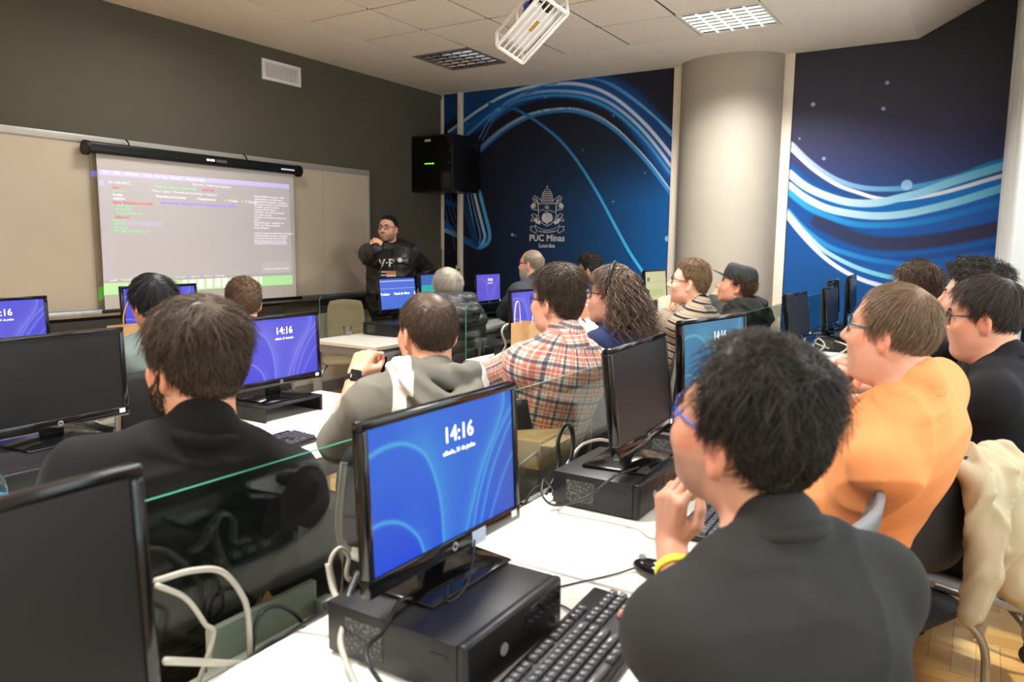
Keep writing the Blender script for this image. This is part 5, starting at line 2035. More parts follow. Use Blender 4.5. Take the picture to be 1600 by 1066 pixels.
def clothing_mat(name, rgb, kind=None, rough=.85, bump=.12, bscale=500, sheen=.03, **kw):
    if kind is None:
        return mat(name, rgb, rough, bump=bump, bscale=bscale, var=.05, vscale=14, sheen=sheen, spec=.12 if rough > .6 else .5, **kw)
    m = MATS[name] = bpy.data.materials.new(name)
    m.use_nodes = True
    N, L = m.node_tree.nodes, m.node_tree.links
    b = N['Principled BSDF']
    b.inputs['Roughness'].default_value = rough
    b.inputs['Specular IOR Level'].default_value = .12
    b.inputs['Sheen Weight'].default_value = sheen
    a = N.new('ShaderNodeAttribute')
    a.attribute_name = 'fab'
    sep = N.new('ShaderNodeSeparateXYZ')
    L.new(a.outputs['Vector'], sep.inputs[0])

    def stripe(out, period, lo, hi, soft=.015, phase=0.0):
        ad = N.new('ShaderNodeMath')
        ad.operation = 'MULTIPLY_ADD'
        ad.inputs[1].default_value = 1 / period
        ad.inputs[2].default_value = 50 + phase
        L.new(out, ad.inputs[0])
        fr = N.new('ShaderNodeMath')
        fr.operation = 'FRACT'
        L.new(ad.outputs[0], fr.inputs[0])
        cr = N.new('ShaderNodeValToRGB')
        el = cr.color_ramp.elements
        el[0].position, el[0].color = max(0, lo - soft), (0, 0, 0, 1)
        el[1].position, el[1].color = min(1, hi + soft), (0, 0, 0, 1)
        for p in (lo, hi):
            x = el.new(p)
            x.color = (1, 1, 1, 1)
        L.new(fr.outputs[0], cr.inputs[0])
        return cr.outputs[0]

    def over(base, fac, col, k=1.0):
        mx = N.new('ShaderNodeMix')
        mx.data_type = 'RGBA'
        mm = N.new('ShaderNodeMath')
        mm.operation = 'MULTIPLY'
        mm.inputs[1].default_value = k
        L.new(fac, mm.inputs[0])
        L.new(mm.outputs[0], mx.inputs[0])
        if isinstance(base, tuple):
            mx.inputs[6].default_value = (*lin(base), 1)
        else:
            L.new(base, mx.inputs[6])
        mx.inputs[7].default_value = (*lin(col), 1)
        return mx.outputs[2]
    if kind == 'plaid':
        c = (232, 216, 200)
        for out in (sep.outputs[0], sep.outputs[1]):
            c = over(c, stripe(out, .066, .05, .42), (214, 92, 66), .62)
        for out in (sep.outputs[0], sep.outputs[1]):
            c = over(c, stripe(out, .066, .60, .76), (38, 46, 82), .72)
            c = over(c, stripe(out, .066, .20, .25, .008), (238, 226, 212), .7)
            c = over(c, stripe(out, .066, .88, .91, .008), (60, 56, 84), .5)
    elif kind == 'stripes':
        c = over((150, 134, 112), stripe(sep.outputs[1], .040, .06, .30), (36, 36, 46), 1.0)
        c = over(c, stripe(sep.outputs[1], .040, .55, .62, .02), (112, 100, 86), .8)
    elif kind == 'bands':            # pale panels running over the shoulders
        c = over(rgb, stripe(sep.outputs[2], 1.0, .5, .99, .002), (226, 214, 204), 1.0)
    L.new(c, b.inputs['Base Color'])
    tc = N.new('ShaderNodeTexCoord')
    n2 = N.new('ShaderNodeTexNoise')
    n2.inputs['Scale'].default_value = bscale
    L.new(tc.outputs['Object'], n2.inputs['Vector'])
    bp = N.new('ShaderNodeBump')
    bp.inputs['Strength'].default_value = bump
    bp.inputs['Distance'].default_value = .004
    L.new(n2.outputs[0], bp.inputs['Height'])
    L.new(bp.outputs[0], b.inputs['Normal'])
    return m


M_JEANS = clothing_mat('blue_jeans', (44, 56, 82), bump=.2, bscale=700)
M_TROUS = clothing_mat('dark_trousers', (34, 34, 38))
M_SHOE = mat('dark_shoe', (36, 34, 34), .5, var=.1)
M_BROWS = mat('brow_hair', (40, 32, 28), .6)


def glasses(parent, Rh, hc, base, m, name='eyeglasses', w_=.028, h_=.018, thick=.0019):
    def L_(p):
        return tuple(np.array(p) @ Rh.T + hc - base)
    b = MB()
    lens_ = MB()
    for s_ in (-1, 1):
        pts = [L_((s_ * .033 + x, .109 - abs(s_ * .033 + x) ** 2 * 5.5, .010 + z)) for x, z in rrect(w_ * 2 * .95, h_ * 2, .012, 4)]
        b.tube(pts + [pts[0]], thick, 6, False)
        lens_.add(pts, [tuple(range(len(pts)))])
        b.tube([L_(p) for p in ((s_ * .059, .088, .016), (s_ * .072, .070, .016), (s_ * .079, .02, .014), (s_ * .080, -.012, .012), (s_ * .079, -.030, -.004))], [thick * 1.2] * 5, 6)
    b.tube([L_((-.008, .110, .014)), L_((0, .113, .016)), L_((.008, .110, .014))], thick, 6)
    o = b.link(name, m, parent, smooth=True)
    lens_.link('lens', M_LENS, o)
    return o


def person(label, hc, hyaw, hpitch=0.0, hroll=0.0, tyaw=None, hip=None, arms=None, skin=(196, 146, 120), hair=None, face=None, shirt=None,
           trousers=None, glass=None, res=.007, legs='sit', w=1.0, belly=0.0, bow=.03, hood=False, puffer=False, beard=None, brow=True, group=None, lean=0.0, hip_y=None, collar=True, knees=None, seed=1, hands_res=None):
    hc = np.array(hc, float)
    hyaw, hpitch, hroll = R_(hyaw), R_(hpitch), R_(hroll)
    tyaw = hyaw if tyaw is None else R_(tyaw)
    Rh, Rt = frame(hyaw, hpitch, hroll), frame(tyaw)
    R3, F3, U3 = Rt[:, 0], Rt[:, 1], Rt[:, 2]
    face = face or {}
    shirt = shirt or {}
    nb = hc - F3 * (.048 + lean) - U3 * .140
    nk = hc + Rh @ np.array((0, -.030, -.055))
    if hip is None:
        hip = np.array([nb[0], nb[1], 0]) - F3 * .06 + np.array([0, 0, .555])
        if hip_y is not None:
            hip[1] = hip_y
    hip = np.array(hip, float)
    base = np.array([hip[0], hip[1], 0.0])
    t = thing('person', label, 'person', tuple(base), 0, group)
    TS = Torso(hip - U3 * .06, nb, tyaw, w, belly, bow)
    fface = face_fn(face)
    B = Field()
    Rf = Rh.astype(np.float32)
    hcf = hc.astype(np.float32)
    B.add(hc, .165, lambda P: fface((P - hcf) @ Rf), .02)
    B.seg(nk, nb + U3 * .0, .051 * min(w, 1.12), .060 * min(w, 1.15), .03)
    tf = TS.fn(-.004)
    B.add((TS.a + TS.b) / 2, TS.L / 2 + .2, tf, .03)
    sw_ = .170 * w
    sh = {}
    for s_, q in (('L', -1), ('R', 1)):
        sh[s_] = TS.pt(q * sw_, -.012, .855)
        B.seg(TS.pt(q * .05, -.014, .985), sh[s_], .046 * w, .054 * w, .03)
    AR = {}
    for s_, q in (('L', -1), ('R', 1)):
        a = dict((arms or {}).get(s_, {}))
        S0 = sh[s_]
        E0 = np.array(a['elbow'], float) if 'elbow' in a else S0 + R3 * q * .06 + F3 * .12 - U3 * .25
        W0 = np.array(a['wrist'], float) if 'wrist' in a else E0 + F3 * .22 - R3 * q * .10 + U3 * .03
        if 'wrist' in a:
            E0 = two_bone(S0, W0, E0, .295 * (.5 + .5 * w), .262)
        hd = np.array(a.get('hand', W0 - E0), float)
        pn = np.array(a.get('palm', (0, 0, -1)), float)
        AR[s_] = (S0, E0, W0, hd, pn, a)
        B.seg(S0, E0, .052 * w, .042 * w, .03)
        B.seg(E0, E0 * .55 + W0 * .45, .043 * w, .041 * w, .02)
        B.seg(E0 * .6 + W0 * .4, W0, .040 * w, .028, .02)
        if not a.get('nohand'):
            hs = hand_segs(W0, hd, pn, s_, a.get('curl', (.5, .6, .4)), a.get('spread', .06), a.get('thumb', .5), a.get('sc', 1.0))
            c = np.mean([x[1] for x in hs], 0)
            rad = max(np.linalg.norm(x[1] - c) for x in hs) + .05

            def hf(P, hs=hs):
                d = None
                for aa, bb, ra, rb, k in hs:
                    v = f_seg(P, aa, bb, ra, rb)
                    d = v if d is None else smin(d, v, k)
                return d
            B.add(c, rad, hf, .010)
    # legs
    LG = []
    for q in (-1, 1):
        H0 = TS.a + R3 * q * .09 + U3 * .02
        if legs == 'sit':
            K0 = H0 + F3 * .43 + R3 * q * .06 + U3 * (.495 - H0[2] + .02)
            A0 = np.array([K0[0], K0[1], .10]) - F3 * (.04 if knees is None else knees)
        else:
            K0 = H0 * .5 + np.array([H0[0], H0[1], .09]) * .5 + F3 * .02
            A0 = np.array([H0[0], H0[1], .09]) + R3 * q * .03
        LG.append((H0, K0, A0))
        B.seg(H0, K0, .078 * w, .052, .04)
        B.seg(K0, A0, .050, .034, .02)
        B.seg(A0, A0 + F3 * .12 - U3 * .05, .032, .026, .02)
    V, F = B.mesh(res)
    V = smooth_np(V, F, 2)
    # skin tone by place on the head
    Q = (V - hc) @ Rh
    C = np.tile(np.array(lin(skin)), (len(V), 1))
    hd_ = (np.abs(Q).max(1) < .17) & (Q[:, 2] > -.14)
    az, el, r_ = azel(Q)
    x, y, z = np.abs(Q[:, 0]), Q[:, 1], Q[:, 2]
    lip = hd_ & (y > .085) & (z < -.049) & (z > -.073) & (x < .022)
    C[lip] *= np.array((.93, .66, .66))
    earm = hd_ & (x > .073) & (np.abs(z) < .05)
    C[earm] *= np.array((1.04, .84, .80))
    chk = np.where(hd_ & (y > .03), np.exp(-((x - .045) / .025) ** 2 - ((z + .020) / .022) ** 2), 0)[:, None]
    C *= 1 + chk * (np.array((1.01, .95, .94)) - 1)
    hcol = np.array(lin(hair['col'])) if hair else None
    if hair and not hair.get('shave'):
        tk = hair_thick(az, el, hair)
        m = hd_ & (el > hairline(az, hair) + 1) & (x < .082)
        al = np.clip(tk / .004, .0 if 'crown_bald' in hair else .5, 1)[m][:, None] * .85
        C[m] = C[m] * (1 - al) + hcol * al
    if beard:
        ss = lambda v, e0, e1: np.clip((v - e0) / (e1 - e0), 0, 1) ** 2 * (3 - 2 * np.clip((v - e0) / (e1 - e0), 0, 1))
        bm_ = ss(y, -.004, .014) * ss(-(z + .020 + .30 * y), 0, .016) * ss(z, -.150, -.118) * ss(-x, -.080, -.066)
        bm_ = np.maximum(bm_, ss(-z, .032, .038) * ss(z, -.054, -.049) * ss(-x, -.034, -.024) * ss(y, .080, .088))
        bm_ = np.where(hd_ & ~lip, bm_, 0)[:, None] * beard.get('k', .5)
        C = C * (1 - bm_) + np.array(lin(beard['col'])) * bm_
    ey = hd_ & (np.sqrt((x - .032) ** 2 + (y - .0775) ** 2 + (z - .010) ** 2) < .0137) & (y > .082)
    C[ey] = np.array(lin((222, 214, 206)))
    ir = ey & (np.hypot(x - .031, z - .010) < .0062)
    C[ir] = np.array(lin((40, 28, 22)))
    C = np.clip(C, 0, 1)
    me = np_mesh('body', V - base, F, C)
    link_mesh('body', me, M_SKIN, t, True)
    if hair:
        make_hair(hair, fface, Rh, hc, base, t)
        if hair.get('long'):
            long_hair(hair, Rh, hc, base, t)
    if brow:
        for q in (-1, 1):
            pts = [np.array((q * .014, .1005, .030)), np.array((q * .030, .0965, .037)), np.array((q * .047, .080, .032))]
            MB().tube([p @ Rh.T + hc - base for p in crom(pts, 4)], [.0024] + [.0036] * 7 + [.0020], 6).link('eyebrow', M_BROWS if not (hair and sum(hair['col']) > 330) else mat('grey_brow', (150, 145, 138), .7), t, smooth=True)
    if beard and beard.get('n'):
        beard_mesh(beard, fface, Rh, hc, base, t)
    if glass:
        glasses(t, Rh, hc, base, glass)
    # shirt
    so = shirt.get('off', .012)
    C_ = Field()
    C_.add((TS.a + TS.b) / 2, TS.L / 2 + .22, TS.fn(so, shirt.get('top', .985)), .03)
    slv = shirt.get('sleeve', 'short')
    for s_, q in (('L', -1), ('R', 1)):
        S0, E0, W0, hd, pn, a = AR[s_]
        C_.seg(TS.pt(q * .055, -.016, .975), S0, .044 * w + so * .8, .058 * w + so, .04)
        if slv == 'short':
            Ee = S0 + (E0 - S0) * shirt.get('slen', .78)
            C_.seg(S0, Ee, .056 * w + so, .052 * w + so * 1.6, .03)
            Rz_ = Ee + (E0 - S0) / np.linalg.norm(E0 - S0) * .06
            C_.add(Rz_, .1, lambda P, Rz_=Rz_, v=(E0 - S0) / np.linalg.norm(E0 - S0), Ee=Ee: (-((P - Ee.astype(np.float32)) @ v.astype(np.float32)) + np.maximum(np.linalg.norm(P - Ee.astype(np.float32), axis=1) - .11, 0) * 3), .004, 's')
        else:
            C_.seg(S0, E0, .056 * w + so, .050 * w + so * 1.1, .03)
            f1 = shirt.get('cuff', .93)
            We = E0 + (W0 - E0) * f1
            C_.seg(E0, E0 * .5 + We * .5, .049 * w + so * 1.2, .046 * w + so, .025)
            C_.seg(E0 * .5 + We * .5, We, .046 * w + so, .036 * w + so * .7, .02)
    if hood:
        nbk = TS.pt(0, -.045, .985)
        ring = crom([TS.pt(-.075, .085, .95), TS.pt(-.105, .02, 1.04), TS.pt(-.095, -.070, 1.085), TS.pt(0, -.112, 1.08), TS.pt(.095, -.070, 1.085), TS.pt(.105, .02, 1.04), TS.pt(.075, .085, .95)], 3)
        ring2 = crom([TS.pt(-.10, -.09, 1.04), TS.pt(-.06, -.150, .98), TS.pt(0, -.160, .95), TS.pt(.06, -.150, .98), TS.pt(.10, -.09, 1.04)], 3)
        hr = .036 if hood is True else hood

        def hfn(P):
            d = None
            for k in range(len(ring) - 1):
                v = f_seg(P, ring[k], ring[k + 1], hr * (.75 + .4 * math.sin(math.pi * k / len(ring))), hr * (.75 + .4 * math.sin(math.pi * (k + 1) / len(ring))))
                d = v if d is None else np.minimum(d, v)
            for k in range(len(ring2) - 1):
                d = smin(d, f_seg(P, ring2[k], ring2[k + 1], hr * 1.05, hr * 1.05), .012)
            return d + (np.sin(P[:, 0] * 90 + P[:, 2] * 60) + np.sin(P[:, 1] * 80 - P[:, 2] * 120)) * .003
        C_.add(nbk, .24, hfn, .018)
    nf = noise_fn(seed * 3 + 5, shirt.get('ffreq', 16), shirt.get('fold', .006), (1, 1, .8))
    C_.add((TS.a + TS.b) / 2, 2.0, nf, 0, 'd')
    if puffer:
        C_.add((TS.a + TS.b) / 2, 2.0, lambda P: -.016 * np.abs(np.sin((P[:, 2] - hip[2]) * math.pi / .085)) ** .6, 0, 'd')
    # the neckband hugs the neck, higher at the back
    nr = min(w, 1.12)
    C_.seg(nb - F3 * .004 - U3 * .01, nb + U3 * (.026 + shirt.get('neck', 0)) - F3 * .016, .068 * nr, .061 * nr, .022)
    V, F = C_.mesh(shirt.get('res', max(res, .0065)))
    V = smooth_np(V, F, 1)
    vec = None
    if shirt.get('fab'):
        x_, y_, t_ = TS.loc(V.astype(np.float32))
        a_ = np.arctan2(x_, -y_)
        vec = np.stack([a_ * .155, t_ * TS.L, np.zeros(len(V))], 1)
        dT = TS.fn(so)(V.astype(np.float32))
        best = np.abs(dT) - .012
        if shirt['fab'] == 'bands':
            xa = np.abs(x_)
            cb = .128 + .035 * np.clip(.9 - t_, 0, 1)
            vec[:, 2] = np.where(y_ < .09, np.clip(.5 + (.019 - np.abs(xa - cb)) * 14, .02, .97), .2)
        for s_, q in (('L', -1), ('R', 1)):
            S0, E0, W0, hd, pn, a = AR[s_]
            for (p0, p1, off_) in ((S0, E0, 0.0), (E0, W0, np.linalg.norm(E0 - S0))):
                dd = f_seg(V.astype(np.float32), p0, p1, .06 * w + so, .05 * w + so)
                lx0 = (V - p0) @ ((p1 - p0) / np.linalg.norm(p1 - p0))
                m = (dd < best) & ((lx0 > .03) | (off_ > 0))
                best = np.where(m, dd, best)
                ax_ = (p1 - p0) / np.linalg.norm(p1 - p0)
                e1 = np.cross(ax_, R3 + .01)
                e1 /= np.linalg.norm(e1)
                e2 = np.cross(ax_, e1)
                rel = V - p0
                an = np.arctan2(rel @ e1, rel @ e2)
                lx = rel @ ax_ + off_
                vec[m, 0] = (rel @ e1)[m] * 1.15
                vec[m, 1] = lx[m] + .013
                if shirt['fab'] == 'bands':
                    vec[m, 2] = np.where(off_ > 0, np.clip(.5 + (.2 - np.abs(an[m] - shirt.get('band_at', 1.0))) * 2, .02, .97), .2)
    me = np_mesh('garment', V - base, F, None, vecs=vec)
    gname = shirt.get('name', 'shirt')
    link_mesh(gname, me, shirt['mat'], t, True)
    # trousers and shoes
    Tr = Field()
    tm = trousers or M_TROUS
    Tr.add(TS.a + U3 * .02, .26, lambda P: f_ell((P - (TS.a + U3 * .01).astype(np.float32)) @ Rt.astype(np.float32), (0, 0, 0), (.185 * w, .14 * w, .13)), .03)
    for H0, K0, A0 in LG:
        Tr.seg(H0, K0, .092 * w, .072, .04)
        Tr.seg(K0, A0 + U3 * .02, .070, .056, .03)
    Tr.add((TS.a + TS.b) / 2, 2.0, noise_fn(seed + 77, 18, .006), 0, 'd')
    V, F = Tr.mesh(.012)
    link_mesh('trousers', np_mesh('trousers', V - base, F), tm, t, True)
    for H0, K0, A0 in LG:
        sb = MB()
        c = A0 - base
        prof = [(-.07, .045, .06), (-.03, .05, .10), (.05, .052, .085), (.12, .054, .06), (.18, .045, .045), (.205, .02, .03)]
        vs, fs = [], []
        for (fy, hw_, ht) in prof:
            for (a_, z_) in ((-1, 0), (-1, .6), (-.5, 1), (.5, 1), (1, .6), (1, 0)):
                vs.append(tuple(np.array([c[0], c[1], 0]) + F3 * fy + R3 * a_ * hw_ + U3 * z_ * ht))
        for i in range(len(prof) - 1):
            for k in range(6):
                fs.append((i * 6 + k, i * 6 + (k + 1) % 6, (i + 1) * 6 + (k + 1) % 6, (i + 1) * 6 + k))
        fs += [tuple(range(5, -1, -1)), tuple(range(30, 36))]
        sb.add(vs, fs).link('shoe', M_SHOE, t, smooth=True)
    return t, TS, sh, AR, Rh, base


def beard_mesh(bd, fn, Rh, hc, base, parent):
    lr = np.random.default_rng(5)
    N = bd['n']
    az = lr.uniform(-88, 88, N * 2)
    el = lr.uniform(-70, -16, N * 2)
    a = np.abs(az)
    ok = (el < np.interp(a, [0, 12, 20, 40, 60, 88], [-24, -24, -34, -38, -26, -4])) & ~((a < 12) & (el > -39) & (el < -29))
    az, el = az[ok][:N], el[ok][:N]
    ca, sa = np.radians(az), np.radians(el)
    D = np.stack([np.sin(ca) * np.cos(sa), np.cos(ca) * np.cos(sa), np.sin(sa)], 1)
    o = np.array((0, -.010, .018))
    rr = np.linspace(.05, .17, 60)
    val = np.stack([fn(((o + D * r)).astype(np.float32)) for r in rr], 1)
    k = 59 - np.argmax((val < 0)[:, ::-1], 1)
    p = o + D * rr[np.clip(k, 0, 59)][:, None]
    L_ = bd.get('len', .008)
    path = [p]
    for s_ in range(3):
        d = D * .5 + np.array((0, .1, -.8)) + lr.normal(0, .3, (len(D), 3))
        p = p + d * L_ / 3
        path.append(p)
    V, F, c = strands(np.stack(path, 1), .0009, lr)
    c0, c1 = np.array(lin(bd['col'])), np.array(lin(bd.get('col2', bd['col'])))
    me = np_mesh('beard', V @ Rh.T + hc - base, F, c0 * (1 - c) + c1 * c)
    link_mesh('beard', me, M_HAIR, parent, True)


def long_hair(st, Rh, hc, base, parent):
    """wavy locks hanging from the scalp past the neck"""
    lr = np.random.default_rng(9)
    N, S = st['long'], 16
    az = lr.uniform(84, 276, N)
    el = lr.uniform(-8, 70, N)
    ca, sa = np.radians(az), np.radians(el)
    D = np.stack([np.sin(ca) * np.cos(sa), np.cos(ca) * np.cos(sa), np.sin(sa)], 1)
    o = np.array((0, -.010, .018))
    p = o + D * .105
    Dl = np.array((0, 0, -1.0)) @ Rh
    path = [p]
    L_ = lr.uniform(.16, st.get('llen', .27), N)
    ph, fr = lr.uniform(0, 6.28, N), lr.uniform(1.0, 1.7, N)
    amp = st.get('wave', .012)
    q = p.copy()
    spread = lr.uniform(.3, 1.0, N)[:, None]
    for s_ in range(1, S):
        u = s_ / (S - 1)
        out = D * np.array((1, 1, .2)) * (.55 * (1 - u) + .22) * spread
        d = out * (1 - u * .65) + Dl * (.35 + .9 * u)
        d /= np.linalg.norm(d, axis=1)[:, None]
        q = q + d * (L_ / (S - 1))[:, None]
        r_ = np.linalg.norm((q - o)[:, :2], axis=1)
        mn = np.where(q[:, 2] > -.06, .092, .07)
        k = np.where(r_ < mn, mn / (r_ + 1e-6), 1)
        q[:, :2] = o[:2] + (q[:, :2] - o[:2]) * k[:, None]
        hx = np.stack([np.cos(ph + s_ * fr), np.sin(ph + s_ * fr), np.zeros(N)], 1) * amp * (.3 + .7 * u)
        path.append(q + hx)
    V, F, c = strands(np.stack(path, 1), .0022, lr)
    c0, c1 = np.array(lin(st['col'])), np.array(lin(st.get('col2', (120, 100, 84))))
    t = c ** 1.5
    me = np_mesh('hair_locks', V @ Rh.T + hc - base, F, c0 * (1 - t) + c1 * t)
    link_mesh('hair_locks', me, M_HAIR, parent, True)

# ------------------------------------------------------------------ the people
def A_(px, py, Y):
    return at(px, py, 1, Y)


BR = (52, 42, 34)
H_FG = dict(col=(22, 19, 17), col2=(66, 57, 48), top=.032, side=.010, back=.012, fade=22, front=.002, lump=.24, lfreq=11, n=7000, len=.05, r=.0008, mess=.30, lift=.05, comb=(.35, -.2, .1), low=-4, recede=14, seed=3)
GL_BLUE = mat('blue_spectacle_frame', (44, 72, 176), .3)
GL_BLK = mat('black_spectacle_frame', (28, 28, 32), .3)
GL_TEAL = mat('teal_spectacle_frame', (40, 110, 130), .3)

# back row ---------------------------------------------------------------
hc = A_(1168, 682, .27)
fg = person('man in dark grey sweater and blue glasses, nearest the camera, hand at mouth', hc, 69, 15, 3, tyaw=58, skin=(196, 142, 114), hair=H_FG,
            arms=dict(L=dict(elbow=A_(1075, 985, .36), wrist=A_(1047, 850, .47), hand=(-.02, .02, 1), palm=(.75, -.55, 0), curl=(.75, 1.25, .75), thumb=.35, spread=.08),
                      R=dict()),
            shirt=dict(mat=clothing_mat('charcoal_sweater', (47, 46, 44), bump=.12, bscale=650), sleeve='long', cuff=.25, off=.014, name='sweater', fold=.006), glass=GL_BLUE,
            beard=dict(col=(60, 48, 42), k=.38), res=.0045, w=1.02, seed=1)
P = A_(1395, 521, .19)
orange_hip = np.array((2.41, .28, .585))
orange = person('man in an orange T-shirt and teal glasses, fist under his chin', P, 74, 4, 0, tyaw=82, hip=orange_hip, skin=(222, 160, 132),
                hair=dict(col=(104, 84, 66), col2=(168, 140, 112), top=.007, side=.007, back=.008, fade=30, n=4500, len=.045, r=.0007, mess=.12, lift=.02, comb=(0, -.1, .0), recede=24, lump=.05, seed=5, low=-6),
                arms=dict(L=dict(elbow=A_(1318, 700, .38), wrist=np.array((2.30, .345, 1.035)), hand=(.05, -.18, 1), palm=(.35, -.9, .1), curl=(1.45, 1.5, .8), thumb=.8),
                          R=dict(elbow=A_(1330, 640, .2) + np.array((.25, .0, -.2)), wrist=np.array((2.55, .50, .80)))),
                shirt=dict(mat=clothing_mat('orange_cotton', (232, 148, 92), bump=.06), sleeve='short', slen=.86, off=.016, name='tshirt', fold=.012, ffreq=15), glass=GL_TEAL, face=dict(chin2=1, jaw=1.05),
                trousers=M_JEANS, res=.0055, w=1.10, belly=.03, seed=2, collar=True)
P = at(1540, 499, 0, 2.86)
blk = person('man in black T-shirt with thin glasses and lanyard, eyes lowered', P, 82, -4, 0, tyaw=76, skin=(206, 148, 120),
             hair=dict(col=(36, 31, 27), col2=(92, 80, 70), top=.020, side=.008, back=.008, fade=30, front=.008, n=4200, len=.05, r=.0008, mess=.10, lift=.03, comb=(-.2, .1, 0), recede=6, seed=6, low=-6),
             arms=dict(L=dict(elbow=at(1500, 655, 0, 2.72), wrist=at(1420, 690, 0, 2.75) + np.array((0, .08, 0)), curl=(.4, .5, .3)), R=dict()),
             shirt=dict(mat=clothing_mat('black_cotton', (29, 28, 30)), sleeve='short', slen=.92, off=.016, name='tshirt', fold=.007), glass=GL_BLK, face=dict(jaw=1.06, chin2=1), res=.0055, w=1.06, belly=.03, seed=3)
P = at(1521, 469, 0, 3.42)
curly = person('young man with dark curly hair behind the man with the lanyard', P, 84, 2, 0, skin=(216, 164, 140),
               hair=dict(col=(32, 28, 26), col2=(84, 74, 66), top=.040, side=.014, back=.016, fade=14, front=.012, n=3000, len=.04, r=.0012, mess=.8, lift=.4, curl=1.5, lump=.35, lfreq=16, seed=7),
               shirt=dict(mat=MATS['black_cotton'], name='tshirt'), res=.0065, seed=4)
P = at(1432, 464, 0, 3.72)
dk = person('man in black T-shirt with brown hair, back turned, beyond the man in orange', P, 88, 0, 0, tyaw=96, skin=(214, 160, 134),
            hair=dict(col=(50, 38, 30), col2=(112, 88, 70), top=.030, side=.008, back=.008, fade=26, front=.012, n=3000, len=.05, r=.001, mess=.3, lift=.12, comb=(.1, -.4, 0), seed=8),
            shirt=dict(mat=MATS['black_cotton'], name='tshirt'), res=.0065, seed=5)
P = at(1432, 443, 0, 4.6)
far = person('man with dark cropped hair and blue shirt, farthest along the back row', P, 92, 0, 0, skin=(196, 140, 112),
             hair=dict(col=(28, 24, 22), top=.010, side=.006, back=.006, n=1200, len=.02, r=.001, seed=9),
             shirt=dict(mat=clothing_mat('dark_blue_cotton', (40, 70, 112)), name='shirt'), res=.008, seed=6)

# middle row -------------------------------------------------------------
left = person('man in black shirt with thick brown hair and beard, at left', A_(308, 572, 1.35), 84, 2, 0, tyaw=60, hip_y=1.50, skin=(212, 152, 122),
              hair=dict(col=(40, 31, 24), col2=(106, 86, 68), top=.026, side=.012, back=.012, fade=22, front=.004, n=6500, len=.05, r=.00075, mess=.25, lift=.07, comb=(.25, -.15, -.1), lump=.18, lfreq=12, low=2, seed=10),
              beard=dict(col=(52, 40, 32), k=.7, n=1500, len=.012), face=dict(jaw=1.06),
              shirt=dict(mat=clothing_mat('black_knit', (22, 21, 21), bump=.15, bscale=350), sleeve='long', cuff=.95, off=.020, name='shirt', fold=.012), res=.005, w=1.10, seed=7)
EL = A_(530, 668, 1.83)
hood = person('man in grey hooded jacket with thinning hair and a smartwatch', A_(669, 521, 1.43), 63, -2, 0, tyaw=56, hip_y=1.50, skin=(220, 160, 130),
              hair=dict(col=(48, 37, 29), col2=(112, 90, 72), top=.006, side=.006, back=.007, crown_bald=27, bald_y=22, recede=14, fade=20, n=5500, len=.018, r=.0007, mess=.35, lift=.08, low=0, lump=.05, seed=11),
              arms=dict(L=dict(elbow=EL, wrist=A_(556, 585, 1.80), hand=(.55, .1, .55), palm=(.3, .0, -.9), curl=(.9, 1.2, .8), thumb=.9),
                        R=dict(elbow=EL + np.array((.50, -.12, .02)), wrist=A_(650, 590, 1.78), hand=(-.7, .15, .45), palm=(-.2, 0, -.9), curl=(1.0, 1.2, .8), thumb=.8)),
              shirt=dict(mat=clothing_mat('grey_jersey', (112, 108, 98), 'bands'), fab='bands', sleeve='long', cuff=.30, off=.020, name='hooded_jacket', fold=.010, band_at=1.2, res=.0055), hood=.036,
              res=.0055, w=1.06, seed=8)
plaid = person('man in a red and navy checked shirt with dark glasses', A_(872, 474, 1.38), 76, 2, 0, tyaw=64, hip_y=1.50, skin=(220, 166, 138),
               hair=dict(col=(42, 33, 26), col2=(98, 80, 64), top=.034, side=.009, back=.010, fade=26, front=.008, n=5000, len=.05, r=.0009, mess=.35, lift=.10, comb=(.2, -.2, .1), lump=.25, seed=12, low=2),
               arms=dict(L=dict(elbow=A_(752, 588, 1.72), wrist=A_(800, 590, 1.98)), R=dict(elbow=A_(925, 560, 1.55), wrist=A_(905, 505, 1.78), hand=(-.5, .3, .6))),
               shirt=dict(mat=clothing_mat('checked_flannel', (230, 215, 200), 'plaid', bump=.08), fab='plaid', sleeve='short', slen=.95, off=.018, name='checked_shirt', fold=.006, res=.0055), glass=GL_BLK, res=.0055, w=1.03, seed=9)
navy = person('person in navy polo shirt with long curly hair and a hair band', A_(958, 464, 1.40), 106, 2, 0, tyaw=78, hip_y=1.50, skin=(228, 176, 152),
              hair=dict(col=(62, 48, 40), col2=(150, 126, 108), top=.022, side=.016, back=.02, fade=10, n=2500, len=.06, r=.0013, mess=.5, lift=.1, seed=13, long=900, llen=.30, wave=.020),
              arms=dict(L=dict(elbow=A_(948, 548, 1.66), wrist=A_(917, 503, 1.78), hand=(-.35, .1, .8), palm=(.6, .1, -.2), curl=(1.2, 1.3, .8), thumb=.8), R=dict()),
              shirt=dict(mat=clothing_mat('navy_pique', (34, 44, 78)), sleeve='short', slen=.9, off=.018, name='polo_shirt', fold=.006), glass=GL_BLK, face=dict(jaw=1.0), res=.006, w=1.10, belly=.04, seed=10)
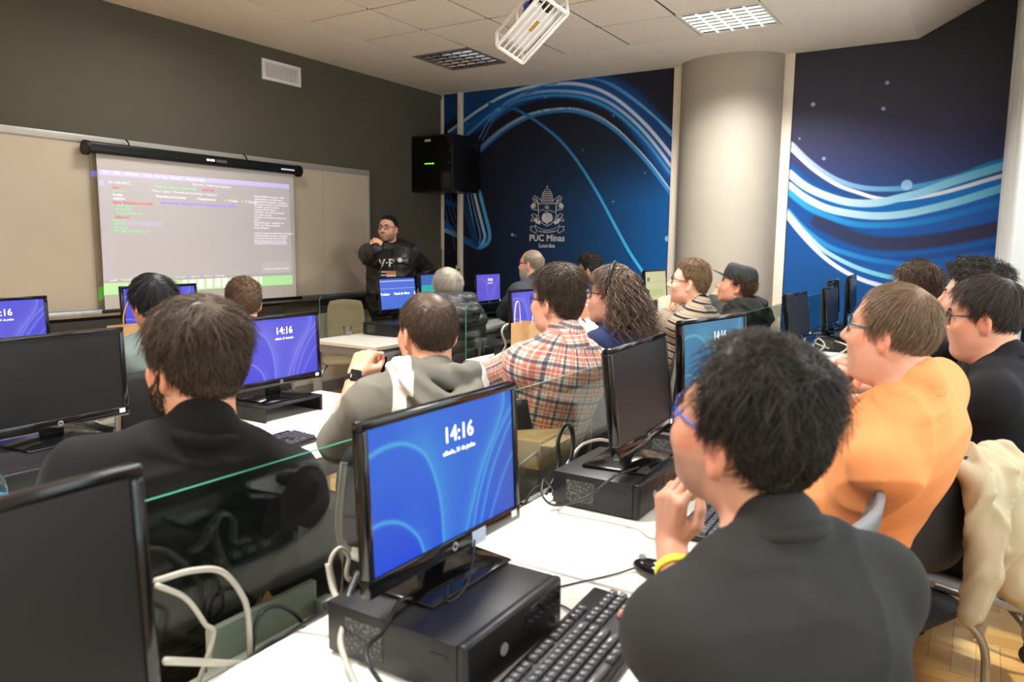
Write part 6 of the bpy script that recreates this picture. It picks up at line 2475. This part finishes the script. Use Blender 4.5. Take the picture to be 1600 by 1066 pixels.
strp = person('young man in striped sweater and glasses with clasped hands', A_(1079, 443, 1.40), 96, 6, 0, tyaw=80, hip_y=1.50, skin=(232, 178, 152),
              hair=dict(col=(72, 54, 38), col2=(160, 128, 92), top=.018, side=.006, back=.007, fade=26, n=2600, len=.03, r=.001, mess=.7, lift=.35, curl=1.4, lump=.25, seed=14),
              arms=dict(L=dict(elbow=A_(1000, 520, 1.72), wrist=A_(1036, 488, 1.74), hand=(.25, .0, .9), palm=(.7, .3, 0), curl=(1.1, 1.2, .7), thumb=.7),
                        R=dict(elbow=A_(1062, 530, 1.82), wrist=A_(1054, 482, 1.80), hand=(-.15, .0, .9), palm=(-.7, -.1, 0), curl=(1.1, 1.2, .7), thumb=.7)),
              shirt=dict(mat=clothing_mat('striped_knit', (150, 134, 112), 'stripes', bump=.2, bscale=300), fab='stripes', sleeve='long', cuff=.72, off=.018, name='striped_sweater', fold=.004, res=.006), glass=GL_BLK, res=.006, trousers=M_JEANS, seed=11)
cap = person('young man in a dark hooded top and black cap, hand on mouth', A_(1151, 448, 1.40), 103, 12, 0, tyaw=92, hip_y=1.50, skin=(216, 156, 128),
             hair=dict(col=(54, 40, 30), col2=(120, 92, 70), top=.010, side=.012, back=.022, fade=8, n=1500, len=.05, r=.0014, mess=.6, lift=.3, curl=1.3, low=8, seed=15),
             arms=dict(L=dict(elbow=A_(1118, 500, 1.72), wrist=A_(1112, 468, 1.66), hand=(.5, -.25, .8), palm=(.5, -.8, 0), curl=(1.0, 1.2, .7), thumb=.6), R=dict()),
             shirt=dict(mat=clothing_mat('dark_fleece', (52, 52, 50)), sleeve='long', cuff=.9, off=.02, name='hooded_top', fold=.007), hood=.042, res=.0065, seed=12)

# front row --------------------------------------------------------------
person('student with black hair in a grey-green T-shirt, front row at left', A_(240, 476, 3.2), 78, 0, 0, hip_y=3.22, skin=(206, 150, 122),
       hair=dict(col=(20, 19, 20), col2=(70, 70, 72), top=.022, side=.012, back=.012, fade=16, n=2600, len=.06, r=.0011, mess=.15, lift=.03, seed=16, low=2),
       shirt=dict(mat=clothing_mat('grey_green_cotton', (112, 124, 120)), name='tshirt'), res=.007, seed=13)
person('student with short curly brown hair, front row near the screen', A_(380, 474, 3.2), 70, 0, 0, hip_y=3.22, skin=(214, 152, 124),
       hair=dict(col=(58, 44, 34), col2=(140, 110, 84), top=.014, side=.006, back=.007, fade=20, n=2600, len=.022, r=.0011, mess=.8, lift=.4, curl=1.4, lump=.25, seed=17),
       shirt=dict(mat=clothing_mat('dark_grey_cotton', (60, 62, 64)), name='tshirt'), res=.007, seed=14)
person('grey-haired person in a quilted black jacket, front row', A_(699, 448, 3.2), 66, 0, 0, hip_y=3.22, skin=(214, 168, 146),
       hair=dict(col=(140, 132, 120), col2=(232, 224, 208), top=.014, side=.020, back=.018, fade=20, crown_bald=16, bald_y=24, n=3000, len=.05, r=.0011, mess=.3, lift=.08, seed=18, low=6),
       shirt=dict(mat=clothing_mat('quilted_nylon', (58, 57, 60), rough=.42, bump=.05, sheen=0), sleeve='long', off=.034, name='quilted_jacket', fold=.003), hood=.060, puffer=True, brow=False, res=.0075, seed=15)
person('bald bearded man in a dark grey shirt, front row', A_(831, 414, 3.2), 88, 0, 0, tyaw=70, hip_y=3.22, skin=(222, 168, 142),
       hair=dict(col=(120, 104, 88), col2=(180, 164, 146), top=.004, side=.006, back=.007, crown_bald=52, bald_y=6, recede=30, n=1800, len=.015, r=.001, seed=19),
       beard=dict(col=(176, 168, 158), col2=(220, 214, 206), k=.6, n=1200, len=.016),
       arms=dict(L=dict(elbow=A_(762, 498, 3.46), wrist=A_(795, 500, 3.70)), R=dict()),
       shirt=dict(mat=clothing_mat('slate_cotton', (70, 72, 78)), sleeve='short', slen=.95, off=.02, name='tshirt'), glass=GL_BLK, res=.0075, w=1.12, belly=.04, seed=16)
person('young man with curly black hair and moustache before the mural', A_(921, 424, 2.98), 96, -2, 0, hip_y=3.22, skin=(206, 150, 120),
       hair=dict(col=(24, 22, 20), col2=(70, 62, 54), top=.036, side=.008, back=.010, fade=22, front=.016, n=2200, len=.035, r=.0016, mess=.8, lift=.4, curl=1.4, lump=.35, lfreq=16, seed=20),
       beard=dict(col=(50, 38, 32), k=.45), glass=GL_BLK, shirt=dict(mat=MATS['black_cotton'], name='tshirt'), res=.0085, seed=17)

# the speaker ------------------------------------------------------------
SP = A_(607, 358, 4.86)
spk = person('standing speaker in black leather jacket and glasses, fingers at his lips', SP, 192, 2, 0, tyaw=214, hip=SP + np.array((.05, .03, -.70)), legs='stand', skin=(238, 182, 152),
             hair=dict(col=(34, 28, 26), top=.006, side=.003, back=.003, n=1800, len=.008, r=.001, lift=.6, seed=21),
             arms=dict(R=dict(elbow=A_(566, 418, 4.66), wrist=A_(588, 388, 4.58), hand=(.55, .25, .75), palm=(.5, .6, -.3), curl=(.7, 1.1, .7), thumb=.4),
                       L=dict(elbow=A_(682, 424, 4.80), wrist=A_(655, 452, 4.70), hand=(-.3, -.2, -.7), palm=(-.5, .3, 0))),
             shirt=dict(mat=clothing_mat('black_leather', (34, 31, 29), rough=.36, bump=.12, bscale=60, sheen=0), sleeve='long', cuff=.9, off=.028, name='leather_jacket', fold=.016, ffreq=22, res=.0065), collar=True,
             beard=dict(col=(70, 52, 42), k=.45, n=500, len=.005), face=dict(jaw=1.05), glass=GL_BLK, res=.0065, w=1.20, trousers=M_TROUS, seed=18)


# ---- things worn or held, and details of dress
def ring_on(parent, base, name, a, b_, at_t, r, wd, m, th=.003):
    """a band around a forearm at parameter at_t"""
    a, b_ = np.array(a), np.array(b_)
    c = a + (b_ - a) * at_t
    v = (b_ - a) / np.linalg.norm(b_ - a)
    e1 = np.cross(v, (0.3, .2, 1))
    e1 /= np.linalg.norm(e1)
    e2 = np.cross(v, e1)
    vs, fs = [], []
    n = 24
    for k in range(n):
        q = 2 * math.pi * k / n
        d = e1 * math.cos(q) + e2 * math.sin(q)
        for (rr, o_) in ((r, -wd / 2), (r + th, -wd / 2), (r + th, wd / 2), (r, wd / 2)):
            vs.append(c + d * rr + v * o_ - base)
    for k in range(n):
        k2 = (k + 1) % n
        for i in range(4):
            fs.append((k * 4 + i, k * 4 + (i + 1) % 4, k2 * 4 + (i + 1) % 4, k2 * 4 + i))
    return MB().add(vs, fs).link(name, m, parent, smooth=True), c, v


M_STRAP = mat('black_watch_strap', (26, 26, 28), .5)
M_YEL = mat('yellow_paper_band', (226, 214, 60), .6)
t, TS, sh, AR, Rh, base = hood
S0, E0, W0, hd, pn, a_ = AR['L']
o, c, v = ring_on(t, base, 'watch_strap', E0, W0, .90, .031, .022, M_STRAP)
dirc = (CAMPOS - c)
dirc -= v * (dirc @ v)
dirc /= np.linalg.norm(dirc)
sx_ = np.cross(v, dirc)
WMx = Matrix(((sx_[0], v[0], dirc[0], (c + dirc * .034 - base)[0]), (sx_[1], v[1], dirc[1], (c + dirc * .034 - base)[1]), (sx_[2], v[2], dirc[2], (c + dirc * .034 - base)[2]), (0, 0, 0, 1)))
MB().box(-.019, .019, -.022, .022, -.005, .006, WMx).link('watch_case', M_GLOSS, t, bevel=.005, seg=3)
t, TS, sh, AR, Rh, base = plaid
S0, E0, W0, hd, pn, a_ = AR['R']
o, c, v = ring_on(t, base, 'watch_strap', E0, W0, .95, .031, .022, M_STRAP)
t, TS, sh, AR, Rh, base = strp
ring_on(t, base, 'watch', AR['L'][1], AR['L'][2], .97, .031, .022, M_CHROME, .005)
ring_on(t, base, 'wrist_band', AR['R'][1], AR['R'][2], .95, .031, .02, M_YEL)
t, TS, sh, AR, Rh, base = fg
ring_on(t, base, 'wrist_band', AR['L'][1], AR['L'][2], .72, .036, .016, M_YEL)
# collars
for pr, m, r_ in ((fg, MATS['charcoal_sweater'], .010), (orange, MATS['orange_cotton'], .007), (blk, MATS['black_cotton'], .008), (left, MATS['black_knit'], .016), (strp, mat('knit_collar', (120, 106, 90), .8), .011)):
    t, TS, sh, AR, Rh, base = pr
    rr = .060 * min(TS.w, 1.12)
    U_ = np.array((0, 0, 1.0))
    pts = [TS.b + TS.r * (rr * math.cos(q)) + TS.f * (rr * 1.05 * math.sin(q) - .014) + U_ * (.034 - .045 * (.5 + .5 * math.sin(q)) ** 1.3) - base for q in np.linspace(0, 2 * math.pi, 25)]
    MB().tube(pts, r_, 8, False).link('collar', m, t, smooth=True)
for pr, m in ((plaid, MATS['checked_flannel']), (navy, MATS['navy_pique'])):
    t, TS, sh, AR, Rh, base = pr
    vs, fs = [], []
    qs = np.linspace(math.radians(-250), math.radians(70), 29)
    for q in qs:
        for (r_, tt) in ((.064, 1.04), (.072, 1.10), (.098, 1.02), (.094, .99)):
            vs.append(TS.pt(r_ * math.cos(q), r_ * math.sin(q), tt - .075 * max(0, math.sin(q))) - base)
    for i in range(len(qs) - 1):
        for k in range(3):
            fs.append((i * 4 + k, (i + 1) * 4 + k, (i + 1) * 4 + k + 1, i * 4 + k + 1))
    me = np_mesh('collar', np.array(vs), np.array(fs), None, vecs=np.array([(math.atan2(*(np.array(p)[:2])) * .09, p[2], 0) for p in vs]))
    link_mesh('collar', me, m, t, True)
# neck chain and lanyard of the man with thin glasses
t, TS, sh, AR, Rh, base = blk
lan = MB()
for q in (-1, 1):
    pts = [TS.pt(q * .075, .0, 1.0), TS.pt(q * .085, .07, .93), TS.pt(q * .06, .145, .80), TS.pt(q * .03, .165, .62), TS.pt(0, .175, .5)]
    lan.tube([p - base for p in crom(pts, 4)], .0055, 6)
lan.link('lanyard', mat('pale_lanyard', (214, 206, 196), .6), t, smooth=True)
MB().box(-.03, .03, -.004, .004, -.04, .0, Matrix.Translation(tuple(TS.pt(0, .18, .5) - base))).link('badge', M_PAPER, t)
pts = [TS.pt(.072 * math.cos(q), .072 * math.sin(q), 1.06 - .12 * (.5 + .5 * math.sin(q))) - base for q in np.linspace(0, 2 * math.pi, 25)]
MB().tube(pts, .0022, 6, False).link('neck_chain', M_CHROME, t, smooth=True)
# white graphic on the shoulder of the man beyond
t, TS, sh, AR, Rh, base = dk
g = MB()
for k in range(4):
    g.tube([TS.pt(.10 + .012 * k, -.10 + .02 * k, .82 - .02 * k) - base, TS.pt(.14 + .01 * k, -.085 + .012 * k, .74 - .03 * k) - base, TS.pt(.165 - .01 * k, -.07, .64) - base], .0035, 5)
g.link('shirt_graphic', M_PAPER, t, smooth=True)
# hair band of the person in navy
t, TS, sh, AR, Rh, base = navy
pts = [(np.array((.118 * math.cos(q), .012 - .01 * math.sin(q), .02 + .135 * math.sin(q)))) @ Rh.T + A_(958, 464, 1.40) - base for q in np.linspace(-.05, math.pi + .05, 25)]
MB().tube(pts, .007, 8).link('hair_band', M_BLACK, t, smooth=True)
# black cap with a straight peak
t, TS, sh, AR, Rh, base = cap
hcw = A_(1151, 448, 1.40)
cv, cf = [], []
n = 32
for i in range(9):
    u = i / 8
    for k in range(n):
        q = 2 * math.pi * k / n
        fr_ = max(0, math.sin(q))
        rx, ry = .090 * math.cos(u * 1.45) ** .55 + .002, .113 * math.cos(u * 1.45) ** .5 + .002
        cv.append(np.array((rx * math.cos(q), -.010 + ry * math.sin(q), .048 + .100 * math.sin(u * 1.5) + .022 * fr_ * u * (1 - u) * 3)) @ Rh.T + hcw - base)
for i in range(8):
    for k in range(n):
        cf.append((i * n + k, i * n + (k + 1) % n, (i + 1) * n + (k + 1) % n, (i + 1) * n + k))
cf.append(tuple(8 * n + k for k in range(n)))
M_CAP = mat('black_cap_cloth', (40, 42, 40), .8, bump=.2, bscale=500)
cp_ = MB().add(cv, cf).link('cap', M_CAP, t, smooth=True)
pv, pf = [], []
for i in range(13):
    q = math.radians(25 + 130 * i / 12)
    for (rr, dz) in ((.104, .0), (.185, .022)):
        for th in (0, .004):
            y = -.010 + (rr if rr < .15 else .112 + .078 * math.sin(q) ** .6) * math.sin(q)
            x = (.088 if rr < .15 else .092) * math.cos(q)
            pv.append(np.array((x, y, .050 + dz * math.sin(q) - .012 * (x / .09) ** 2 + th)) @ Rh.T + hcw - base)
for i in range(12):
    a = i * 4
    pf += [(a, a + 2, a + 6, a + 4), (a + 1, a + 5, a + 7, a + 3), (a + 2, a + 3, a + 7, a + 6), (a, a + 4, a + 5, a + 1)]
MB().add(pv, pf).link('peak', M_CAP, cp_, smooth=True)
# speaker: open jacket front with black printed T-shirt, badge, pin
t, TS, sh, AR, Rh, base = spk
vs, fs = [], []
prof = TS.fn(.030)
for i, tt in enumerate(np.linspace(.12, .93, 14)):
    hw_ = .035 + .075 * (1 - tt)
    for k in range(9):
        x = hw_ * (k / 4 - 1)
        ys_ = np.linspace(.02, .30, 70)
        PP = np.array([TS.pt(x, y, tt) for y in ys_], np.float32)
        d = prof(PP)
        y = ys_[np.argmax(d > 0.002)]
        vs.append(TS.pt(x, y + .006, tt) - base)
for i in range(13):
    for k in range(8):
        a = i * 9 + k
        fs.append((a, a + 1, a + 10, a + 9))
tsh = MB().add(vs, fs).link('printed_tshirt', mat('black_tshirt_front', (20, 20, 22), .8), t, smooth=True)


def chest(x, tt, dy=.009):
    ys_ = np.linspace(.02, .30, 70)
    d = prof(np.array([TS.pt(x, y, tt) for y in ys_], np.float32))
    return TS.pt(x, ys_[np.argmax(d > 0.002)] + dy, tt)


CM = np.stack([-TS.r, TS.ax, TS.f], 1)      # text runs to the wearer's left


def on_chest(name, me, m, x, tt, dy=.010, sc=1.0):
    me.materials.clear()
    o = link_mesh(name, me, m, t)
    p = chest(x, tt, dy) - base
    o.matrix_local = Matrix(((CM[0][0], CM[0][1], CM[0][2], p[0]), (CM[1][0], CM[1][1], CM[1][2], p[1]), (CM[2][0], CM[2][1], CM[2][2], p[2]), (0, 0, 0, 1)))
    return o


M_PRT = mat('white_shirt_print', (230, 228, 224), .7)
on_chest('shirt_print', text_mesh('V·P', .105, .02, 'CENTER', .001), M_PRT, .01, .66, .012)
for k in range(4):
    on_chest('shirt_print', MB().box(-.05, .05, -.007, .007, 0, .001).link('shirt_print', M_PRT).data.copy(), M_PRT, .03, .58 - k * .05, .010)
for o_ in [o_ for o_ in COL.objects if o_.name.startswith('shirt_print') and o_.parent is None]:
    bpy.data.objects.remove(o_)
bd = on_chest('badge', MB().box(-.045, .045, -.06, .06, 0, .003).link('badge_tmp', M_PAPER).data, mat('orange_badge', (206, 140, 80), .5), -.035, .50, .016)
o_ = on_chest('badge_panel', MB().box(-.043, .043, -.02, .025, .003, .0045).link('badge_tmp', M_PAPER).data, M_PAPER, -.035, .50, .016)
for o_ in [o_ for o_ in COL.objects if o_.name.startswith('badge_tmp')]:
    bpy.data.objects.remove(o_)
pn_ = MB().cyl(tuple(chest(-.115, .76, .004) - base), tuple(chest(-.115, .76, .012) - base), .022, 20)
pn_.link('pin', M_PAPER, t)
lp = MB()
for q in (-1, 1):
    lp.tube([chest(q * .045, .92, .004) - base, chest(q * .05, .75, .012) - base, chest(q * .075, .5, .012) - base, chest(q * .11, .15, .01) - base], .012, 8)
lp.link('jacket_edge', MATS['black_leather'], t, smooth=True)

# ------------------------------------------------------------------ chairs of the seated people, small things
def seat_of(pr, label, back=M_MESH, yaw=None, dx=0, dy=0, **kw):
    t, TS, sh, AR, Rh, base = pr
    f = TS.f
    ya = math.atan2(f[1], f[0]) if yaw is None else R_(yaw)
    return chair(label, base[0] + math.cos(ya) * .06 + dx, base[1] + math.sin(ya) * .06 + dy, ya, back, **kw)


seat_of(fg, 'chair of the man in the dark grey sweater, silver legs on castors', M_GREYPL)
chair('black mesh chair with silver supports under the man in orange', 2.445, .242, R_(62), M_MESH)
seat_of(blk, 'light grey plastic chair of the man with the lanyard', M_LIGHTPL)
seat_of(curly, 'chair of the curly-haired man behind the lanyard wearer', M_GREYPL)
seat_of(dk, 'chair of the man with brown hair in the back row', M_GREYPL)
seat_of(far, 'chair of the man farthest along the back row', M_GREYPL)
seat_of(left, 'black mesh chair of the bearded man, seen through the glass', M_MESH)
seat_of(hood, 'black chair of the man in the grey hooded jacket', M_MESH)
seat_of(plaid, 'chair of the man in the checked shirt', M_MESH)
seat_of(navy, 'chair of the person in the navy polo shirt', M_MESH)
seat_of(strp, 'chair of the young man in the striped sweater', M_MESH)
seat_of(cap, 'chair of the young man in the black cap', M_MESH)
PP_ = [o for o in COL.objects if o.get('category') == 'person' and 'front row' in o['label'] or o.get('label', '').endswith('before the mural')]
for o in PP_:
    if o.get('category') != 'person':
        continue
    chair('chair under the ' + o['label'].split(',')[0].replace('student', 'seated student')[:60], o.location.x + .02, o.location.y + .05, R_(80), M_MESH)
chair('empty grey plastic chair pushed in between the two nearest men', 1.86, .42, R_(92), M_GREYPL, zb=(.62, .88), bh=.24)
chair('beige upholstered chair behind the front desk by the speaker', 4.98, 4.86, R_(228), M_BEIGE, zb=(.56, .93), bh=.17)

# cream jacket over the chair of the man in orange
och = [o for o in COL.objects if o.get('label', '').startswith('black mesh chair with silver')][0]
JM = och.matrix_basis.copy()
J = Field()


def jp(x, y, z):
    return np.array(JM @ Vector((x, y, z)))


for x in np.linspace(-.02, .22, 5):
    J.seg(jp(x, -.245, .90), jp(x + .01, -.30, .86), .030, .034, .03)
    J.seg(jp(x + .01, -.30, .86), jp(x + .02, -.315, .60 - .05 * math.sin(x * 20)), .034, .026, .03)
    J.seg(jp(x, -.245, .90), jp(x, -.195, .78), .026, .018, .03)
J.seg(jp(.05, -.31, .82), jp(.00, -.345, .62), .046, .044, .02)
J.seg(jp(.00, -.345, .62), jp(-.05, -.345, .52), .044, .034, .02)
J.seg(jp(.18, -.32, .84), jp(.21, -.37, .64), .052, .048, .02)
J.seg(jp(.21, -.37, .64), jp(.22, -.38, .44), .048, .040, .02)
J.seg(jp(.22, -.38, .445), jp(.22, -.382, .40), .037, .037, .006)
J.seg(jp(.10, -.33, .82), jp(.11, -.355, .56), .046, .046, .02)
J.add(jp(.1, -.3, .6), 1.0, noise_fn(31, 30, .020, (1, 1, .4)), 0, 'd')
V, F = J.mesh(.006)
V = smooth_np(V, F, 2)
jk = link_mesh('jacket', np_mesh('jacket', V, F), clothing_mat('cream_fleece', (192, 178, 148), bump=.1), None, True)
tag(jk, 'cream sweatshirt hung over the back of the black chair at right', 'jacket')

# backpack hanging at the right edge
K = Field()
bc_ = at(1600, 725, 0, 3.55)
K.add(bc_, .3, lambda P: f_ell(P, bc_ + np.array((0, -.02, -.02)), (.15, .11, .20)), .03)
K.add(bc_, .3, lambda P: f_ell(P, bc_ + np.array((-.1, .02, -.08)), (.08, .09, .11)), .03)
K.add(bc_, 1, noise_fn(9, 22, .02), 0, 'd')
V, F = K.mesh(.009)
bp_ = thing('backpack', 'blue-grey backpack with red strap at the right edge', 'backpack', tuple(bc_))
link_mesh('bag_body', np_mesh('bag_body', V - bc_, F), clothing_mat('blue_grey_nylon', (120, 138, 164), rough=.6), bp_, True)
MB().tube(crom([(-.14, .10, -.05), (-.16, .08, .04), (-.13, .04, .12), (-.06, 0, .17)]), .016, 8).link('strap', mat('red_webbing', (196, 44, 60), .6), bp_, smooth=True)
MB().tube(crom([(-.05, .05, .16), (-.02, .05, .24), (.04, .02, .23), (.05, 0, .16)]), .008, 8).link('handle', M_BLACK, bp_, smooth=True)


# paper bags
def paper_bag(label, x, y, z, w_, d_, h, rz, handle):
    t = thing('paper_bag', label, 'paper bag', (x, y, z), rz)
    b = MB()
    vs = [(-w_, -d_, 0), (w_, -d_, 0), (w_, d_, 0), (-w_, d_, 0), (-w_, -d_, h), (w_, -d_, h), (w_, d_, h), (-w_, d_, h), (-w_ * .86, 0, h * .5), (w_ * .86, 0, h * .5), (w_ * .82, 0, h), (-w_ * .82, 0, h)]
    fs = [(3, 2, 1, 0), (0, 1, 5, 4), (2, 3, 7, 6), (1, 2, 9), (1, 9, 10, 5), (2, 6, 10, 9), (3, 0, 8), (0, 4, 11, 8), (3, 8, 11, 7)]
    o = b.add(vs, fs).link('bag', M_KRAFT, t)
    md = o.modifiers.new('paper', 'SOLIDIFY')
    md.thickness = .0015
    for s_ in (-1, 1):
        MB().tube(crom([(-w_ * .45, s_ * d_ * .95, h * .9), (-w_ * .42, s_ * d_, h + .05), (-w_ * .2, s_ * d_, h + .12), (w_ * .2, s_ * d_, h + .12), (w_ * .42, s_ * d_, h + .05), (w_ * .45, s_ * d_ * .95, h * .9)], 6), .004, 6).link('handle', handle, t, smooth=True)
    return t


q = A_(822, 518, 2.42)
paper_bag('brown paper bag with white twisted handles beside the man in checks', q[0], 2.42, DZ, .105, .06, .25, R_(10), mat('pink_white_cord', (232, 206, 200), .6))
q = A_(222, 515, 3.05)
paper_bag('brown paper bag with tan handles beside the black-haired student', A_(212, 520, 3.72)[0] + .05, 3.72, DZ, .16, .07, .30, R_(0), mat('tan_cord', (206, 160, 90), .6))

# plastic cup, leaflet, bottle, papers, box, phone
q = at(543, 524, 2, DZ)
ct = tag(MB().lathe([(.026, 0), (.034, .075), (.035, .075), (.027, .003)], 24).link('plastic_cup', clear_mat('clear_plastic', (244, 247, 247), 1.6), smooth=True, loc=(q[0], q[1], DZ)), 'clear plastic cup standing on the front row desk', 'cup')
q = at(655, 537, 2, DZ)
lf = thing('leaflet', 'blue leaflet lying on the front row desk edge', 'leaflet', (max(q[0], 4.15), q[1], DZ), R_(15))
MB().box(-.15, .15, -.09, .09, 0, .002).link('sheet', mat('blue_print_paper', (44, 110, 186), .5, var=.15, vscale=20), lf)
MB().box(.02, .13, -.07, -.045, .002, .0024).link('print', M_PAPER, lf)
q = A_(-6, 748, 1.62)
bo = thing('water_bottle', 'clear water bottle with blue label at the left edge', 'bottle', (A_(2, 770, 1.97)[0] - .02, 1.97, DZ))
MB().lathe([(.03, 0), (.033, .01), (.033, .14), (.028, .165), (.013, .19), (.013, .20)], 24).link('bottle_body', clear_mat('bottle_plastic', (205, 228, 236), 2.0), bo, smooth=True)
MB().lathe([(.0335, .07), (.0335, .125)], 24).link('label_band', mat('blue_bottle_label', (90, 170, 200), .5, var=.3, vscale=40), bo, smooth=True)
MB().lathe([(.0145, .198), (.0145, .215)], 20).link('cap', mat('white_cap', (230, 232, 232), .4), bo)
q = A_(860, 665, 1.30)
bx = thing('cardboard_box', 'tan cardboard box behind the glass before the checked shirt', 'box', (q[0], 1.36, .0), R_(4))
zt = at(860, 665, 1, 1.34)[2]
MB().box(-.17, .17, -.10, .14, zt - .10, zt).link('carton', M_KRAFT, bx, bevel=.002, seg=1)
MB().box(-.17, .0, -.15, -.10, zt - .012, zt - .008).link('flap', M_KRAFT, bx)
MB().box(-.15, .15, -.08, .12, 0, zt - .10).link('stand', M_GREYMET, bx)
q = at(1185, 520, 1, 1.62)
pa = thing('loose_papers', 'loose white papers behind the glass beside the young man in the cap', 'papers', (q[0] + .15, 1.8, 0))
for k in range(4):
    MB().box(-.12, .12, -.09, .09, 0, .003, Matrix.Translation((.03 * k, .02 * k, DZ + .02 + .045 * k)) @ Matrix.Rotation(.5 - .25 * k, 4, 'Y') @ Matrix.Rotation(.4 * k, 4, 'Z')).link('sheet', M_PAPER, pa)
MB().box(-.2, .25, -.14, .16, DZ - .02, DZ + .01).link('clip_board', M_GREYPL, pa)
MB().box(-.015, .015, -.012, .012, 0, DZ - .02).link('stem', M_GREYMET, pa)
MB().tube(crom([(-.2, -.1, DZ + .01), (-.19, -.11, DZ + .12), (-.17, -.1, DZ + .14), (-.15, -.1, DZ + .01)]), .007, 6).link('lilac_cord', mat('lilac_cord', (150, 120, 220), .6), pa)
q = at(1312, 600, 0, 2.62)
ph = thing('mobile_phone', 'dark mobile phone held near the man in orange', 'phone', tuple(np.array((2.62, .47, .80))), R_(20))
MB().box(-.036, .036, -.004, .004, 0, .15, Matrix.Rotation(-.6, 4, 'X')).link('body', M_GLOSS, ph, bevel=.003)
q = at(1038, 720, 1, .62)
ev = tag(MB().box(-.11, .11, -.06, .06, 0, .012).link('kraft_envelope', M_KRAFT, loc=(2.22, .62, DZ), bevel=.002, seg=1), 'kraft paper packet on the desk behind the blue glasses', 'packet')
